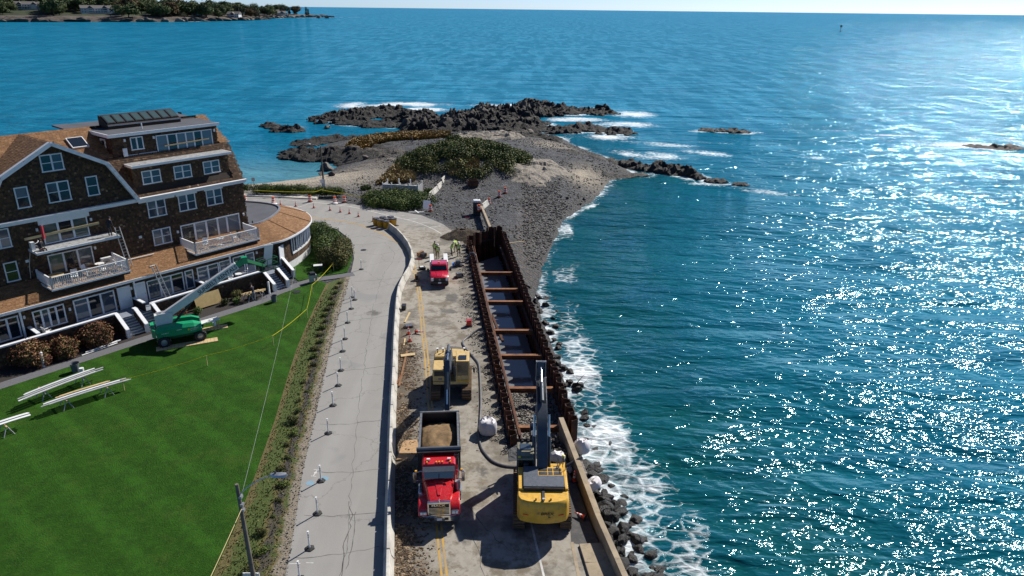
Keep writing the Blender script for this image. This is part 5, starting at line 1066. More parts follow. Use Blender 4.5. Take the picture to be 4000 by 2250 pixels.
# ---- white delineator posts
def delin_proto(label):
    o = thing('delineator_post', label, 'delineator'); MB().lathe([(.30, 0), (.27, .05), (.12, .09)], 6).build('base', M['black_rubber'], o); MB().lathe([(.05, .09), (.045, .78)], 10).build('post', M['white_plastic'], o)
    z = .78
    for h, m_ in ((.07, 'galvanised'), (.05, 'white_plastic'), (.07, 'galvanised'), (.1, 'white_plastic')): MB().lathe([(.048, z), (.048, z + h)], 10).build('band', M[m_], o); z += h + .001
    MB().lathe([(.03, z), (.035, z + .05), (.06, z + .07), (.06, z + .12)], 10).build('top_grip', M['white_plastic'], o); return o
DL = [(-11.11, 30.3), (-11.2, 32.62), (-11.52, 35.63), (-12.11, 38.83), (-12.98, 44.39), (-13.55, 48.25), (-13.86, 51.36), (-14.22, 53.94), (-14.88, 57.53), (-15.23, 60.06), (-15.76, 63.72), (-16.14, 67.16), (-16.29, 69.54), (-16.68, 70.22), (-17.45, 78.87), (-22.96, 91.85), (-16.07, 96.9)]
nm_ = ['nearest, cut by the lower frame edge', 'second from the bottom', 'third from the bottom', 'fourth from the bottom, by the blue paint marks', 'fifth from the bottom', 'sixth from the bottom', 'seventh from the bottom', 'eighth from the bottom', 'ninth from the bottom', 'tenth from the bottom', 'eleventh from the bottom', 'twelfth from the bottom', 'right one of the close pair', 'left one of the close pair', 'alone level with the red pickup', 'farthest, in the bend by the big shrub', 'behind the first jersey barrier']
lp = None
for (x, y), s_ in zip(DL, nm_):
    lb = 'white delineator post on a black base, ' + s_
    if lp is None: lp = delin_proto(lb); lp.location = (x, y, .004); lp['group'] = 'delineator posts along the lane'
    else: copy_tree(lp, (x, y, .004), x * 3, lb)
# ---- yellow crash barrels
def barrel_proto(label):
    o = thing('crash_barrel', label, 'barrel'); MB().lathe([(.38, 0), (.42, .25), (.425, .27), (.43, .5), (.44, .52), (.46, .92), (.47, .94)], 22).build('body', M['barrel_yellow'], o, True)
    l_ = MB().lathe([(.485, .93), (.485, 1.0), (.40, 1.03)], 22).build('lid', M['black_plastic'], o)
    for k in range(4): MB().box((0, 0, 1.034), (.72, .05, .012), rz=k * math.pi / 4).build('rib', M['galvanised'] if k < 4 else M['black_plastic'], l_)
    return o
BR = [(-17.35, 95.75, 'nearest, touching the first barrier'), (-18.25, 96.3, 'front left of the cluster'), (-19.0, 97.1, 'left end of the cluster'), (-16.6, 97.0, 'right end of the cluster'), (-17.45, 97.0, 'middle of the cluster'), (-18.15, 97.75, 'back middle of the cluster'), (-17.1, 98.0, 'back right of the cluster')]
bp_ = None
for x, y, s_ in BR:
    lb = 'yellow sand filled crash barrel with black lid, ' + s_
    if bp_ is None: bp_ = barrel_proto(lb); bp_.location = (x, y, .004); bp_['group'] = 'yellow crash barrels'
    else: copy_tree(bp_, (x, y, .004), x, lb)
# ---- portable toilet
gz_ = Lz(-5.45, 106.0) + .03
o = thing('portable_toilet', 'dark portable toilet with a white roof on the gravel by the low wall', 'toilet', (-5.45, 106.1, gz_), RAD(8))
MB().bb(-.56, .56, -.56, .56, 0, .12).build('base', M['black_plastic'], o); MB().bb(-.54, .54, -.52, .52, .12, 2.05).build('cabin', M['porta_dark'], o, bevel=.03)
MB().bb(-.40, .40, -.56, -.525, .2, 1.98).build('door', M['porta_dark'], o, bevel=.01); MB().bb(-.02, .26, -.575, -.562, 1.45, 1.72).build('door_sign', M['reflective_white'], o)
MB().loft([[(-.58, -.56, 2.05), (.58, -.56, 2.05), (.58, .56, 2.05), (-.58, .56, 2.05)], [(-.58, -.56, 2.14), (.58, -.56, 2.14), (.58, .56, 2.14), (-.58, .56, 2.14)], [(-.48, -.46, 2.3), (.48, -.46, 2.3), (.48, .46, 2.3), (-.48, .46, 2.3)]]).build('roof', M['white_plastic'], o, bevel=.02); MB().tube([(.36, .4, 2.2), (.36, .4, 2.55)], .05).build('vent_pipe', M['black_plastic'], o)
# ---- fenced enclosure with bags
ez = Lz(-18.5, 116) + .02
o = thing('fence_enclosure', 'pale vinyl panel fence enclosure with posts behind the round bush', 'fence', (-18.5, 116.6, ez), RAD(-9))
px_ = [-3.0, -1.5, 0, 1.5, 3.0]
for i in range(4): MB().bb(px_[i] + .07, px_[i + 1] - .07, -.04, .04, .08, 1.35).build('panel', M['sign_back'], o); MB().bb(px_[i] + .07, px_[i + 1] - .07, -.06, .06, 1.35, 1.42).build('rail', M['white_plastic'], o)
for x in px_: MB().bb(x - .07, x + .07, -.07, .07, 0, 1.75).build('post', M['white_plastic'], o)
for x in (-3.0, 3.0): MB().bb(x - .04, x + .04, .1, 2.4, .08, 1.35).build('panel', M['sign_back'], o); MB().bb(x - .07, x + .07, 2.4, 2.54, 0, 1.75).build('post', M['white_plastic'], o)
for x in (-1.0, 1.0): MB().bb(x - .07, x + .07, 2.4, 2.54, 0, 1.9).build('post', M['white_plastic'], o)
bagm = MB().ball((0, 0, .45), .6, 12, 7, (1.0, .8, .8)).mesh('white_bag', M['bulk_bag'], True)
for i, x in enumerate((-20.6, -19.2, -17.7, -16.2)): b_ = link('white_bag', bagm); b_.location = (x, 117.6 - (x + 20) * .15, ez + .35); b_.rotation_euler.z = i; tag(b_, 'white plastic bag inside the vinyl enclosure, ' + ('leftmost', 'second from left', 'third from left', 'rightmost')[i] + ' of four', 'bag', 'bags in the enclosure')
# ---- bulk bags by the pit
def bulk_bag(x, y, z, r, h, label, seed=0, tilt=0):
    rg_ = np.random.RandomState(seed); m = MB(); rings = []
    for k, (f, zz) in enumerate(((.82, 0), (1.0, .12), (1.04, .45), (1.0, .8), (.86, .98), (.6, 1.12), (.35, 1.05))):
        rings.append([(math.cos(a) * r * f * (1 + .09 * abs(math.cos(2 * a)) + rg_.uniform(-.03, .03) * (1 + 3 * (k > 3))), math.sin(a) * r * f * (1 + .09 * abs(math.cos(2 * a))) * (1 + rg_.uniform(-.05, .05) * (k > 3)), h * zz + rg_.uniform(-.1, .12) * (k > 3)) for a in [2 * math.pi * i / 18 for i in range(18)]])
    m.loft(rings); o = m.build('bulk_bag', M['bulk_bag'], None, True); o.location = (x, y, z); o.rotation_euler = (tilt, tilt * .5, seed); return tag(o, label, 'bulk bag')
bulk_bag(-1.62, 44.75, 0, .62, .95, 'full white bulk bag with ruffled top standing beside the hose', 1)
bulk_bag(3.15, 41.2, .1, .52, .5, 'half empty white bulk bag on the rubble heap', 2, .3); bulk_bag(4.95, 42.4, .0, .5, .8, 'white bulk bag hanging over the sea side of the seawall', 3, .2); bulk_bag(5.75, 41.1, -1.9, .6, .5, 'torn white bulk bag lying at the foot of the seawall', 4, .5); bulk_bag(1.1, 43.2, -.5, .4, .35, 'small white sack in the near end of the pit', 5, .3)
bulk_bag(3.75, 40.2, .06, .34, .2, 'crumpled white sheet on the ground by the seawall', 6, .2)
# ---- hose
HS = [(-3.0, 61.6), (-3.6, 61.1), (-4.15, 60.4), (-4.42, 59.5), (-4.05, 58.2), (-3.25, 56.5), (-2.77, 55.2), (-2.58, 53.3), (-2.4, 50.66), (-2.28, 48.2), (-2.24, 45.6), (-2.25, 44.2), (-2.0, 42.8), (-1.7, 42.0), (-1.15, 41.1), (-.35, 40.6), (.6, 40.5), (2.0, 40.4), (3.2, 40.1), (4.2, 40.2), (4.75, 40.35)]
hz = [.06] * len(HS); hz[0] = .5; hz[1] = .2; hz[-3:] = [.2, .75, 1.0]
tag(MB().tube([tuple(p) for p in resample([(x, y, z) for (x, y), z in zip(HS, hz)], .3)], .085, 8).build('discharge_hose', M['pipe_grey'], None, True), 'long black discharge hose snaking along the road from the pit to the seawall', 'hose')
tag(MB().tube([tuple(p) for p in resample([(-6.9, 81.3, .1), (-6.6, 81.6, .15), (-5.6, 81.0, .3), (-4.9, 81.6, 1.25), (-4.3, 81.3, .9), (-4.1, 80.0, -.6), (-4.0, 79.5, -1.5)], .2)], .1, 8).build('suction_hose', M['pipe_grey'], None, True), 'grey suction hose arching over the sheet piles behind the pickup', 'hose')
# rebar style whip stakes on the road by the piles, lying line
for i in range(9):
    y = 46.2 + i * 2.35; x = on_line(PLa, PLb, y) - .35; o = tag(MB().tube([(x, y, 0), (x - .02, y, .95)], .02, 6).build('steel_stake', M['rust']), 'thin rusty stake beside the road side sheet piles, number ' + ('one', 'two', 'three', 'four', 'five', 'six', 'seven', 'eight', 'nine')[i] + ' counted from the bulk bag', 'stake', 'stakes along the sheet piles')
tag(MB().tube([(on_line(PLa, PLb, y) + .62, y, 1.0 + .05 * math.sin(y * 2.1)) for y in np.arange(44, 86, 1.0)], .025, 6).build('safety_cable', M['rust_sunlit']), 'rusty cable strung along the top of the road side sheet piles', 'cable')
# small site clutter
def clutter(x, y, label, cat, parts):
    o = thing(parts[0], label, cat, (x, y, .005), parts[1])
    for nm, mt, bs in parts[2]:
        m = MB()
        for b_ in bs: m.bb(*b_) if len(b_) == 6 else m.tube(*b_)
        m.build(nm, M[mt], o)
clutter(-4.06, 63.3, 'small red generator near the edge of the sheet piles', 'generator', ('generator', .2, [('frame', 'steel_dark', [(-.3, .3, -.22, .22, .05, .12)]), ('engine', 'cone_orange', [(-.24, .2, -.18, .18, .12, .5)]), ('tank', 'red_paint', [(-.26, .22, -.2, .2, .5, .62)])]))
clutter(-6.0, 76.6, 'dark pump with grey engine on the road right of the pickup', 'pump', ('water_pump', .5, [('skid', 'steel_dark', [(-.5, .5, -.3, .3, .02, .12)]), ('engine', 'steel_grey', [(-.3, .25, -.22, .22, .12, .55)]), ('pump_head', 'steel_dark', [(.26, .5, -.15, .15, .12, .42)])]))
clutter(-6.3, 80.4, 'blue and grey hose reel machine beside the suction hose', 'pump', ('water_pump', .1, [('frame', 'steel_dark', [(-.5, .4, -.35, .35, .02, .2)]), ('motor', 'machine_grey', [(-.35, .2, -.25, .25, .2, .7)]), ('drum', 'bucket_blue', [(-.75, -.52, -.15, .15, .05, .4)])]))
clutter(-11.05, 83.4, 'brown and black tool trolley against the curved barrier', 'trolley', ('tool_trolley', -.5, [('tray', 'timber_brown', [(-.3, .0, -.55, .55, .2, .7)]), ('engine', 'steel_dark', [(.05, .5, -.3, .4, .1, .55)]), ('case', 'board_tan', [(.05, .35, .42, .75, .05, .4)])]))
clutter(-10.6, 75.6, 'dark compactor standing against the inside of the barrier bend', 'compactor', ('plate_compactor', .1, [('plate', 'steel_dark', [(-.25, .25, -.6, .4, .02, .1)]), ('engine', 'cone_orange' if False else 'steel_dark', [(-.2, .2, -.2, .3, .1, .6)]), ('handle', 'timber_brown', [(-.2, -.14, -.75, -.7, .1, 1.0), (.14, .2, -.75, -.7, .1, 1.0)])]))
clutter(-10.4, 79.2, 'black and white plastic sack slumped against the barrier', 'sack', ('plastic_sack', .4, [('heap', 'black_plastic', [(-.4, .3, -.3, .3, 0, .25)]), ('cover', 'white_plastic', [(-.3, .1, -.2, .2, .25, .36)])]))
clutter(-9.9, 62.9, 'grey tool heap by the barrier above the fallen cone', 'tools', ('tool_heap', .4, [('box', 'steel_grey', [(-.2, .45, -.3, .3, 0, .22)]), ('bar', 'steel_dark', [(-.7, .5, -.38, -.33, .05, .12)])]))
clutter(-10.85, 67.2, 'dark box with rope beside the barrier', 'box', ('tool_box', 0, [('box', 'black_plastic', [(-.2, .2, -.3, .3, 0, .45)]), ('lid', 'steel_dark', [(-.22, .22, -.32, .32, .45, .5)])]))
for i, (a, b_, w_, mt, lb) in enumerate((((-9.2, 57.6, .09), (-8.95, 51.2, .12), .16, 'timber_brown', 'long brown plank lying in the chips beside the barrier'), ((-9.6, 56.6, .1), (-8.4, 56.9, .14), .45, 'timber_pale', 'short pale board lying across the long plank'), ((-9.35, 50.4, .1), (-9.0, 53.2, .16), .12, 'rust_sunlit', 'rusty bar beside the long plank'), ((-10.3, 63.9, .05), (-10.15, 66.3, .05), .16, 'timber_pale', 'pale board leaning along the barrier by the tool heap'), ((-9.75, 60.2, .05), (-9.65, 58.8, .05), .12, 'timber_pale', 'short pale stick by the second cone'), ((-1.4, 92.9, .3), (-3.0, 92.3, .25), .2, 'steel_dark', 'dark steel beam lying at the far corner of the excavation'), ((-1.1, 91.0, -.55), (1.6, 92.6, -.7), .13, 'timber_pale', 'pale driftwood pole on the gravel beside the far sheet piles'))):
    tag(MB().bar(a, b_, w_, .07).build('plank', M[mt]), lb, 'plank')
tag(MB().prism([(-7.65, 41.2), (-6.65, 41.1), (-6.2, 42.7), (-6.6, 43.7), (-7.5, 43.5)], .012, .035, 'Z').build('plywood_sheet', M['plywood']), 'tan plywood sheet on the ground left of the dump truck bed', 'board')
# dirt heap behind the workers
def heap(name, cx, cy, rx, ry, h, mat, label, z0, cat='heap', seed=2, n_=40, rot=0.0):
    g = np.linspace(-1.1, 1.1, n_); GX, GY = np.meshgrid(g, g); r = np.sqrt(GX ** 2 + GY ** 2) + (fbm(GX * 2, GY * 2, seed) - .5) * .4; z = h * np.clip(1 - r ** 1.6, -.1, 1) * (1 + .5 * (fbm(GX * 3.5, GY * 3.5, seed + 1) - .5)) + (fbm(GX * 9, GY * 9, seed + 2) - .5) * h * .16 - .03
    X_ = GX * rx; Y_ = GY * ry; v = np.c_[(X_ * math.cos(rot) - Y_ * math.sin(rot)).ravel() + cx, (X_ * math.sin(rot) + Y_ * math.cos(rot)).ravel() + cy, z.ravel() + z0]; ix_ = (np.arange(n_ - 1)[:, None] * n_ + np.arange(n_ - 1)[None]).ravel(); me = bpy.data.meshes.new(name); me.from_pydata(v.tolist(), [], np.c_[ix_, ix_ + 1, ix_ + n_ + 1, ix_ + n_].tolist()); me.materials.append(M[mat]); me.polygons.foreach_set('use_smooth', [True] * len(me.polygons)); o = link(name, me)
    return tag(o, label, cat) if label else o
t = NT('dark_soil'); f = t.noise(4, 6, .75); M['dark_soil'] = t.done(t.ramp(f, [(.3, (.028, .02, .013)), (.6, (.085, .06, .036)), (.8, (.17, .125, .08))]), .95, t.bump(t.noise(5, 7, .75), 1.0, .25))
heap('soil_heap', -6.6, 92.2, 3.2, 2.2, 1.25, 'dark_soil', 'dark brown soil heap behind the group of workers', -.1, rot=.5)
# rusty box on the gravel
zb = Lz(-6.9, 121.8); o = thing('rusty_bin', 'rusty brown open steel bin on the gravel at the foot of the knoll', 'bin', (-6.9, 121.8, zb), .25)
for b_ in ((-.85, .85, -.6, .6, .05, .12), (-.85, .85, -.6, -.54, .12, 1.1), (-.85, .85, .54, .6, .12, 1.1), (-.85, -.79, -.54, .54, .12, 1.1), (.79, .85, -.54, .54, .12, 1.1)): MB().bb(*b_).build('plate', M['rust'], o)
# ---- signs, poles
def sign(x, y, z, h, w_, hh, label, mat='sign_back', rz=0.0):
    o = thing('sign_post', label, 'sign', (x, y, z), rz); MB().tube([(0, 0, 0), (0, 0, h)], .035, 8).build('post', M['steel_grey'], o); MB().bb(-w_ / 2, w_ / 2, -.06, -.04, h - hh, h).build('sign_plate', M[mat], o); return o
sign(-41.5, 113.9, .1, 2.6, .55, .6, 'small grey road sign on a post left of the kerb bushes'); sign(-30.5, 113.6, .1, 2.5, .5, .6, 'pale road sign on a post between the kerb bushes', 'reflective_white')
zt = Lz(-31.4, 118.0)
o = thing('utility_pole', 'tall grey pole with a lamp arm and white banner by the cove', 'lamp post', (-31.4, 118.0, zt)); MB().lathe([(.16, 0), (.11, 7.6)], 10).build('pole', M['pole_wood'], o, True)
MB().tube([(0, 0, 7.3), (-.8, .1, 7.7), (-1.8, .2, 7.9)], .04, 6).build('arm', M['galvanised'], o); MB().ball((-2.0, .2, 7.9), .25, 10, 6, (1.4, .7, .4)).build('lamp_head', M['galvanised'], o, True); MB().bb(-.28, .28, -.2, -.17, .5, 2.2).build('banner', M['reflective_white'], o)
o = thing('street_lamp', 'weathered wooden street lamp pole with curved arm in the lower left foreground', 'lamp post', (-12.72, 28.5, 0)); MB().lathe([(.125, 0), (.085, 7.35)], 12).build('pole', M['pole_wood'], o, True); o.rotation_euler = (0, RAD(-1.4), 0)
MB().tube([tuple(p) for p in resample([(.06, 0, 6.75), (.5, .1, 7.15), (1.1, .25, 7.45), (1.6, .42, 7.55)], .15)], .03, 8).build('arm', M['galvanised'], o, True)
lh = MB().loft([[(1.5 + a, .40 + b_ * w_, 7.56 + c_) for b_, c_ in ((-1, -.04), (-.7, .06), (0, .1), (.7, .06), (1, -.04), (0, -.06))] for a, w_ in ((0, .07), (.2, .17), (.5, .2), (.72, .14), (.8, .04))]).build('lamp_head', M['galvanised'], o, True); MB().lathe([(.05, 0), (.05, .1)], 8, (1.75, .42, 7.66)).build('photocell', M['steel_dark'], lh)
for z in (6.65, 6.2, 5.9): MB().box((.1, -.02, z), (.14, .22, .12)).build('bracket', M['galvanised'], o)
def wire(a, b_, sag, r, mat, label): 
    a = Vector(a); b_ = Vector(b_); m = MB().tube([tuple(a.lerp(b_, i / 24) - Vector((0, 0, sag * 4 * (i / 24) * (1 - i / 24)))) for i in range(25)], r, 5); return tag(m.build('overhead_wire', M[mat]), label, 'wire')
wire((-12.85, 28.5, 6.4), (-24.7, 82.0, 3.7), .5, .006, 'timber_grey', 'thin pale wire from the foreground lamp pole to the sunroom eave'); wire((-12.8, 28.4, 6.0), (-12.1, 14, 6.3), .2, .016, 'timber_pale', 'thin pale wire running from the foreground pole out of the frame below')
o = thing('signboard', 'white notice board cut by the lower frame edge beside the lamp pole', 'sign', (-13.2, 29.25, 0)); MB().bb(-.42, .42, -.02, .02, .9, 1.35).build('board', M['white_plastic'], o); MB().bb(-.36, -.32, -.05, -.022, 0, 1.35).build('post', M['white_plastic'], o); MB().bb(.32, .36, -.05, -.022, 0, 1.35).build('post', M['white_plastic'], o)
tag(MB().lathe([(.2, 0), (.24, .3), (.16, .42), (.05, .47)], 14).build('blue_bucket', M['bucket_blue'], None, True), 'bright blue lidded bucket at the lower frame edge', 'bucket').location = (-12.15, 29.6, 0)
# spray paint marks on the lane
for (x, y, mt, lb) in ((-12.7, 39.7, 'paint_white', ''), (-12.75, 38.6, 'bucket_blue', ''), (-11.95, 39.1, 'bucket_blue', '')):
    r = .28 if mt == 'bucket_blue' else .1; m = MB().lathe([(r, 0), (r * .9, .001)], 9); mt2 = 'spray_blue' if mt == 'bucket_blue' else mt
    if mt2 == 'spray_blue' and 'spray_blue' not in M:
        tq = NT('spray_blue'); M['spray_blue'] = tq.done(tq.mix(tq.ramp(tq.noise(9, 4, .7), [(.4, 0.0), (.6, .8)]), (.27, .27, .27), (.1, .4, .6)), .9)
    q = m.build('paint_mark', M[mt2], road); q.location = (x, y, .004)
for a, b_ in (((-12.75, 39.35), (-12.65, 40.05)), ((-12.9, 40.05), (-12.5, 40.05)), ((-12.9, 39.35), (-12.55, 39.3)), ((-12.0, 31.4), (-11.4, 31.45)), ((-11.1, 31.5), (-10.7, 31.5))): ribbon('paint_mark', [a, b_], .06, .006, M['worn_white'], road)
# ---- caution tape on stakes across the lawn
TS = [(-30.44, 50.2), (-25.6, 54.5), (-21.3, 58.6), (-19.9, 64.8), (-21.1, 71.3), (-20.5, 78.2)]
for i, (x, y) in enumerate(TS): tag(MB().box((x, y, .5), (.035, .035, 1.0)).build('tape_stake', M['timber_pale']), 'thin wooden stake holding the yellow tape, ' + ('at the lumber stacks', 'second from the lumber stacks', 'middle of the lawn', 'at the sharp tape corner', 'beside the path', 'at the big shrub')[i], 'stake', 'tape stakes on the lawn')
m = MB()
for (a, b_) in zip(TS[:-1], TS[1:]):
    for k in range(10):
        p = [Vector((a[0] + (b_[0] - a[0]) * u, a[1] + (b_[1] - a[1]) * u, .95 - .12 * 4 * u * (1 - u))) for u in (k / 10, (k + 1) / 10)]; m.bar(p[0], p[1], .008, .045)
tag(m.build('caution_tape', M['tape_yellow']), 'yellow caution tape strung on stakes across the lawn', 'tape')
TS2 = [(-41, 112.2), (-31.6, 111.6), (-30.6, 113.2), (-26, 110.6), (-24.2, 109.2), (-22.4, 109.0)]; m = MB()
for (a, b_) in zip(TS2[:-1], TS2[1:]):
    for k in range(6):
        p = [Vector((a[0] + (b_[0] - a[0]) * u, a[1] + (b_[1] - a[1]) * u, 1.05 - .1 * 4 * u * (1 - u))) for u in (k / 6, (k + 1) / 6)]; m.bar(p[0], p[1], .02, .09)
tag(m.build('caution_tape', M['tape_yellow']), 'yellow caution tape along the kerb bushes beyond the cones', 'tape')
# pale board and white frame at the round bush
tag(MB().box((-12.9, 105.6, .75), (1.1, .06, 1.4), M=Matrix.Rotation(RAD(-35), 3, 'X') @ Matrix.Rotation(.3, 3, 'Z')).build('leaning_board', M['reflective_white']), 'pale board leaning on the right end of the round bush', 'board')
o = thing('broken_barricade', 'white barricade pieces lying flat beside the round bush', 'barricade', (-14.3, 103.9, .06), .1); MB().bb(-1.1, 1.1, -.1, .1, 0, .05).build('rail', M['white_plastic'], o); MB().box((.1, 0, .08), (.2, 1.6, .05), rz=.35).build('rail', M['white_plastic'], o)
for x, y, lb in ((-6.35, 98.0, 'pink topped wooden stake in front of the dark soil heap'), (-10.9, 79.9, 'pink topped stake beside the barrier bend')):
    o = thing('survey_stake', lb, 'stake', (x, y, 0)); MB().box((0, 0, .5), (.06, .04, 1.0)).build('stake', M['timber_pale'], o); MB().box((0, -.03, .95), (.7, .03, .12)).build('ribbon', M['flag_red'], o)
# ================================================================ LOOSE DEBRIS ON THE WORK SURFACE (too small to pick apart)
def scatter(name, pts, size, mat, label, cat, seed=0, flat=.5, long=1.0):
    rg = np.random.RandomState(seed); k = len(pts); P = np.array(pts); vs, fs = [], []
    base = np.array([(-1, -1, -1), (1, -1, -1), (1, 1, -1), (-1, 1, -1), (-.7, -.8, 1), (.8, -.6, 1), (.6, .8, 1), (-.8, .6, 1)]) * .5
    F = np.array([(0, 3, 2, 1), (4, 5, 6, 7), (0, 1, 5, 4), (1, 2, 6, 5), (2, 3, 7, 6), (3, 0, 4, 7)])
    a = rg.uniform(0, 6.28, k); s = size * rg.uniform(.4, 1.5, k); V = np.empty((k, 8, 3)); sx = s * long * rg.uniform(.8, 1.3, k); sy = s * rg.uniform(.6, 1.1, k); sz = s * flat * rg.uniform(.6, 1.2, k)
    for j in range(8):
        x = base[j, 0] * sx * rg.uniform(.7, 1.2, k); y = base[j, 1] * sy * rg.uniform(.7, 1.2, k); V[:, j, 0] = P[:, 0] + x * np.cos(a) - y * np.sin(a); V[:, j, 1] = P[:, 1] + x * np.sin(a) + y * np.cos(a); V[:, j, 2] = P[:, 2] + (base[j, 2] + .42) * sz
    fs = (np.arange(k)[:, None, None] * 8 + F[None]).reshape(-1, 4); me = bpy.data.meshes.new(name); me.from_pydata(V.reshape(-1, 3).tolist(), [], fs.tolist()); me.materials.append(M[mat]); set_attr(me, 'tone', np.repeat(rg.rand(k), 6), 'FACE'); return tag(link(name, me), label, cat, None, 'stuff')
leaf('chip_tone', (.03, .02, .012), (.12, .08, .045), (.34, .25, .16)); leaf('stone_tone', (.04, .038, .036), (.13, .12, .105), (.33, .31, .28))
rgd = np.random.RandomState(41)
y = rgd.uniform(28, 60, 12000); x = np.interp(y, bl[:, 1], bl[:, 0]) + .32 + np.abs(rgd.normal(0, .85, 12000)); k = (fbm(x * .8, y * .8, 3) > .42) | (y < 34)
scatter('wood_chips', np.c_[x, y, np.full_like(x, .003)][k][:5600], .085, 'chip_tone', 'brown wood chips and litter strewn along the inside of the near barriers', 'debris', 1, .35, 1.5)
y = rgd.uniform(42, 88, 8000); x = np.interp(y, [41, 88.3], [.1, -5.75]) - np.abs(rgd.normal(0, .75, 8000)) - .03; k = fbm(x * .7, y * .7, 13) > .45
scatter('gravel_litter', np.c_[x, y, np.full_like(x, .003)][k][:3400], .075, 'stone_tone', 'loose gravel and clods along the road side of the sheet piles', 'debris', 2, .6)
y = rgd.uniform(42.8, 54.6, 5200); x = on_line(PLa, PLb, y) + .15 + rgd.rand(5200) * 4.2; z = np.interp(y, [40, 42, 43.5, 46, 51, 54.0, 55.6, 58], [-.04, -.15, -.55, -.85, -1.2, -1.7, -2.45, -3.0]) + (fbm(x * .9, y * .9, 5) - .5) * .5
scatter('pit_stones', np.c_[x, y, z], .11, 'stone_tone', 'grey rubble stones covering the near floor of the excavation', 'debris', 3, .7)
x = rgd.uniform(-28, 22, 14000); y = rgd.uniform(95, 200, 14000); k = (sdist(x, y, WATERLINE) > .3) & (sdist(x, y, FLAT) < -1.5) & (fbm(x * .15, y * .15, 19) > .42); x, y = x[k], y[k]
scatter('beach_cobbles', np.c_[x, y, land_z(x, y)], .19, 'stone_tone', 'grey cobbles strewn over the gravel of the point', 'cobbles', 4, .6)
x = 1.5 + rgd.rand(2600) * 7; y = rgd.uniform(88, 130, 2600); k = sdist(x, y, WATERLINE) > .2; x, y = x[k], y[k]
scatter('tideline_cobbles', np.c_[x, y, land_z(x, y)], .2, 'stone_tone', 'darker cobbles and stones along the tide line of the right beach', 'cobbles', 6, .6)
y = rgd.uniform(26, 76, 1400); x = curve_at(LEFT, y) - np.abs(rgd.normal(0, .45, 1400)) + .1
scatter('shoulder_gravel', np.c_[x, y, np.full_like(x, -.005)], .06, 'stone_tone', 'loose pale gravel along the sandy road shoulder', 'debris', 5, .6)

rgr = random.Random(77)
for i in range(64):
    y = rgr.uniform(45.5, 82); x = on_line(PRa, PRb, y) + .75 + abs(rgr.gauss(0, .95)); put_boulder(x, y, rgr.choice((.16, .2, .27, .36)), rgr.random() < .35, 'small grey stone in the wash along the sheet pile wall', 'stones along the sheet pile wall', .15)
# ================================================================ VEHICLES AND MACHINES
def wheel(parent, c, r, w, rim='galvanised', axis='X', lug=0):
    m = MB(); pr = [(r * .55, -w / 2), (r * .86, -w / 2), (r * .97, -w * .42), (r, -w * .25), (r, w * .25), (r * .97, w * .42), (r * .86, w / 2), (r * .55, w / 2)]
    m.lathe(pr, 22, (0, 0, 0), axis, cap=False); t_ = m.build('wheel', M['black_rubber'], parent, True); t_.location = c
    if lug:
        for k in range(lug):
            a = 2 * math.pi * k / lug; q = (math.cos(a) * r, math.sin(a) * r); R_ = Matrix.Rotation(a, 3, 'X') if axis == 'X' else Matrix.Rotation(-a, 3, 'Y')
            cc = (0, q[0], q[1]) if axis == 'X' else (q[1], 0, q[0])
            MB().box(cc, (w * .9, .07, .09) if axis == 'X' else (.07, w * .9, .09), M=R_).build('tread_lug', M['black_rubber'], t_)
    MB().lathe([(.02, -w * .30), (r * .3, -w * .32), (r * .5, -w * .2), (r * .56, -w * .47), (r * .56, w * .47), (r * .5, w * .2), (r * .3, w * .32), (.02, w * .30)], 18, (0, 0, 0), axis).build('rim', M[rim], t_, True); return t_
# ---------------- red dump truck (front towards -y)
tk = thing('dump_truck', 'red dump truck seen from the front, its open bed loaded with tan sand', 'dump truck', (-4.08, 34.5, 0), RAD(5.1))
MB().bb(-.42, .42, .5, 8.3, .62, .92).build('chassis', M['steel_dark'], tk)
m = MB(); m.loft([[(-1.2, .22, z), (-.85, .02, z), (.85, .02, z), (1.2, .22, z), (1.2, .42, z), (-1.2, .42, z)] for z in (.42, .82)]); bu = m.build('bumper', M['chrome'], tk, bevel=.02)
for x in (-.42, .42): MB().bb(x - .12, x + .12, .0, .05, .52, .68).build('tow_opening', M['text_black'], bu)
MB().bb(-.15, .15, .0, .012, .5, .66).build('number_plate', M['reflective_white'], bu)
def hoodring(y, w, zb, zt, rr=.18): return [(-w, y, zb), (-w, y, zt - rr), (-w + rr * .6, y, zt - .03), (-w * .45, y, zt), (w * .45, y, zt), (w - rr * .6, y, zt - .03), (w, y, zt - rr), (w, y, zb)]
MB().loft([hoodring(.16, .62, .85, 1.78), hoodring(.35, .66, .85, 1.84), hoodring(1.0, .76, .9, 1.98), hoodring(1.85, .94, .95, 2.10)]).build('hood', M['red_paint'], tk, True)
MB().loft([[(-.10, .5, 1.89), (.10, .5, 1.89), (.06, .5, 1.93), (-.06, .5, 1.93)], [(-.32, 1.75, 2.08), (.32, 1.75, 2.08), (.28, 1.75, 2.13), (-.28, 1.75, 2.13)]]).build('hood_bulge', M['red_paint'], tk, True)
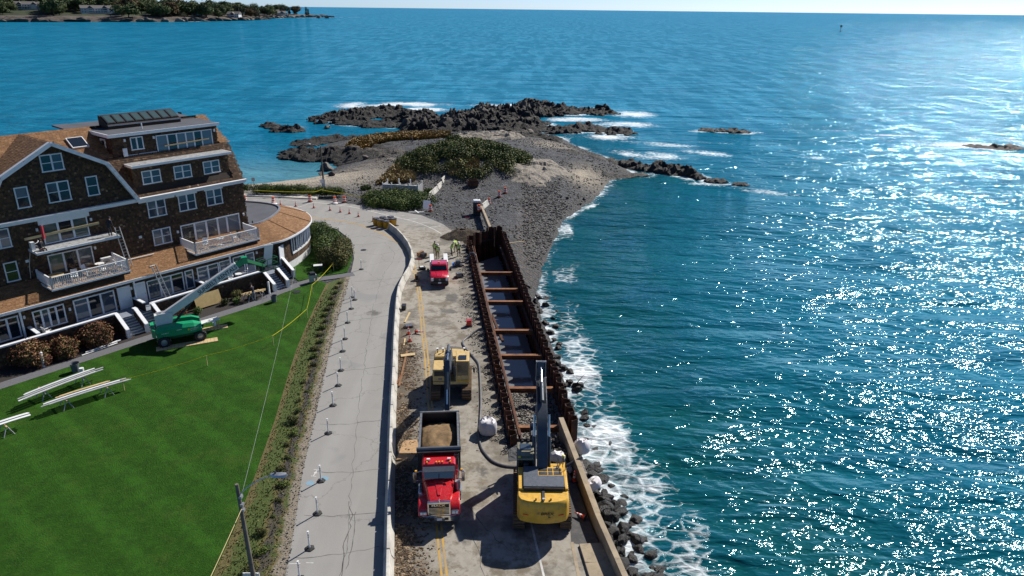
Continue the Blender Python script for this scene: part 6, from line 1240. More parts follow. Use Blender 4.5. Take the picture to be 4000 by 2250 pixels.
for s in (-1, 1):
    pr = [(-.02, .86), (.12, 1.22), (.45, 1.44), (.95, 1.5), (1.5, 1.4), (1.72, 1.1), (1.62, .98), (1.45, 1.2), (.95, 1.34), (.5, 1.26), (.34, .9)]
    MB().prism(pr, .66 * s, 1.22 * s, 'X').build('fender', M['red_paint'], tk, bevel=.05)
    MB().bb(.70 * s, 1.14 * s, .0, .12, .92, 1.16).build('headlight', M['pane_grey'], tk, bevel=.04); hl = MB().bb(.74 * s, .92 * s, -.015, .02, .96, 1.12).build('lamp', M['reflective_white'], tk); MB().bb(.95 * s, 1.1 * s, -.015, .02, .96, 1.12).build('lamp', M['reflective_white'], tk)
    wheel(tk, (1.0 * s, 1.0, .53), .53, .32, 'chrome')
    for y in (5.75, 7.1): wheel(tk, (.98 * s, y, .53), .53, .55, 'steel_grey')
    mr = MB().bar((1.02 * s, 2.1, 2.5), (1.42 * s, 1.95, 2.5), .04); mr.bar((1.02 * s, 2.1, 1.9), (1.42 * s, 1.95, 1.9), .04); mr = mr.build('mirror_bracket', M['chrome'], tk); MB().bb(1.34 * s, 1.54 * s, 1.9, 2.0, 1.8, 2.5).build('mirror', M['chrome'], tk, bevel=.02)
    MB().bb(1.30 * s, 1.42 * s, 1.88, 2.0, 2.55, 2.66).build('marker_lamp', M['amber'], tk); MB().bb(1.0 * s, 1.32 * s, 2.3, 3.3, .35, .8).build('fuel_tank', M['chrome'], tk, bevel=.08); MB().bb(1.0 * s, 1.3 * s, 1.95, 2.25, .4, .46).build('step', M['steel_dark'], tk)
gr = MB().bb(-.60, .60, .06, .16, .92, 1.66).build('grille', M['text_black'], tk)
m = MB(); m.bb(-.66, -.585, .02, .165, .9, 1.7).build('grille_frame', M['chrome'], gr); MB().bb(.585, .66, .02, .165, .9, 1.7).build('grille_frame', M['chrome'], gr); MB().bb(-.66, .66, .0, .165, 1.66, 1.77).build('grille_frame', M['chrome'], gr); MB().bb(-.66, .66, .02, .165, .86, .92).build('grille_frame', M['chrome'], gr)
for k in range(5): MB().bb(-.585, .585, .035, .06, .98 + k * .09, 1.01 + k * .09).build('grille_bar', M['chrome'], gr)
text('MACK', .20, 'chrome', gr, (-.44, .045, 1.53), (RAD(90), 0, 0), sx=1.45, ext=.01)
o_ = MB().box((0, .12, 1.84), (.07, .14, .1)).build('hood_ornament', M['chrome'], tk, bevel=.02)
# cab
cabr = lambda y, w, z0, z1: [(-w, y, z0), (w, y, z0), (w, y, z1 - .08), (w - .1, y, z1), (-w + .1, y, z1), (-w, y, z1 - .08)]
MB().loft([cabr(1.82, .98, .95, 2.08), cabr(2.05, 1.0, .95, 2.7), cabr(2.2, 1.0, .95, 2.9), cabr(3.3, 1.0, .95, 2.95)]).build('cab', M['red_paint'], tk, True, bevel=0)
ws = MB().poly([(-.88, 1.83, 2.12), (.88, 1.83, 2.12), (.86, 2.03, 2.66), (-.86, 2.03, 2.66)]).build('windscreen', M['windscreen'], tk); MB().bb(-.02, .02, 1.80, 1.86, 2.1, 2.4).build('divider', M['black_rubber'], ws)
MB().loft([[(-.95, 1.78, 2.60), (.95, 1.78, 2.60), (.95, 2.04, 2.72), (-.95, 2.04, 2.72)], [(-.95, 1.78, 2.63), (.95, 1.78, 2.63), (.95, 2.08, 2.80), (-.95, 2.08, 2.80)]]).build('sun_visor', M['hood_grey'], tk)
for s in (-1, 1): MB().poly([(1.012 * s, 2.25, 2.1), (1.012 * s, 3.0, 2.1), (1.012 * s, 3.0, 2.7), (1.012 * s, 2.35, 2.7)]).build('side_window', M['windscreen'], tk)
for x in (-.7, -.14, 0.03, .22, .7): MB().box((x, 2.32, 2.96), (.08, .12, .07)).build('roof_marker', M['amber'], tk)
for x in (-.62, .62): MB().bb(x - .1, x + .1, 2.5, 2.6, 2.95, 3.05).build('work_lamp', M['reflective_white'], tk)
MB().tube([(1.12, 3.1, .9), (1.12, 3.1, 3.0)], .09, 12).build('exhaust_stack', M['chrome'], tk); MB().tube([(1.1, 1.75, 1.2), (1.1, 1.75, 1.95)], .16, 14).build('air_cleaner', M['galvanised'], tk)
# bed
y0, y1, hw = 3.62, 8.15, 1.24
bd = MB().bb(-hw, hw, y0, y1, 1.05, 1.15).build('bed_floor', M['steel_dark'], tk)
for s in (-1, 1):
    MB().bb(s * hw, s * (hw - .06), y0, y1, 1.15, 2.88).build('bed_side', M['steel_dark'], tk); MB().bb(s * (hw + .05), s * (hw - .09), y0, y1, 2.88, 2.97).build('bed_rail', M['steel_grey'], tk)
    for k in range(5): MB().bb(s * hw, s * (hw + .09), y0 + .3 + k * .95, y0 + .42 + k * .95, 1.1, 2.88).build('stake_rib', M['steel_dark'], tk)
MB().bb(-hw + .06, hw - .06, y0, y0 + .06, 1.15, 3.0).build('bed_front', M['steel_dark'], tk); MB().bb(-hw + .06, hw - .06, y1 - .06, y1, 1.15, 2.9).build('tailgate', M['steel_dark'], tk); MB().bb(-hw - .08, hw + .08, y1 - .1, y1 + .02, 2.9, 3.0).build('tailgate_rail', M['steel_grey'], tk)
MB().loft([[(-hw - .1, y0 + .05, 2.98), (hw + .1, y0 + .05, 2.98), (hw + .1, y0 + .05, 3.06), (-hw - .1, y0 + .05, 3.06)], [(-hw - .1, y0 - .55, 3.08), (hw + .1, y0 - .55, 3.08), (hw + .1, y0 - .55, 3.16), (-hw - .1, y0 - .55, 3.16)]]).build('cab_shield', M['steel_dark'], tk); MB().tube([(-hw - .12, y0 - .25, 3.2), (hw + .12, y0 - .25, 3.2)], .12, 12).build('tarp_roll', M['hood_grey'], tk)
mk('sand_load', (.215, .135, .062), .95, var=.5, scale=2.5, bump=1.0, bscale=6, dirt=(.09, .06, .03))
sl = heap('sand_load', 0, 0, 1.9, 3.2, .75, 'sand_load', None, 0, seed=21, n_=36); vz = sl.data
for v in vz.vertices: v.co.x = max(-1.16, min(1.16, v.co.x)); v.co.y = max(-2.1, min(2.1, v.co.y)); v.co.z += .0
sl.location = (tk.matrix_world @ Vector((0, 0, 0))) if False else (0, 0, 0)
sl.parent = None; c5, s5 = math.cos(RAD(5.1)), math.sin(RAD(5.1)); yy = 5.75; sl.location = (-4.08 - s5 * yy, 34.5 + c5 * yy, 1.95); sl.rotation_euler.z = RAD(5.1); tag(sl, 'heap of tan sand and gravel in the dump truck bed', 'sand')
# ---------------- excavators (boom towards +y)
def track_pad_ring(x, y0, y1, r, w, parent):
    pts_ = []; n_ = 8
    for k in range(n_ + 1): a = -math.pi / 2 + math.pi * k / n_; pts_.append((y1 - r + r * math.cos(a), r + r * math.sin(a)))
    for k in range(n_ + 1): a = math.pi / 2 + math.pi * k / n_; pts_.append((y0 + r + r * math.cos(a), r + r * math.sin(a)))
    tr = MB().prism([(p[0], p[1]) for p in pts_], x - w / 2 + .04, x + w / 2 - .04, 'X').build('track', M['black_rubber'], parent)
    L = []; per = 0; q = pts_ + [pts_[0]]
    d = [math.dist(q[i], q[i + 1]) for i in range(len(q) - 1)]; tot = sum(d); npd = int(tot / .21); pm = None
    for k in range(npd):
        s_ = tot * k / npd; i = 0
        while s_ > d[i]: s_ -= d[i]; i += 1
        f = s_ / d[i]; py, pz = q[i][0] + (q[i + 1][0] - q[i][0]) * f, q[i][1] + (q[i + 1][1] - q[i][1]) * f; ang = math.atan2(q[i + 1][1] - q[i][1], q[i + 1][0] - q[i][0])
        if pm is None: pm = MB().box((0, 0, 0), (w, .165, .035)).box((0, .05, -.03), (w, .03, .03)).mesh('track_shoe', M['track_steel'])
        o = link('track_shoe', pm, tr); o.location = (x, py, pz + .0); o.rotation_euler = (ang, 0, 0)
    return tr
mk('track_steel', (.16, .10, .055), .75, .3, var=.4, scale=6)
def arm(name, profile, w, mat, parent, x=0.0): return MB().prism(profile, x - w / 2, x + w / 2, 'X').build(name, M[mat], parent, bevel=.02)
def cyl(parent, a, b_, r, split=.55, x=0.0, rod='chrome', body='machine_grey'):
    a = Vector((x, a[0], a[1])); b_ = Vector((x, b_[0], b_[1])); m_ = a.lerp(b_, split); c = MB().tube([a, m_], r, 12).build('hydraulic_cylinder', M[body], parent, True); MB().tube([m_, b_], r * .55, 10).build('rod', M[rod], c, True)
def beam_poly(P, W):
    up, dn = [], []
    for i, (y, z) in enumerate(P):
        a = P[max(i - 1, 0)]; b_ = P[min(i + 1, len(P) - 1)]; d = Vector((b_[0] - a[0], b_[1] - a[1])).normalized(); n_ = Vector((-d.y, d.x)); up.append((y + n_.x * W[i] / 2, z + n_.y * W[i] / 2)); dn.append((y - n_.x * W[i] / 2, z - n_.y * W[i] / 2))
    return up + dn[::-1]
def bucket(parent, c, rot, w, mat='steel_dark', s=1.0):
    P = [(-.5, .55), (-.62, .1), (-.45, -.4), (0, -.62), (.5, -.5), (.75, -.2)]; Q = [(p[0] * .9, p[1] * .9 + .03) for p in P]; R_ = lambda p: (c[0] + s * (p[0] * math.cos(rot) - p[1] * math.sin(rot)), c[1] + s * (p[0] * math.sin(rot) + p[1] * math.cos(rot)))
    b = MB()
    for i in range(5): b.prism([R_(P[i]), R_(P[i + 1]), R_(Q[i + 1]), R_(Q[i])], -w / 2, w / 2, 'X')
    b.prism([R_(p) for p in P], -w / 2, -w / 2 + .04, 'X'); b.prism([R_(p) for p in P], w / 2 - .04, w / 2, 'X'); o = b.build('bucket', M[mat], parent)
    for k in range(5):
        x = -w / 2 + .1 + k * (w - .2) / 4; q0 = R_((.68, -.26)); q1 = R_((1.0, -.04)); MB().bar((x, q0[0], q0[1]), (x, q1[0], q1[1]), .12, .08, w2=.06, h2=.03).build('tooth', M['steel_grey'], o)
def handrail(parent, pts_, mat='steel_dark'): MB().tube(pts_, .025, 6).build('handrail', M[mat], parent)
# big yellow excavator, seen from behind
ex = thing('excavator', 'large yellow excavator seen from behind beside the seawall, dark boom raised over the pit', 'excavator', (1.92, 36.75, 0.01), 0)
for s in (-1, 1): track_pad_ring(1.36 * s, -2.55, 2.65, .5, .68, ex)
MB().bb(-.95, .95, -.9, .9, .45, .9).build('undercarriage', M['machine_grey'], ex); MB().lathe([(.75, .9), (.75, 1.15)], 24).build('slew_ring', M['steel_dark'], ex)
MB().bb(-1.42, 1.42, -2.2, 1.5, 1.12, 1.32).build('platform', M['machine_yellow'], ex)
cw = []
for z, k in ((1.08, .93), (1.2, .985), (1.5, 1.0), (2.25, 1.0), (2.48, .985), (2.58, .95)):
    cw.append([(-1.48 * k, -2.1, z), (-1.48 * k, -2.75 * k, z), (-1.32 * k, -3.05 * k, z), (-.9, -3.22 * k, z), (-.4, -3.31 * k, z), (0, -3.34 * k, z), (.4, -3.31 * k, z), (.9, -3.22 * k, z), (1.32 * k, -3.05 * k, z), (1.48 * k, -2.75 * k, z), (1.48 * k, -2.1, z)])
MB().loft(cw).build('counterweight', M['machine_yellow'], ex, True)
text('BREX', .25, 'text_black', ex, (-.17, -3.375, 1.93), (RAD(90), 0, 0), sx=1.25, shear=.15); text('=', .25, 'steel_grey', ex, (-.40, -3.372, 1.93), (RAD(90), 0, 0), name='logo_bars', sx=1.2); MB().bar((.28, -3.36, 1.74), (.4, -3.36, 1.66), .015, .04).bar((.28, -3.36, 1.74), (.3, -3.36, 1.6), .015, .04).build('logo_mark', M['text_black'], ex)
for x in (-1.0, 1.0): MB().box((x, -3.2, 1.75), (.34, .03, .05), rz=.22 * (1 if x > 0 else -1)).build('reflector', M['cone_orange'], ex)
for x in (-.42, .42): MB().tube([(x, -2.95, 2.56), (x, -2.95, 2.72)], .06, 8).build('lifting_eye', M['machine_yellow'], ex)
MB().bb(-.08, .08, -3.0, -2.2, 2.56, 2.66).build('camera_bracket', M['steel_dark'], ex); MB().box((0, -3.02, 2.68), (.14, .12, .1)).build('rear_camera', M['galvanised'], ex)
MB().bb(-1.1, 1.22, -2.15, -.95, 2.0, 2.78).build('engine_hood', M['steel_dark'], ex); MB().bb(-1.12, 1.26, -2.05, -1.0, 2.78, 2.83).build('hood_panel', M['hood_grey'], ex); MB().bb(-1.12, -.25, -.995, -.1, 2.78, 2.83).build('hood_panel', M['hood_grey'], ex)
for x in (-1.02, -.6, -.32, .3, .8, 1.18):
    for y in (-1.95, -1.1): MB().lathe([(.025, 2.83), (.02, 2.85)], 6, (x, y, 0)).build('bolt', M['steel_grey'], ex)
MB().bb(-1.42, -1.12, -2.1, -.0, 1.32, 2.7).build('side_body', M['machine_yellow'], ex, bevel=.03); MB().bb(1.26, 1.44, -2.1, .5, 1.32, 2.72).build('side_body', M['machine_yellow'], ex, bevel=.03); MB().bb(-1.1, 1.25, -.95, -.05, 1.32, 2.74).build('engine_deck', M['machine_yellow'], ex)
for k, (a, b_) in enumerate(((-.2, .3), (.36, .62), (.68, 1.15))):
    for j in range(2): MB().bb(a, b_, -.82 + j * .36, -.55 + j * .36, 2.745, 2.76).build('vent_grille', M['steel_dark'], ex)
MB().bb(.55, 1.42, -.0, .9, 1.32, 2.35).build('tool_box', M['machine_yellow'], ex, bevel=.03); MB().bb(.75, 1.1, .1, .6, 2.36, 2.38).build('grip_plate', M['hood_grey'], ex); MB().bb(.6, 1.42, .9, 1.4, 1.32, 1.75).build('step_box', M['machine_yellow'], ex)
MB().lathe([(.16, 2.74), (.16, 2.86), (.1, 2.92)], 14, (-.95, .1, 0)).build('air_intake', M['steel_dark'], ex); handrail(ex, [(1.38, -.3, 2.7), (1.38, -.3, 3.2), (1.3, .5, 3.1), (1.25, 1.0, 2.3)]); handrail(ex, [(.9, -.1, 2.74), (1.0, .5, 3.0), (1.15, .9, 2.2)])
for x, y, z, c in ((-1.35, .35, 3.1, 'machine_yellow'), (1.3, .3, 3.25, 'machine_yellow')): MB().tube([(x, y, 2.6), (x, y, z)], .025, 6).build('gps_mast', M['steel_dark'], ex); MB().ball((x, y, z + .05), .1, 10, 6, (1, 1, .6)).build('gps_antenna', M['tape_yellow'], ex, True)
MB().bb(-1.46, -1.30, .1, .9, 1.35, 1.55).build('side_step', M['tape_yellow'], ex)
def cab(parent, x0, x1, y0, y1, z0, z1, mat, roof):
    cb = MB()
    for x in (x0, x1):
        for y in (y0, y1): cb.bb(x - .05, x + .05, y - .05, y + .05, z0, z1)
    cb.bb(x0, x1, y0, y1, z0, z0 + .5); cb = cb.build('cab', M[mat], parent)
    MB().bb(x0 - .04, x1 + .04, y0 - .04, y1 + .04, z1, z1 + .10).build('cab_roof', M[roof], cb, bevel=.03)
    for a in ((x0, x0, y0, y1), (x1, x1, y0, y1)): MB().poly([(a[0], a[2], z0 + .5), (a[0], a[3], z0 + .5), (a[0], a[3], z1), (a[0], a[2], z1)]).build('pane', M['windscreen'], cb)
    for y in (y0, y1): MB().poly([(x0, y, z0 + .5), (x1, y, z0 + .5), (x1, y, z1), (x0, y, z1)]).build('pane', M['windscreen'], cb)
    return cb
mk('cab_tan', (.20, .19, .13), .5, var=.15)
c_ = cab(ex, -1.45, -.5, .2, 1.95, 1.32, 3.05, 'machine_grey', 'cab_tan'); MB().bb(-1.3, -.62, 1.1, 1.75, 3.16, 3.2).build('roof_hatch', M['pane_blue'], c_); MB().bb(-1.3, -.7, .4, .8, 3.16, 3.24).build('roof_unit', M['cab_tan'], c_)
for x in (-1.15, -.78): MB().box((x, 2.0, 3.22), (.12, .1, .12)).build('cab_lamp', M['steel_dark'], c_)
BP_ = [(-.25, 2.0), (1.0, 4.1), (2.3, 5.35), (3.6, 5.85), (5.1, 5.95)]
arm('boom', beam_poly(BP_, [.5, .8, .85, .7, .42]), .62, 'machine_grey', ex, .02)
for s in (-1, 1):
    cyl(ex, (.95, 1.9), (2.4, 4.9), .13, .6, .02 + .46 * s)
    for k in range(3): MB().tube([(.02 + s * (.10 + .07 * k), y, z + .47) for y, z in ((.4, 3.1), (1.1, 4.15), (2.3, 5.32), (3.4, 5.75), (4.4, 5.9))], .022, 6).build('hydraulic_line', M['hose_black'], ex)
cyl(ex, (2.2, 5.95), (5.15, 6.85), .13, .5, .02, 'chrome')
ST_ = [(5.3, 7.1), (5.2, 6.0), (4.95, 4.6), (4.75, 2.9)]; arm('stick', beam_poly(ST_, [.3, .62, .5, .3]), .42, 'machine_grey', ex, .02); cyl(ex, (5.65, 6.5), (5.35, 4.1), .1, .55, .02)
for s in (-1, 1): MB().bar((.02 + .3 * s, 5.25, 7.15), (.02 + .3 * s, 5.1, 5.8), .06, .28).build('link_plate', M['steel_grey'], ex); MB().bar((.02 + .26 * s, 5.3, 3.9), (.02 + .26 * s, 5.0, 2.9), .05, .12).build('bucket_link', M['galvanised'], ex)
bucket(ex, (4.35, 2.35), RAD(160), 1.25); MB().tube([(-.34, 5.1, 5.95), (.38, 5.1, 5.95)], .12, 12).build('pivot_pin', M['galvanised'], ex); MB().tube([(-.3, 5.25, 7.1), (.34, 5.25, 7.1)], .07, 10).build('pivot_pin', M['galvanised'], ex)
# smaller cream excavator facing the camera
e2 = thing('excavator', 'pale yellow excavator facing the camera, its arm reaching behind the dump truck bed', 'excavator', (-4.72, 51.3, 0.01), RAD(180) + RAD(3))
for s in (-1, 1): track_pad_ring(1.2 * s, -2.25, 2.3, .45, .75, e2)
MB().bb(-.85, .85, -.8, .8, .42, .85).build('undercarriage', M['machine_grey'], e2); MB().lathe([(.65, .85), (.65, 1.08)], 24).build('slew_ring', M['steel_dark'], e2); MB().bb(-1.4, 1.4, -1.4, 1.45, 1.05, 1.28).build('platform', M['machine_cream'], e2)
rings = []
for z, k in ((1.1, .95), (1.4, 1.0), (2.3, 1.0), (2.52, .93)):
    rings.append([(x * k, y * (k if y < -1 else 1), z) for x, y in ((-1.42, -.5), (-1.42, -1.35), (-1.1, -1.75), (-.5, -1.95), (0, -2.0), (.5, -1.95), (1.1, -1.75), (1.42, -1.35), (1.42, -.5))])
MB().loft(rings).build('counterweight', M['machine_cream'], e2, True); MB().bb(.38, 1.42, -.48, 1.35, 1.28, 2.28).build('side_body', M['machine_cream'], e2, bevel=.05); MB().bb(-.3, .36, -.48, .1, 1.28, 2.3).build('engine_deck', M['machine_cream'], e2); MB().bb(.55, 1.3, 1.36, 1.40, 1.75, 2.15).build('vent_grille', M['steel_dark'], e2); MB().bb(.7, 1.0, 1.36, 1.39, 1.4, 1.55).build('decal', M['steel_grey'], e2)
c_ = cab(e2, -1.38, -.42, -.3, 1.4, 1.28, 2.95, 'machine_cream', 'machine_cream'); MB().bb(-1.2, -.6, .55, 1.2, 3.06, 3.12).build('roof_hatch', M['pane_dark'], c_); MB().bb(-1.4, -.45, 1.42, 1.46, 1.28, 1.4).build('name_plate', M['machine_yellow'], c_)
for x in (-1.0, 1.15, .7): MB().tube([(x, -1.2, 2.5), (x, -1.2, 2.85)], .05, 8).build('mast', M['steel_dark'], e2); MB().lathe([(.1, 2.85), (.1, 2.9)], 12, (x, -1.2, 0)).build('antenna', M['reflective_white'], e2)
handrail(e2, [(1.3, -1.1, 2.4), (1.3, -.9, 2.8), (.6, -.9, 2.8), (.5, -1.1, 2.4)], 'machine_cream'); MB().bar((-1.42, 1.2, 2.3), (-1.75, 1.35, 2.3), .03).build('mirror_arm', M['steel_dark'], e2); MB().bb(-1.85, -1.7, 1.3, 1.38, 2.05, 2.4).build('mirror', M['black_plastic'], e2)
BQ = [(.6, 1.75), (1.6, 3.2), (2.8, 4.35), (4.2, 4.75), (5.6, 4.35)]
arm('boom', beam_poly(BQ, [.42, .62, .66, .52, .36]), .5, 'machine_grey', e2, .08)
for s in (-1, 1): cyl(e2, (1.2, 1.5), (2.7, 3.9), .1, .6, .08 + .38 * s, 'chrome')
cyl(e2, (2.6, 4.95), (5.2, 5.05), .11, .5, .08); arm('stick', beam_poly([(5.2, 5.05), (5.7, 4.3), (6.8, 3.0), (7.8, 1.75)], [.26, .5, .4, .24]), .34, 'machine_grey', e2, .08); cyl(e2, (6.1, 4.6), (7.3, 2.7), .085, .55, .08)
for s in (-1, 1): MB().tube([(.08 + s * .2, y, z) for y, z in ((1.0, 3.0), (2.6, 4.75), (4.2, 5.1), (5.6, 4.75), (6.6, 3.6))], .022, 6).build('hydraulic_line', M['hose_black'], e2)
bucket(e2, (7.65, 1.15), RAD(40), 1.0, s=.85)
# ---------------- red service pickup
pk = thing('pickup_truck', 'bright red service pickup with white utility boxes, front towards the camera', 'pickup truck', (-7.83, 73.3, 0), RAD(6.7))
def ring4(y, w, z0, z1, b=.07): return [(-w, y, z0), (w, y, z0), (w, y, z1 - b), (w - b, y, z1), (-w + b, y, z1), (-w, y, z1 - b)]
MB().loft([ring4(.12, .93, .5, 1.12), ring4(.25, .98, .45, 1.2), ring4(1.5, 1.0, .45, 1.32), ring4(1.62, 1.0, .45, 1.33)]).build('hood', M['pickup_red'], pk, True)
MB().loft([[(-.34, .35, 1.2), (.34, .35, 1.2), (.3, .35, 1.25), (-.3, .35, 1.25)], [(-.42, 1.45, 1.315), (.42, 1.45, 1.315), (.38, 1.45, 1.36), (-.38, 1.45, 1.36)]]).build('hood_bulge', M['pickup_red'], pk)
MB().loft([ring4(1.62, .99, .45, 1.33), ring4(2.05, .90, .45, 1.85), ring4(2.2, .86, .45, 1.98), ring4(3.3, .86, .45, 2.0), ring4(3.45, .88, .45, 1.95)]).build('cab', M['pickup_red'], pk, True)
MB().poly([(-.86, 1.655, 1.38), (.86, 1.655, 1.38), (.76, 2.06, 1.87), (-.76, 2.06, 1.87)]).build('windscreen', M['windscreen'], pk)
MB().bb(-.95, .95, -.02, .3, .42, .72).build('bumper', M['black_plastic'], pk, bevel=.03); gr = MB().bb(-.62, .62, .06, .14, .72, 1.08).build('grille', M['text_black'], pk)
for k in range(3): MB().bb(-.6, .6, .045, .06, .78 + k * .1, .81 + k * .1).build('grille_bar', M['steel_dark'], gr)
MB().lathe([(.12, -.02), (.11, .02)], 16, (0, .04, .92), 'Y').build('badge', M['steel_grey'], gr); MB().bb(-.17, .17, -.04, -.021, .5, .66).build('number_plate', M['reflective_white'], pk)
for s in (-1, 1):
    MB().bb(.66 * s, .93 * s, .06, .16, .76, 1.1).build('headlight', M['reflective_white'], pk, bevel=.02); wheel(pk, (.86 * s, 1.0, .4), .4, .26, 'steel_grey'); wheel(pk, (.86 * s, 4.9, .4), .4, .28, 'steel_grey')
    MB().bar((.98 * s, 1.8, 1.4), (1.12 * s, 1.78, 1.45), .05).build('mirror_arm', M['black_plastic'], pk); MB().bb(1.1 * s, 1.34 * s, 1.72, 1.84, 1.28, 1.62).build('mirror', M['black_plastic'], pk, bevel=.03)
    MB().bb(.55 * s, 1.02 * s, 3.55, 6.5, .75, 1.75).build('utility_box', M['white_paint'], pk, bevel=.02); MB().poly([(.93 * s, 2.15, 1.35), (.9 * s, 3.2, 1.35), (.88 * s, 3.2, 1.85), (.88 * s, 2.3, 1.85)]).build('side_window', M['windscreen'], pk)
    for k in range(3): MB().bb(1.02 * s, 1.035 * s, 3.62 + k * .97, 4.5 + k * .97, .85, 1.65).build('box_door', M['white_paint'], pk)
MB().bb(-.54, .54, 3.55, 6.5, .75, .85).build('bed', M['steel_dark'], pk); MB().bb(-.5, .4, 3.8, 5.2, .85, 1.4).build('compressor', M['pickup_red'], pk); MB().bb(-.2, .2, 4.0, 4.4, 1.4, 1.6).build('engine', M['steel_dark'], pk); MB().bb(-.9, .9, 3.48, 3.54, 1.3, 2.0).build('headache_rack', M['white_paint'], pk); MB().bb(-.08, .08, 2.5, 2.66, 2.0, 2.1).build('beacon', M['amber'], pk)
# ---------------- green telescopic boom lift on the lawn
YA = RAD(29); BL = Vector((-30.0, 59.7, 0))
lf = thing('boom_lift', 'green and white telescopic boom lift on the lawn, boom raised over the porch', 'boom lift', BL, YA)
for x in (-1.5, 1.5):
    for y in (-1.15, 1.15): wheel(lf, (x, y, .5), .5, .38, 'galvanised', 'Y', 16)
    MB().bb(x - .12, x + .12, -1.0, 1.0, .4, .62).build('axle', M['steel_dark'], lf)
MB().bb(-1.7, 1.7, -.5, .5, .42, .8).build('chassis', M['lift_green_dark'], lf); MB().lathe([(.6, .8), (.6, .95)], 20).build('slew_ring', M['steel_dark'], lf)
for s in (-1, 1):
    MB().loft([[(x, y, z) for y, z in ((s * .45, .95), (s * 1.22, .95), (s * 1.25, 1.55 + dz), (s * 1.0, 1.82 + dz), (s * .45, 1.86 + dz))] for x, dz in ((-2.0, -.2), (-1.75, .0), (-.2, .05), (1.1, -.02), (1.75, -.3))]).build('hood', M['lift_green'], lf)
MB().loft([[(-2.05, -1.2, z * .9 + .1), (-2.35, -.8, z), (-2.35, .8, z), (-2.05, 1.2, z * .9 + .1)] for z in (.95, 1.75)]).build('counterweight', M['lift_green'], lf); MB().bb(-2.0, 1.6, -.44, .44, .95, 1.25).build('platform', M['steel_dark'], lf)
for s in (-1, 1): MB().prism([(-1.9, 1.2), (-1.9, 2.75), (-1.5, 2.85), (-.55, 2.85), (-.4, 2.4), (-.75, 1.2)], s * .30, s * .36, 'Y').build('mast_plate', M['white_paint'], lf)
MB().bb(-1.9, -1.7, -.30, .30, 1.2, 2.72).build('mast_back', M['white_paint'], lf)
TIPl = Vector((6.0, .0, 6.5)); B0 = Vector((-1.2, 0, 2.45)); dB = (TIPl - B0).normalized()
bm_ = MB().bar(B0, B0 + dB * 7.7, .46, .66).build('boom', M['white_paint'], lf, bevel=.03); MB().bar(B0 + dB * 7.6, B0 + dB * 8.6, .32, .46).build('inner_boom', M['lift_green'], lf); MB().bar(B0 + Vector((0, .26, .05)), B0 + dB * 7.4 + Vector((0, .26, .05)), .07, .1).build('hose_tray', M['lift_green_dark'], lf)
cyl_m = MB().tube([(-.6, 0, 1.5), tuple(B0 + dB * 2.9 - Vector((0, 0, .4)))], .11, 12).build('lift_cylinder', M['steel_dark'], lf, True)
rx = math.asin(dB.z)
for sgn in (-1,): text('SUNBELT RENTALS', .52, 'text_black', lf, tuple(B0 + dB * 5.6 + Vector((0, -.237, -.02))), (RAD(90), -rx, 0), align='CENTER', sx=.92, shear=.12)
def lw(p): v = Matrix.Rotation(-YA, 3, 'Z') @ (Vector(p) - BL); return v
tip = B0 + dB * 8.5; bk = lw((-23.9, 66.7, 4.35))
MB().bar(tip, bk + Vector((-.4, -.3, .5)), .24, .3).build('jib', M['lift_green_dark'], lf); MB().box(tip, (.5, .5, .62)).build('jib_knuckle', M['lift_green'], lf); MB().bar(tip + Vector((.1, .2, -.3)), bk + Vector((-.4, 0, .3)), .1).build('jib_cylinder', M['steel_dark'], lf)
bx_ = MB(); bw, bdp, bh = .9, .45, 1.1; RB = Matrix.Rotation(RAD(25), 3, 'Z')
def bpt(x, y, z): return tuple(RB @ Vector((x, y, z)) + bk)
for z in (0, .55, bh):
    for a, b_ in (((-bw, -bdp), (bw, -bdp)), ((bw, -bdp), (bw, bdp)), ((bw, bdp), (-bw, bdp)), ((-bw, bdp), (-bw, -bdp))): bx_.bar(bpt(*a, z), bpt(*b_, z), .05)
for x in (-bw, -.3, .3, bw):
    for y in (-bdp, bdp): bx_.bar(bpt(x, y, 0), bpt(x, y, bh), .045)
bsk = bx_.build('basket', M['lift_green_dark'], lf); MB().poly([bpt(-bw, -bdp, .02), bpt(bw, -bdp, .02), bpt(bw, bdp, .02), bpt(-bw, bdp, .02)]).build('basket_floor', M['steel_dark'], bsk); MB().box(bpt(-.55, -.1, 1.0), (.5, .3, .3)).build('control_box', M['steel_dark'], bsk); MB().box(bpt(-.6, .1, .5), (.5, .5, .8)).build('tool_tray', M['black_plastic'], bsk)
pb = RB.to_4x4(); tag(MB().box((0, 0, 0), (.9, .05, 2.2)).build('plasterboard_sheet', M['reflective_white']), 'white sheet of board standing upright in the boom lift basket', 'board'); wp = bpy.data.objects['plasterboard_sheet']; wq = Matrix.Rotation(YA, 4, 'Z') @ Vector(bpt(.25, .1, 1.3)).to_4d(); wp.location = Vector((wq.x, wq.y, wq.z)) + BL; wp.rotation_euler = (RAD(8), RAD(6), YA + RAD(20))
# hood decals
text('SUNBELT', .17, 'reflective_white', lf, (-.2 + .95, -1.245, 1.36), (RAD(90 + 4), 0, 0)); text('RENTALS', .12, 'reflective_white', lf, (.75, -1.242, 1.2), (RAD(90 + 3), 0, 0)); MB().lathe([(.09, -.01), (.08, .01)], 10, (.62, -1.25, 1.33), 'Y').build('logo', M['tape_yellow'], lf); text('SUNBELT', .14, 'reflective_white', lf, (-1.6, -1.24, 1.3), (RAD(92), 0, 0)); MB().bb(-.35, .05, -1.262, -1.24, 1.42, 1.47).build('decal', M['reflective_white'], lf)
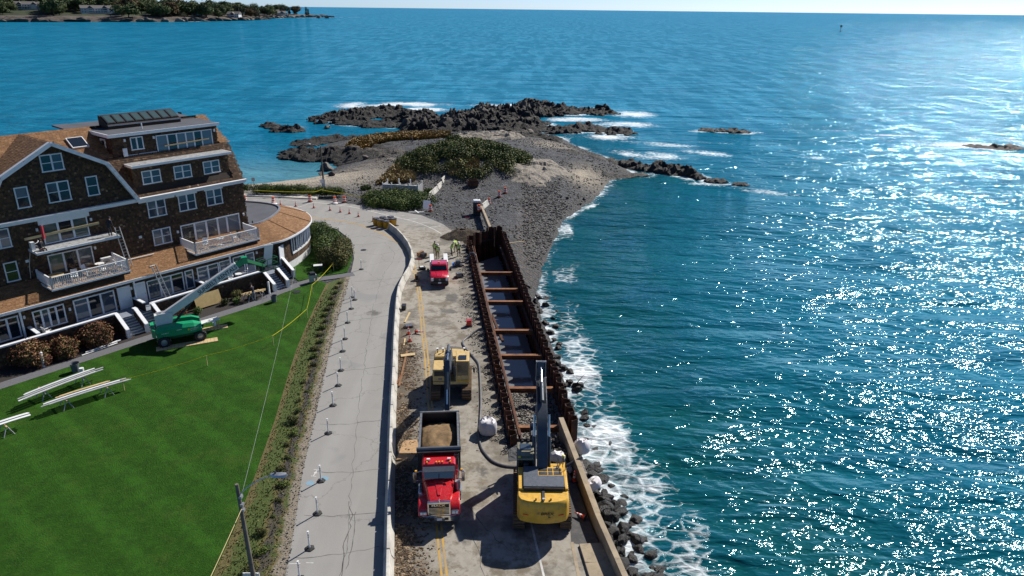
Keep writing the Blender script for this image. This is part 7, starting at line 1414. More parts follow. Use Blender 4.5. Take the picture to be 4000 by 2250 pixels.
# ground mats under the wheels, loose panel
def mat_row(n_, o, ang, label):
    r = thing('timber_mat', label, 'mat', o, ang)
    for k in range(n_): MB().bb(k * .3, k * .3 + .285, -.42, .42, .005, .05).build('plank', M['timber_pale'], r)
mat_row(17, (-31.3, 57.45, .004), YA - RAD(3), 'pale timber mat under the near wheels of the boom lift'); mat_row(10, (-29.6, 61.3, .004), YA - RAD(3), 'pale timber mat under the far front wheel of the boom lift'); mat_row(4, (-32.0, 59.1, .004), YA - RAD(2), 'short pale timber mat under the rear wheel of the boom lift')
o = thing('work_table', 'white sheet top work table beside the front of the boom lift', 'table', (-28.35, 61.9, 0), RAD(42)); MB().bb(-.95, .95, -.4, .4, .82, .88).build('table_top', M['white_plastic'], o)
for x in (-.8, .8):
    for y in (-.3, .3): MB().bb(x - .03, x + .03, y - .03, y + .03, 0, .82).build('leg', M['timber_pale'], o)
tag(MB().lathe([(.14, 0), (.16, .35)], 14).build('bucket', M['white_plastic']), 'small white bucket under the work table by the boom lift', 'bucket').location = (-27.75, 61.75, .46); bpy.data.objects['bucket.001' if 'bucket.001' in bpy.data.objects and False else 'bucket'].name
# ================================================================ PEOPLE
def limb_hand(pts, er, dirv):
    return pts
def person(label, loc, rz, pose='stand', top='cloth_dark', pants='cloth_denim', vest=None, helmet=None, hair='cloth_dark', scale=1.0, armL=None, armR=None):
    """body = one skinned mesh; facing -y"""
    root = thing('person', label, 'person', loc, rz); root.scale = (scale,) * 3
    if pose == 'bend': pel = (0, .12, .90); spine = [(0, .02, 1.08), (0, -.22, 1.22), (0, -.42, 1.28)]; neck = (0, -.52, 1.28); head = (0, -.64, 1.27)
    elif pose == 'lean': pel = (0, .06, .92); spine = [(0, .02, 1.12), (0, -.08, 1.30), (0, -.16, 1.43)]; neck = (0, -.20, 1.50); head = (0, -.26, 1.64)
    elif pose == 'sit': pel = (0, 0, .16); spine = [(0, .0, .34), (0, -.03, .54), (0, -.06, .70)]; neck = (0, -.08, .77); head = (0, -.11, .91)
    else: pel = (0, 0, .94); spine = [(0, .01, 1.12), (0, .0, 1.30), (0, -.0, 1.45)]; neck = (0, -.01, 1.53); head = (0, -.03, 1.67)
    V = [pel] + spine + [neck, head]; E_ = [(0, 1), (1, 2), (2, 3), (3, 4), (4, 5)]; Rr = [(.15, .12), (.145, .105), (.165, .115), (.15, .10), (.055, .055), (.093, .105)]; kind = ['p', 't', 't', 't', 's', 's']
    sh = Vector(spine[2])
    def chain(start, pts, radii, kinds):
        i0 = start
        for p, r, k in zip(pts, radii, kinds): V.append(p); Rr.append((r, r)); kind.append(k); E_.append((i0, len(V) - 1)); i0 = len(V) - 1
        return i0
    for s in (-1, 1):
        hip = (pel[0] + .1 * s, pel[1], pel[2] - .05)
        if pose == 'sit': leg = [hip, (.14 * s, -.42, .14), (.14 * s, -.5, -.25), (.14 * s, -.52, -.36), (.14 * s, -.68, -.38)]
        elif pose == 'walk': leg = [hip, (.1 * s, -.12 * s - .03, .5), (.1 * s, -.18 * s + (.1 if s < 0 else 0), .1), (.1 * s, -.18 * s + (.1 if s < 0 else 0), .05), (.1 * s, -.18 * s - .16 + (.1 if s < 0 else 0), .04)]
        else: leg = [hip, (.12 * s, -.02, .5), (.13 * s, .02, .10), (.13 * s, .02, .05), (.14 * s, -.17, .04)]
        chain(0, leg, [.095, .068, .052, .05, .04], ['p', 'p', 'p', 'b', 'b'])
        ar = armL if s < 0 else armR; S_ = sh + Vector((.19 * s, 0, -.02))
        if ar is None: ar = [(.05 * s, .03, -.28), (.06 * s, -.06, -.53)]
        el = S_ + Vector(ar[0]); wr = S_ + Vector(ar[1]); hd = (wr - el).normalized()
        i = chain(3, [tuple(S_), tuple(el), tuple(wr), tuple(wr + hd * .07)], [.07, .05, .036, .04], ['t', 't', 't', 's'])
        pn = Vector((1, 0, 0)); q = wr + hd * .09
        for k in range(4): a = (k - 1.5) * .02; chain(i, [tuple(q + Vector((0, a, 0)) + hd * .02), tuple(q + Vector((-.01 * s, a * 1.15, 0)) + hd * (.075 - .008 * abs(k - 1.4)))], [.0095, .008], ['s', 's'])
        chain(i, [tuple(wr + hd * .05 + Vector((-.02 * s, -.035, 0))), tuple(wr + hd * .085 + Vector((-.025 * s, -.055, 0)))], [.011, .009], ['s', 's'])
    me = bpy.data.meshes.new('body'); me.from_pydata([tuple(v) for v in V], E_, []); o = bpy.data.objects.new('body_tmp', me); COL.objects.link(o)
    sk = o.modifiers.new('skin', 'SKIN'); sk.use_smooth_shade = True; su = o.modifiers.new('sub', 'SUBSURF'); su.levels = su.render_levels = 1
    for i, (a, b_) in enumerate(Rr): me.skin_vertices[0].data[i].radius = (a, b_); me.skin_vertices[0].data[i].use_root = (i == 0)
    dg = bpy.context.evaluated_depsgraph_get(); dg.update(); me2 = bpy.data.meshes.new_from_object(o.evaluated_get(dg)); bpy.data.objects.remove(o)
    me2.materials.clear()
    for m_ in (top, pants, 'skin', 'black_rubber'): me2.materials.append(M[m_])
    VA = np.array([tuple(v) for v in V]); mi = []; idx = {'t': 0, 'p': 1, 's': 2, 'b': 3}
    for p in me2.polygons: c = np.array(p.center); j = int(np.argmin(((VA - c) ** 2).sum(1))); mi.append(idx[kind[j]])
    me2.polygons.foreach_set('material_index', mi); me2.polygons.foreach_set('use_smooth', [True] * len(mi)); b = link('body', me2, root)
    H = Vector(head); N_ = Vector(neck); up = (H - N_).normalized(); fw = Vector((0, -1, 0)) if pose != 'bend' else Vector((0, -.45, -.9)); 
    if abs(up.dot(fw)) > .9: fw = Vector((0, 0, -1))
    rt = fw.cross(up).normalized(); fw = up.cross(rt).normalized()
    fm = MB()
    for s in (-1, 1): fm.ball(H + fw * .098 + rt * (.034 * s) + up * .01, .013, 6, 4)
    fm.build('eyes', M['text_black'], root); MB().bar(H + fw * .10 + up * .0, H + fw * .125 - up * .03, .025, .03).build('nose', M['skin'], root); MB().bar(H + fw * .098 - up * .055 - rt * .02, H + fw * .098 - up * .055 + rt * .02, .01, .012).build('mouth', M['flag_red'], root)
    for s in (-1, 1): MB().ball(H + rt * (.098 * s), .025, 6, 4, (.5, 1, 1.3)).build('ear', M['skin'], root)
    ring = lambda r, h, off=0: [tuple(H + up * h + fw * (math.cos(a) * r * 1.12 + off) + rt * (math.sin(a) * r)) for a in [2 * math.pi * k / 14 for k in range(14)]]
    if helmet: MB().loft([ring(.145, .045, .02), ring(.14, .055, .015), ring(.122, .06), ring(.118, .11), ring(.085, .15), ring(.03, .165)]).build('hard_hat', M[helmet], root, True)
    else: MB().loft([ring(.104, .0, -.022), ring(.11, .04, -.015), ring(.104, .09, -.008), ring(.07, .125), ring(.02, .14)]).build('hair', M[hair], root, True)
    if vest:
        P0 = [Vector(pel) + (Vector(spine[0]) - Vector(pel)) * .15] + [Vector(q) for q in spine]; rings = []
        for q, (w, d_) in zip(P0 + [P0[-1] + (P0[-1] - P0[-2]).normalized() * .06], ((.185, .145), (.185, .14), (.20, .15), (.195, .135), (.12, .09))):
            ax = (P0[-1] - P0[0]).normalized(); fx = Vector((1, 0, 0)); fy = ax.cross(fx); rings.append([tuple(q + fx * (w * math.cos(a)) + fy * (d_ * math.sin(a))) for a in [2 * math.pi * k / 16 for k in range(16)]])
        vo = MB().loft(rings).build('safety_vest', M[vest], root, True)
        for k in (1, 2): a_ = [Vector(q) * 1.0 for q in rings[k]]; c0_ = sum(a_, Vector()) / 16; MB().loft([[tuple(c0_ + (q - c0_) * 1.03 + ax * (-.025)) for q in a_], [tuple(c0_ + (q - c0_) * 1.03 + ax * .025) for q in a_]], cap=False).build('reflective_band', M['reflective_white'], vo)
    return root
FW = [(.08, -.18, -.2), (-.02, -.42, -.18)]
person('worker in dark shirt and pale vest without helmet, leftmost of the group', (-9.5, 84.3, .004), RAD(160), 'stand', 'cloth_dark', 'cloth_tan', 'hivis_yellow')
person('worker in yellow vest, white helmet and tan trousers right behind the pickup', (-9.02, 83.1, .004), RAD(170), 'stand', 'cloth_dark', 'cloth_tan', 'hivis_yellow', 'white_plastic')
person('worker in yellow vest and dark trousers looking down at the hoses', (-7.45, 84.3, .004), RAD(100), 'lean', 'hivis_yellow', 'cloth_dark', 'hivis_yellow', 'white_plastic')
person('worker in bright yellow vest and white helmet nearest the sheet piles', (-6.55, 84.1, .004), RAD(190), 'stand', 'cloth_dark', 'cloth_dark', 'hivis_yellow', 'white_plastic', armL=[(-.1, .02, -.26), (-.2, -.12, -.46)])
person('worker in yellow shirt bending over behind the others by the soil heap', (-7.05, 85.7, .004), RAD(200), 'bend', 'hivis_yellow', 'cloth_tan', None, 'white_plastic', armL=[(-.02, -.1, -.28), (0, -.14, -.52)], armR=[(.02, -.1, -.28), (0, -.14, -.52)])
person('carpenter in dark shirt and grey shorts bending at the sawhorse by the porch', (-26.55, 69.0, .02), RAD(230), 'lean', 'cloth_dark', 'cloth_grey', armL=[(-.03, -.16, -.22), (.02, -.38, -.3)], armR=[(.03, -.16, -.22), (-.02, -.38, -.3)])
p_ = hp(-3.5, -3.6, 8.09); person('roofer in dark clothes sitting at the left end of the small ledge roof', p_, TH + RAD(20), 'sit', 'cloth_dark', 'cloth_dark')
p_ = hp(2.35, -3.5, 8.09); person('roofer in dark clothes standing by the ladder on the small ledge roof', p_, TH + RAD(120), 'lean', 'cloth_dark', 'cloth_dark')
person('lone walker in dark clothes on the gravel beach beyond the knoll', (-22.9, 163.9, Lz(-22.9, 163.9) + .02), RAD(75), 'walk', 'cloth_dark', 'cloth_denim', armL=[(-.05, .16, -.24), (-.05, .2, -.5)], armR=[(.05, -.12, -.26), (.05, -.22, -.5)])

# ================================================================ SMALL THINGS AROUND THE INN
def hth(name, label, cat, s, d, z, rz=0.0, group=None): return thing(name, label, cat, hp(s, d, z), TH + rz, group)
def ladder(label, a, b_, w=.42):
    a = Vector(a); b_ = Vector(b_); d = (b_ - a).normalized(); x = HE.copy(); o = thing('ladder', label, 'ladder')
    for s in (-1, 1): MB().bar(a + x * (s * w / 2), b_ + x * (s * w / 2), .06, .09).build('rail', M['galvanised'], o)
    n_ = int((b_ - a).length / .3)
    for k in range(1, n_): q = a + d * ((b_ - a).length * k / n_); MB().bar(q - x * (w / 2), q + x * (w / 2), .045).build('rung', M['galvanised'], o)
ladder('aluminium ladder leaning on the porch eave between the doors', hp(5.6, -.9, 1.16), hp(4.9, -1.55, 4.9)); ladder('aluminium ladder from the tan roof up to the small ledge roof', hp(3.45, -3.2, 4.75), hp(2.85, -3.0, 8.9))
cp_ = None
def chair_proto(label):
    o = thing('patio_chair', label, 'chair'); MB().bb(-.26, .26, -.26, .26, .40, .44).build('seat', M['white_plastic'], o); MB().box((0, .27, .70), (.52, .05, .55), M=Matrix.Rotation(RAD(-12), 3, 'X')).build('backrest', M['white_plastic'], o)
    for x in (-.24, .24):
        for y in (-.24, .24): MB().bb(x - .025, x + .025, y - .025, y + .025, 0, .40).build('leg', M['white_plastic'], o)
        MB().bb(x - .03, x + .03, -.26, .28, .62, .66).build('armrest', M['white_plastic'], o)
    return o
CH = [(-5.3, -1.0, 1.16, 2.6, 'on the left end of the porch'), (12.4, -1.2, 1.16, .4, 'left of the small porch table'), (14.1, -1.3, 1.16, -1.2, 'right of the small porch table'), (-1.7, -2.6, 4.98, .5, 'on the left balcony next to the round table'), (-.4, -3.3, 4.98, 1.4, 'on the left balcony by the sliding doors'), (.8, -2.6, 4.98, 2.4, 'on the left balcony in the middle'), (1.6, -3.0, 4.98, -.8, 'on the left balcony near its right rail'), (2.2, -2.5, 4.98, .3, 'on the left balcony in its right corner'), (11.2, -3.2, 4.81, .2, 'on the right balcony at its left end'), (14.4, -3.0, 4.81, 2.2, 'on the right balcony at its right end')]
for i, (s, d, z, r, t_) in enumerate(CH):
    if cp_ is None: cp_ = chair_proto('white patio chair ' + t_); cp_.location = hp(s, d, z); cp_.rotation_euler.z = r; cp_['group'] = 'white patio chairs of the inn'
    else: copy_tree(cp_, hp(s, d, z), r, 'white patio chair ' + t_)
for s, d, z, r, mt, lb in ((-2.9, -3.3, 4.98, .62, 'timber_pale', 'round cream table on the left balcony'), (13.2, -1.0, 1.16, .35, 'white_plastic', 'small white table on the porch by the right stairs'), (.9, -3.5, 4.98, .4, 'white_plastic', 'small white table on the left balcony'), (12.7, -2.9, 4.81, .42, 'white_plastic', 'small white table on the right balcony'), (10.2, -1.3, 1.16, .5, 'white_plastic', 'round white table on the porch under the boom')):
    o = hth('round_table', lb, 'table', s, d, z); MB().lathe([(r, .70), (r, .74)], 20).build('table_top', M[mt], o); MB().lathe([(.04, .05), (.04, .70)], 8).build('pedestal', M['white_plastic'], o); MB().lathe([(.25, 0), (.22, .05)], 12).build('foot', M['white_plastic'], o)
o = hth('heat_pump', 'white outdoor air conditioner with round fan on the left balcony', 'air conditioner', 1.95, -4.55, 4.98); MB().bb(-.5, .5, -.18, .18, .08, .85).build('casing', M['white_plastic'], o, bevel=.02); MB().lathe([(.33, -.02), (.33, .02)], 20, (-.08, -.19, .47), 'Y').build('fan_grille', M['sign_back'], o); MB().lathe([(.1, -.02), (.1, .02)], 12, (-.08, -.22, .47), 'Y').build('hub', M['steel_grey'], o)
o = hth('flag', 'small striped flag hanging beside the upper left sliding door', 'flag', -2.85, -4.72, 8.7); MB().tube([(0, 0, 1.1), (0, -.6, 1.5)], .02, 6).build('staff', M['white_plastic'], o); MB().loft([[(-.12, -.3, z), (.02, -.34, z), (.14, -.28, z), (.02, -.26, z)] for z in (.1, .7, 1.3)]).build('cloth', M['flag_red'], o)
o = hth('tool_heap', 'heap of white tools and hoses at the left end of the small ledge roof', 'tools', -3.75, -4.4, 8.08); MB().bb(-.3, .0, -.3, .2, 0, .7).build('compressor', M['white_plastic'], o); MB().tube([(.1 + .3 * math.cos(a * .5), .25 * math.sin(a * .5), .08 + .05 * a) for a in range(14)], .03, 6).build('hose_coil', M['white_plastic'], o); MB().tube([(-.2, .4, .1), (-.6, .4, -1.5), (-.7, .5, -2.7)], .02, 6).build('air_hose', M['white_plastic'], o)
for a, b_, lb in ((hp(3.6, -4.3, 5.14), hp(6.3, -4.2, 5.16), 'white trim board lying on the tan lower roof under the ladder'), (hp(5.0, -2.6, 4.53), hp(5.5, -2.6, 4.53), 'short white offcut on the tan lower roof')): tag(MB().bar(a, b_, .12, .04).build('trim_board', M['white_trim']), lb, 'board')
for i, (a, b_) in enumerate((((-37.06, 56.06), (-35.3, 58.6)), ((-37.0, 56.55), (-35.3, 59.2)), ((-36.7, 56.7), (-35.2, 59.0)))): tag(MB().bar((*a, .06 + .05 * i), (*b_, .06 + .05 * i), .14, .04).build('trim_board', M['white_trim']), 'long white trim board on the path by the left stairs, ' + ('front one', 'rear one', 'middle one')[i], 'board', 'trim boards by the left stairs')
# lumber on sawhorses
def sawhorse(x, y, rz, label):
    o = thing('sawhorse', label, 'sawhorse', (x, y, 0), rz); MB().bb(-.55, .55, -.05, .05, .68, .76).build('beam', M['timber_pale'], o)
    for sx in (-1, 1):
        for sy in (-1, 1): MB().bar((sx * .42, sy * .04, .68), (sx * .52, sy * .34, 0), .06, .05).build('leg', M['timber_grey'], o)
def stack(a, b_, rows, label, mats, z=.8):
    a = Vector(a).to_3d(); b_ = Vector(b_).to_3d(); d = (b_ - a).normalized(); n_ = Vector((-d.y, d.x, 0)); rz = math.atan2(d.y, d.x)
    for i, (off, s0, s1) in enumerate(rows):
        pts_ = [a + d * (s0 + (s1 - s0) * k / 6) + n_ * off + Vector((0, 0, z + .02 + .05 * (i % 2) - .25 * abs((s0 + (s1 - s0) * k / 6) / (b_ - a).length - .5) ** 2.2 * 1.2)) for k in range(7)]; m = MB()
        for p, q in zip(pts_[:-1], pts_[1:]): m.bar(p, q, .14, .035)
        tag(m.build('deck_board', M[mats[i % len(mats)]]), label + ', ' + ('first', 'second', 'third', 'fourth', 'fifth', 'sixth', 'seventh', 'eighth')[i] + ' board from the inn side', 'board', label)
LA = (b2 := None)
stack((-36.7, 47.5), (-33.2, 52.6), [(.45, .5, 5.3), (.28, .3, 5.6), (.1, -.2, 5.2), (-.06, .1, 6.1), (-.25, -.3, 5.4), (-.42, .0, 5.9)], 'grey board on the upper lumber stack', ['timber_grey', 'white_trim', 'timber_grey'])
stack((-34.5, 46.6), (-30.4, 50.7), [(.5, 1.2, 4.6), (.33, .9, 4.7), (.15, .2, 5.8), (-.02, .0, 5.3), (-.2, -.2, 5.9), (-.38, .3, 6.0)], 'board on the lower lumber stack', ['timber_pale', 'timber_pale', 'timber_grey', 'white_trim', 'timber_grey', 'timber_grey'])
for x, y, r, lb in ((-36.0, 48.9, RAD(-35), 'sawhorse under the left end of the upper lumber stack'), (-34.3, 51.2, RAD(-35), 'sawhorse under the right end of the upper lumber stack'), (-33.5, 47.6, RAD(-45), 'sawhorse under the left end of the lower lumber stack'), (-31.5, 49.6, RAD(-45), 'sawhorse under the right end of the lower lumber stack'), (-35.6, 43.9, RAD(-40), 'sawhorse under the white boards at the left frame edge'), (-27.1, 69.0, RAD(-40), 'sawhorse under the pale planks left of the carpenter'), (-26.1, 69.95, RAD(-40), 'sawhorse under the pale planks right of the carpenter')): sawhorse(x, y, r, lb)
stack((-37.2, 42.3), (-34.6, 45.2), [(.30, 0, 3.85), (.1, 0, 3.9), (-.1, 0, 3.9), (-.3, 0, 3.85)], 'white board at the left frame edge', ['white_trim'], .85); stack((-27.6, 68.7), (-25.7, 70.3), [(.18, 0, 2.4), (0, .1, 2.5), (-.18, .05, 2.4)], 'pale plank at the carpenter sawhorses', ['timber_pale'], .8)
Mx = Matrix((HE, (HN * -.35 + Vector((0, 0, .94))).normalized(), (HN * .94 + Vector((0, 0, .35))).normalized())).transposed(); c0_ = hp(8.7, .55, .78)
tag(MB().box(c0_, (2.7, 1.35, .05), M=Mx).build('leaning_board', M['board_tan']), 'large tan board leaning against the dark porch wall', 'board')
for x, y, r, h_, lb in ((-36.0, 53.25, .34, .75, 'open grey rubbish bin behind the upper lumber stack'), (-24.4, 68.75, .3, .7, 'open grey rubbish bin on the lawn edge by the right stairs')):
    o = thing('rubbish_bin', lb, 'bin', (x, y, 0)); MB().lathe([(r * .8, 0), (r, h_), (r * 1.05, h_), (r * .93, h_ - .02), (r * .75, .06)], 18).build('body', M['grey_bin'], o, True); MB().lathe([(r * 1.08, h_ - .03), (r * 1.08, h_ + .02)], 18, cap=False).build('rim', M['steel_grey'], o)
tag(MB().lathe([(.16, 0), (.18, .4)], 12).build('pail', M['white_plastic']), 'white pail beside the rubbish bin at the lumber stacks', 'pail').location = (-35.4, 53.1, 0)
for x, y, lb in ((-39.08, 54.0, 'white bollard light between the rusty hydrangeas'), (-25.6, 71.0, 'white bollard light at the foot of the right stairs')): o = thing('bollard_light', lb, 'bollard', (x, y, 0)); MB().bb(-.08, .08, -.08, .08, 0, 1.25).build('post', M['white_trim'], o); MB().lathe([(.11, 1.25), (.11, 1.33), (.04, 1.38)], 12).build('cap', M['white_trim'], o)
o = thing('saw_stand', 'grey mitre saw stand with white top on the path by the big shrub', 'saw', (-21.9, 74.6, 0), .6); MB().bb(-.4, .4, -.25, .25, .5, .85).build('stand', M['galvanised'], o); MB().bb(-.3, .2, -.3, .3, .85, 1.15).build('saw_body', M['steel_dark'], o); MB().bb(-.5, .0, -.3, -.26, .1, .9).build('side_panel', M['sign_back'], o)
for x in (-.35, .35): MB().bb(x - .03, x + .03, -.22, .22, 0, .5).build('leg', M['steel_grey'], o)
o = thing('tool_table', 'dark tool table with a white board on top beside the big shrub', 'table', (-22.2, 78.0, 0), .3); MB().bb(-.5, .5, -.3, .3, .75, .8).build('table_top', M['white_plastic'], o); MB().bb(.1, .45, -.2, .2, .3, .7).build('tool_case', M['black_plastic'], o)
for x in (-.45, .45): MB().bb(x - .03, x + .03, -.25, .25, 0, .75).build('leg', M['steel_dark'], o)
# ================================================================ PLANTS
def leaf_cloud(name, lumps, n, size, mat, seed=0, parent=None, flat=.0, tone_z=0.0, shell=.55):
    """n leaf quads through lumpy ellipsoids: lumps = (x,y,z,rx,ry,rz)"""
    rg = np.random.RandomState(seed); L = np.array(lumps, float); w = (L[:, 3] * L[:, 4] * L[:, 5]) ** .67; pick = rg.choice(len(L), n, p=w / w.sum())
    d = rg.normal(size=(n, 3)); d /= np.linalg.norm(d, axis=1)[:, None]; r = shell + (1 - shell) * rg.rand(n) ** .6
    lump = .82 + .36 * vnoise(d[:, 0] * 2.7 + pick * 3.1, d[:, 1] * 2.7 + d[:, 2] * 3.3, seed)
    c = L[pick, :3] + d * L[pick, 3:] * (r * lump)[:, None]; c += rg.normal(0, size * .5, (n, 3)); keep = c[:, 2] > 0.02; c = c[keep]; d = d[keep]; k = len(c)
    nv = d + rg.normal(0, .7, (k, 3)); nv[:, 2] += .35; nv /= np.linalg.norm(nv, axis=1)[:, None]; t1 = np.cross(nv, rg.normal(size=(k, 3))); t1 /= np.linalg.norm(t1, axis=1)[:, None]; t2 = np.cross(nv, t1)
    s = size * rg.uniform(.6, 1.4, k)[:, None]; v = np.stack([c - t1 * s * .5, c + t2 * s * .32 + nv * s * .1, c + t1 * s * .5, c - t2 * s * .32 + nv * s * .1], 1)
    me = bpy.data.meshes.new(name); me.from_pydata(v.reshape(-1, 3).tolist(), [], np.arange(k * 4).reshape(-1, 4).tolist()); me.materials.append(M[mat])
    cl = fbm(c[:, 0] * 1.1 + c[:, 2], c[:, 1] * 1.1 - c[:, 2], seed + 4, 3); set_attr(me, 'tone', np.clip(.5 + (cl - .5) * 1.5 + rg.normal(0, .2, k), 0, 1), 'FACE')
    return me
def stems(name, lumps, z0, mat='bark', n=7, seed=0, r=.03):
    rg = random.Random(seed); m = MB(); cx = sum(l[0] for l in lumps) / len(lumps); cy = sum(l[1] for l in lumps) / len(lumps)
    for i in range(n): l = rg.choice(lumps); a = (l[0] * .6 + cx * .4 + rg.uniform(-.2, .2), l[1] * .6 + cy * .4 + rg.uniform(-.2, .2), z0); b_ = (l[0] + rg.uniform(-.5, .5) * l[3], l[1] + rg.uniform(-.5, .5) * l[4], l[2] + rg.uniform(0, .4) * l[5]); m.tube([a, ((a[0] + b_[0]) / 2 + rg.uniform(-.1, .1), (a[1] + b_[1]) / 2, (a[2] + b_[2]) / 2 + .1), b_], [r, r * .7, r * .3], 5)
    return m.mesh(name, M[mat])
def shrub(name, label, loc, lumps, n, size, mat, seed=0, cat='shrub', group=None, rz=0, flowers=None):
    o = thing(name, label, cat, loc, rz, group); link('foliage', leaf_cloud('foliage', lumps, n, size, mat, seed), o); link('stem', stems('stem', lumps, 0, n=6, seed=seed), o)
    if flowers: link('flowers', leaf_cloud('flowers', lumps, flowers[0], flowers[1], flowers[2], seed + 9, shell=.92), o)['kind'] = 'stuff'
    return o
rv = random.Random(3)
def blob(n, rx, ry, h, seed, r0=.5):
    rg = random.Random(seed); out = []
    for i in range(n): a = rg.uniform(0, 6.28); q = math.sqrt(rg.random()); rr = rg.uniform(.8, 1.25) * r0; out.append((math.cos(a) * q * rx, math.sin(a) * q * ry, h * (.55 - .25 * q) * rg.uniform(.7, 1.2), rr, rr, rr * rg.uniform(.7, 1.0) * h * .55 / r0 if r0 > 1 else rr))
    return out
# big shrubs beside the sunroom
shrub('garden_shrub', 'large green leafy shrub growing along the sunroom wall', (-23.9, 87.4, 0), [(-1.9, 3.2, 1.0, 1.2, 1.4, 1.3), (-.9, 1.6, 1.2, 1.4, 1.5, 1.5), (.1, .1, 1.2, 1.4, 1.5, 1.5), (.5, -1.8, 1.1, 1.3, 1.5, 1.4), (1.0, -3.6, 1.1, 1.2, 1.4, 1.5), (1.3, -5.2, 1.0, 1.2, 1.3, 1.3), (1.1, .8, .9, 1.1, 1.2, 1.1), (-1.2, 4.6, .8, 1.0, 1.0, 1.0)], 15000, .17, 'leaf_green', 21)
shrub('garden_shrub', 'brownish olive shrub on the lane side of the big green one', (-20.7, 82.0, 0), [(-.2, 2.8, .9, 1.2, 1.3, 1.2), (.2, 1.0, 1.1, 1.3, 1.4, 1.4), (.4, -.8, 1.1, 1.2, 1.4, 1.4), (.5, -2.5, 1.0, 1.2, 1.3, 1.3), (-.9, -1.8, 1.0, 1.2, 1.3, 1.3)], 11000, .16, 'leaf_olive', 22)
# round bush beside the road, kerb bushes
zb = Lz(-18, 110); shrub('beach_rose_bush', 'broad dark green beach rose bush beside the bend, in front of the vinyl fence', (-18.0, 109.6, zb), [(math.cos(a) * q * 5.0, math.sin(a) * q * 3.6, .75 + .25 * (1 - q), 1.5, 1.5, 1.0) for a, q in [(k * 2.4, math.sqrt((k + .5) / 24)) for k in range(24)]], 26000, .2, 'leaf_green', 23)
shrub('beach_rose_bush', 'long low green bush on the kerb left of the road sign', (-37.0, 114.4, .1), [(x, rv.uniform(-.5, .5), .55, 1.1, 1.1, .85) for x in np.arange(-3.9, 4, .9)], 12000, .18, 'leaf_green', 24); shrub('beach_rose_bush', 'shorter green bush on the kerb right of the road sign', (-30.2, 114.0, .0), [(x, rv.uniform(-.5, .5), .5, 1.0, 1.1, .75) for x in np.arange(-1.9, 2.2, .8)], 6500, .18, 'leaf_green', 25)
shrub('beach_rose_bush', 'small green bush at the left edge of the sand behind the inn', (-44.5, 116.5, .0), [(x, 0, .4, .9, .8, .6) for x in (-1, 0, 1)], 2500, .18, 'leaf_green', 26)
for x, y, r, lb in ((-24.8, 119.2, .8, 'small green clump on the gravel left of the vinyl fence'), (-14.0, 117.6, .8, 'small green clump beside the right end of the vinyl fence'), (-20.3, 152.5, 1.0, 'grey green bush on the pale rocks by the walker')): shrub('beach_plant', lb, (x, y, Lz(x, y)), [(0, 0, .3, r, r * .8, .45), (r * .6, .2, .25, r * .7, r * .6, .4)], 1800, .16, 'leaf_green', int(abs(x * 7)))
# thicket on the knoll: one mass nobody could count
rg = np.random.RandomState(8); lum = []
while len(lum) < 150:
    x, y = rg.uniform(-23, 4), rg.uniform(122, 152); q = ((x + 9.3) / 12.3) ** 2 + ((y - 137.0) / 13.5) ** 2 + (fbm(np.array([x * .2]), np.array([y * .2]), 6)[0] - .5) * .7
    if q < .92 and not (x > -13.5 and x < -11 and y < 126): lum.append((x, y, Lz(x, y) + .35 + .3 * (1 - q), rg.uniform(1.1, 2.0), rg.uniform(1.1, 2.0), rg.uniform(.7, 1.25)))
def lcl(nm, lum, n, s, mat, seed):
    Ls = [(a - 0, b_ - 0, c + 50, d, e, f) for a, b_, c, d, e, f in lum]; me = leaf_cloud(nm, Ls, n, s, mat, seed)
    me.transform(Matrix.Translation((0, 0, -50))); return link(nm, me)
front = [l for l in lum]; tag(lcl('thicket', front, 56000, .30, 'leaf_mound', 31), 'dense olive and brown shrub thicket covering the knoll of the point', 'thicket', None, 'stuff')
tag(lcl('thicket', [l for l in lum if l[1] > 132], 34000, .30, 'leaf_green', 32), 'greener shrubs along the far crest of the knoll', 'thicket', None, 'stuff')
shrub('round_shrub', 'rounded bright green shrub standing above the far crest of the knoll', (-12.0, 148.0, Lz(-12, 148)), [(0, 0, 1.6, 1.7, 1.7, 1.5), (.9, .2, 1.3, 1.2, 1.2, 1.2), (-.9, 0, 1.2, 1.2, 1.2, 1.1)], 5000, .26, 'leaf_green', 33)
tufts('dune_grass', [(-23.5, 123), (-22.5, 134), (-20, 142), (-17, 138), (-18, 128), (-17, 123.5)], 7000, .75, 'leaf_dry', 'pale straw coloured dune grass on the left flank of the knoll', 'grass', land_z, .45, .09, seed=7); tufts('dune_grass', [(-11.5, 125), (-9.5, 131), (-6.5, 131), (-6, 125.5)], 2600, .7, 'leaf_dry', 'pale straw grass patch at the front of the knoll', 'grass', land_z, .45, .09, seed=9)
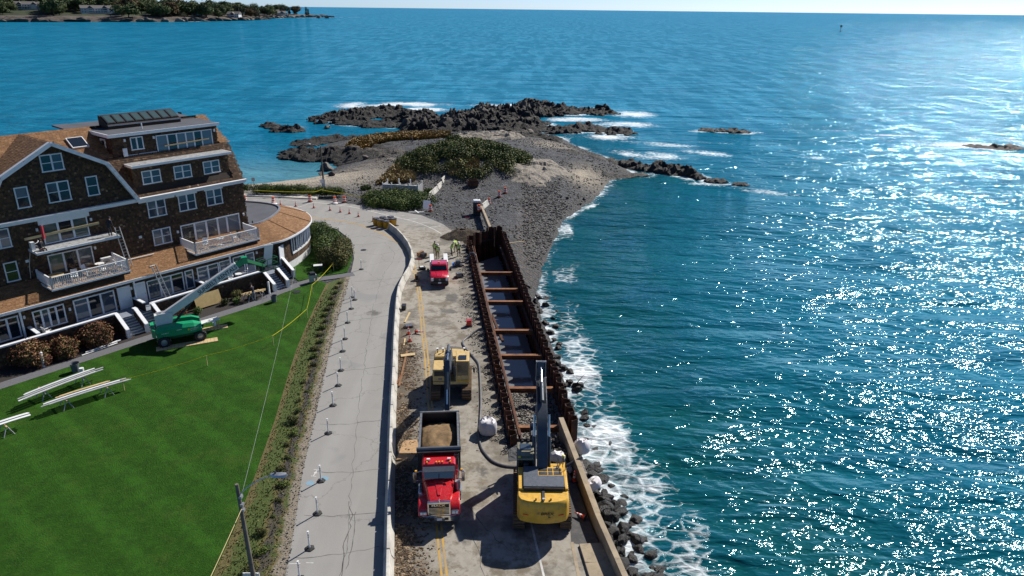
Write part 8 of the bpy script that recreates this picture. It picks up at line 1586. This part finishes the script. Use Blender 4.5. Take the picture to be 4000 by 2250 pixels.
# hydrangeas and bed plants by the porch
for x, y, k, lb in ((-40.3, 54.6, 1.15, 'big rust coloured hydrangea in the bed left of the white bollard'), (-38.6, 56.2, .95, 'rust coloured hydrangea behind the white bollard'), (-37.0, 58.6, 1.1, 'rust coloured hydrangea between the white boards and the porch wall')):
    shrub('hydrangea', lb, (x, y, 0), [(a * k, b_ * k, c * k, .62 * k, .62 * k, .6 * k) for a, b_, c in ((0, 0, 1.2), (.6, .2, .95), (-.6, .1, .95), (.2, -.6, .8), (-.3, -.55, .75), (.75, -.4, .6), (-.85, -.3, .6), (0, .4, 1.0))], 3200, .13, 'leaf_olive', int(abs(x * 10)), 'shrub', 'hydrangeas by the porch', 0, (2600, .17, 'leaf_rust'))
for i, (s, d, k, mt, lb) in enumerate(((5.6, 1.0, .75, 'leaf_rust', 'flowering plant behind the boom lift'), (6.9, 1.5, .6, 'leaf_green', 'small green plant in the bed by the lift boom'), (9.9, 1.4, .55, 'leaf_olive', 'small plant in front of the tan board'), (10.9, 1.9, .5, 'leaf_green', 'tiny green plant at the bed edge'), (11.6, .8, .8, 'leaf_olive', 'tall leafy plant left of the carpenter'), (-5.6, 2.0, .55, 'leaf_olive', 'small tan plant at the far left bed edge'), (-6.8, 2.1, .7, 'leaf_rust', 'purple brown plant at the left frame edge'), (-3.0, 1.6, .6, 'leaf_rust', 'low rusty plant between the hydrangeas'), (12.6, 1.9, .45, 'leaf_olive', 'low plant at the path beside the carpenter'))):
    shrub('bed_plant', lb, hp(s, d, 0), [(0, 0, .5 * k, .6 * k, .6 * k, .6 * k), (.3 * k, .2 * k, .7 * k, .4 * k, .4 * k, .5 * k)], 700, .13, mt, 60 + i, 'plant', 'plants in the porch bed')
# planting strip along the lane
pm = [(leaf_cloud('foliage', [(0, 0, .3, .48, .48, .32), (.3, .2, .25, .34, .34, .28), (-.28, -.2, .28, .34, .34, .3)], 620, .12, m_, 80 + i), stems('stem', [(0, 0, .3, .5, .5, .3), (.3, .2, .25, .3, .3, .3)], 0, n=5, seed=i)) for i, m_ in enumerate(('leaf_olive', 'leaf_green', 'leaf_olive', 'leaf_green'))]
for i in range(30):
    y = 30.8 + i * 1.5; a = float(curve_at(LAWNR, y)); b_ = float(curve_at(LEFT, y)); x = a + (b_ - a) * (.56 + rv.uniform(-.09, .09)); o = thing('verge_plant', 'low leafy plant in the dark mulch strip beside the lane', 'plant', (x, y, -.01), rv.uniform(0, 6), 'plants of the mulch strip'); s_ = rv.uniform(.38, .78) * (1.0 if rv.random() < .8 else .5); o.scale = (s_, s_, s_ * rv.uniform(.7, 1.2)); f_, st_ = pm[i % 4]; link('foliage', f_, o); link('stem', st_, o)
# grass relief: short blades on the nearest lawn and verge grass
leaf('grass_blade', (.014, .05, .004), (.04, .115, .012), (.085, .17, .026)); leaf('grass_dry', (.04, .06, .01), (.10, .115, .025), (.22, .18, .06))
vp_ = [(float(curve_at(LAWNR, y)) + .1, float(y)) for y in range(24, 75, 3)] + [(float(curve_at(LEFT, y)) - .7, float(y)) for y in range(74, 23, -3)]
tufts('verge_grass', vp_, 4200, .09, 'grass_dry', 'rough dry grass and weeds along the planting strip', 'grass', lambda x, y: np.full_like(x, -.01), .6, .03, seed=13)
# ================================================================ FAR HEADLAND
def hx(x): return x
HS_ = [(-1250, 1180), (-1010, 1230), (-842, 1259), (-770, 1302), (-700, 1345), (-639, 1382), (-575, 1500), (-559, 1653), (-575, 1800), (-592, 1930), (-560, 2080), (-540, 2180), (-575, 2230), (-680, 2150), (-800, 2100), (-1000, 2200), (-1600, 2300), (-1900, 1500)]
g = []
for x in np.arange(-1900, -520, 22):
    for y in np.arange(1150, 2320, 22): g.append((x + rv.uniform(-6, 6), y + rv.uniform(-6, 6)))
ga = np.array(g); sd = sdist(ga[:, 0], ga[:, 1], HS_); ga = ga[sd > -25]
def far_z(x, y):
    d = sdist(x, y, HS_); a = SEA - 2 + 9 * (1 - np.exp(-np.maximum(d, 0) / 14)) + np.maximum(d - 20, 0) * .07 * np.clip((2000 - y) / 500, .12, 1); return np.where(d > 0, np.minimum(a, 40) + (fbm(x * .03, y * .03, 5) - .5) * 6 * np.clip(d / 20, 0, 1), SEA - 3)
V2, F2 = cdt([tuple(p) for p in ga], []); z = far_z(V2[:, 0], V2[:, 1])
fs = [tuple(f) for f in F2 if max(math.dist(V2[f[0]], V2[f[1]]), math.dist(V2[f[1]], V2[f[2]]), math.dist(V2[f[2]], V2[f[0]])) < 70]
me = bpy.data.meshes.new('headland'); me.from_pydata([(a[0], a[1], c) for a, c in zip(V2, z)], [], fs)
t = NT('headland_ground'); zz = t.sep()[2]; nz = t.noise(.05, 6, .7); rk = t.ramp(nz, [(.35, (.035, .028, .024)), (.65, (.16, .13, .105))]); gn = t.ramp(nz, [(.35, (.012, .024, .008)), (.65, (.04, .055, .016))])
c = t.mix(t.ramp(t.math('DIVIDE', t.math('ADD', zz, t.math('MULTIPLY', nz, 4)), 12.0), [(.62, 0.0), (.75, 1.0)]), rk, gn); M['headland_ground'] = t.done(c, .95, t.bump(t.noise(.3, 6, .8), 1, 2.0)); me.materials.append(M['headland_ground']); struct(link('headland', me))
# rocky shore pieces
def far_rock(x, y, r, h, lb):
    o = link('shore_rock', rng.choice(BP if rv.random() < .3 else BW)); o.scale = (r, r * .5, h); o.location = (x, y, SEA + h * .2); o.rotation_euler.z = rv.uniform(-.6, .6); tag(o, lb, 'rock', 'rocks along the far headland shore')
hl_ = resample([(p[0], p[1], 0) for p in HS_[1:13]], 17)
for p in hl_: far_rock(p.x + rv.uniform(-6, 6), p.y + rv.uniform(-8, 4), rv.uniform(9, 17), rv.uniform(3.5, 7), 'dark rock ledge along the shoreline of the far headland')
for x, y, r in ((-520, 2180, 10), (-505, 2140, 8), (-478, 1960, 8), (-497, 1950, 5)): far_rock(x, y, r, 3.5, 'low dark rock off the tip of the far headland')
t = NT('surf'); M['surf'] = t.done((.75, .78, .8), .8)
for a, b_, w_ in (((-560, 1640), (-545, 1700), 9), ((-560, 1800), (-570, 1920), 8), ((-560, 1980), (-480, 2150), 9), ((-470, 2150), (-430, 2190), 6), ((-530, 1880), (-490, 1930), 5), ((-640, 1378), (-590, 1440), 5)):
    m = MB(); n_ = 14; pts_ = []
    for k in range(n_ + 1): u = k / n_; pts_.append(Vector((a[0] + (b_[0] - a[0]) * u + rv.uniform(-3, 3), a[1] + (b_[1] - a[1]) * u, SEA + .06)))
    for p, q in zip(pts_[:-1], pts_[1:]): ww = w_ * rv.uniform(.2, 1); m.poly([(p.x, p.y - ww, p.z), (q.x, q.y - ww, q.z), (q.x, q.y + ww, q.z), (p.x, p.y + ww, p.z)])
    stuff(tag(m.build('surf', M['surf'], fix=False), 'white surf breaking along the far headland rocks', 'surf'))
# trees: a few crowns shared by many
def crown(seed, mat, conifer=False):
    rg = np.random.RandomState(seed)
    if conifer: L = [(0, 0, z, max(.15, (1 - z) * .34), max(.15, (1 - z) * .34), .12) for z in np.linspace(.18, 1.0, 9)]; return leaf_cloud('crown', L, 700, .09, mat, seed, shell=.4)
    L = [(rg.normal(0, .22), rg.normal(0, .22), rg.uniform(.42, .85), rg.uniform(.2, .33), rg.uniform(.2, .33), rg.uniform(.16, .25)) for _ in range(9)]; return leaf_cloud('crown', L, 2000, .10, mat, seed, shell=.6)
CR = [crown(1, 'leaf_far'), crown(2, 'leaf_far'), crown(3, 'leaf_far'), crown(4, 'leaf_far_rust'), crown(5, 'leaf_far')]; CN = [crown(6, 'leaf_conifer', True), crown(7, 'leaf_conifer', True)]
tr_ = MB().tube([(0, 0, -.05), (.01, 0, .3), (0, .01, .62)], [.035, .026, .012], 6).mesh('trunk', M['bark'])
def far_tree(x, y, h, con, rust, lb, grp):
    o = thing('conifer_tree' if con else 'broadleaf_tree', lb, 'tree', (x, y, float(far_z(np.array([x]), np.array([y]))[0]) - .5), rv.uniform(0, 6), grp); s = h * (rv.uniform(.8, 1.1) if con else rv.uniform(.95, 1.3)); o.scale = (s, s, h); link('crown', rv.choice(CN) if con else (CR[3] if rust else rv.choice(CR[:3] + CR[4:])), o); link('trunk', tr_, o)
placed = []
HOUSES = [(-905, 1440, 52, 26, RAD(0), 0), (-775, 1435, 54, 24, RAD(8), 1), (-585, 1610, 24, 18, RAD(-25), 2), (-640, 1545, 22, 16, RAD(20), 3), (-600, 1980, 26, 20, RAD(10), 4), (-690, 1480, 20, 14, RAD(10), 5), (-640, 2060, 24, 18, RAD(-10), 6)]
n_t = 0
for k in range(5000):
    if n_t >= 300: break
    x, y = rv.uniform(-1240, -545), rv.uniform(1260, 2150); d = float(sdist(np.array([x]), np.array([y]), HS_)[0])
    if d < (26 if y < 1700 else 14): continue
    if (y > 1560 and x < -760) or x < -.74 * y: continue
    if any(math.dist((x, y), q) < (13 if y < 1650 else 11) for q in placed): continue
    # keep the fronts of the houses open
    if any(abs(x - h[0] * (y / h[1])) < h[2] * .62 and y < h[1] + 10 and y > h[1] - 150 for h in HOUSES[:2]): continue
    if any(math.dist((x, y), h[:2]) < h[2] * .75 for h in HOUSES): continue
    placed.append((x, y)); n_t += 1; con = y > 1650 and rv.random() < .7; rust = rv.random() < .06
    far_tree(x, y, rv.uniform(12, 20) if con else rv.uniform(17, 27), con, rust, ('dark spiky conifer on the thin end of the far headland' if con else 'rust coloured autumn tree among the green ones on the far headland' if rust else 'rounded green tree on the wooded hillside of the far headland'), 'trees of the far headland')
mk('far_white', (.70, .70, .68), .6, var=.06); mk('far_roof', (.13, .12, .115), .8, var=.2); mk('far_brown', (.10, .07, .05), .9, var=.2); glass('far_glass', (.05, .06, .075))
LBH = ['long white two storey house with grey roof at the left of the far shore', 'second long white house on the far shore with glazed gables', 'small white house at the right end of the wooded far shore', 'brown shingled house half hidden in the far trees', 'pale house among conifers near the tip of the far headland', 'low brown cottage on the far shore between the trees', 'white house behind the conifers on the far headland']
for (x, y, w, dp, rz, k) in HOUSES:
    z = float(far_z(np.array([x]), np.array([y]))[0]); o = thing('far_house', LBH[k], 'house', (x, y, z), math.atan2(-x, y) * .0 + RAD(25) + rz); br = k in (3, 5); h = 8.5 if k < 2 else 7; wm = M['far_brown'] if br else M['far_white']
    MB().bb(-w / 2, w / 2, -dp / 2, dp / 2, -4, h).build('wall', wm, o); MB().prism([(-dp / 2 - 1, h), (dp / 2 + 1, h), (0, h + 5)], -w / 2 - 1, w / 2 + 1, 'X').build('roof', M['far_roof'], o)
    ng = 2 if k < 2 else 1
    for i in range(ng):
        gx_ = (-.22 + .44 * i) * w if ng > 1 else 0; MB().bb(gx_ - 4, gx_ + 4, -dp / 2 - 3, -dp / 2 + .1, 0, h).build('wall', wm, o); MB().prism([(gx_ - 4.8, h), (gx_ + 4.8, h), (gx_, h + 4.2)], -dp / 2 - 3.6, 0, 'Y').build('roof', M['far_roof'], o)
        for zf in (1.2, 5): MB().bb(gx_ - 3, gx_ + 3, -dp / 2 - 3.12, -dp / 2 - 3.02, zf, zf + 2.2).build('window', M['far_glass'], o)
    nw_ = int(w / 4.2)
    for i in range(nw_):
        wx = -w / 2 + (i + .5) * w / nw_
        if any(abs(wx - ((-.22 + .44 * q) * w if ng > 1 else 0)) < 4.6 for q in range(ng)): continue
        for zf in (1.2, 5): MB().bb(wx - 1.1, wx + 1.1, -dp / 2 - .12, -dp / 2 - .02, zf, zf + 2.0).build('window', M['far_glass'], o)
    if k < 2: MB().bb(-w * .1, w * .1, -dp / 2 - 4, -dp / 2, 3.9, 4.2).build('porch_roof', wm, o); MB().bb(w * .3, w * .33, -1, 1, h, h + 7).build('chimney', M['far_brown'], o)
# channel marker far out
o = thing('channel_marker', 'tiny dark channel marker standing far out on the open sea', 'buoy', (526, 1244, SEA)); MB().lathe([(1.6, -.5), (1.6, .8)], 12).build('float', M['steel_dark'], o); MB().tube([(0, 0, .8), (0, 0, 8)], .35, 8).build('mast', M['steel_dark'], o); MB().bb(-1.5, 1.5, -.3, .3, 7, 10).build('top_mark', M['steel_dark'], o)
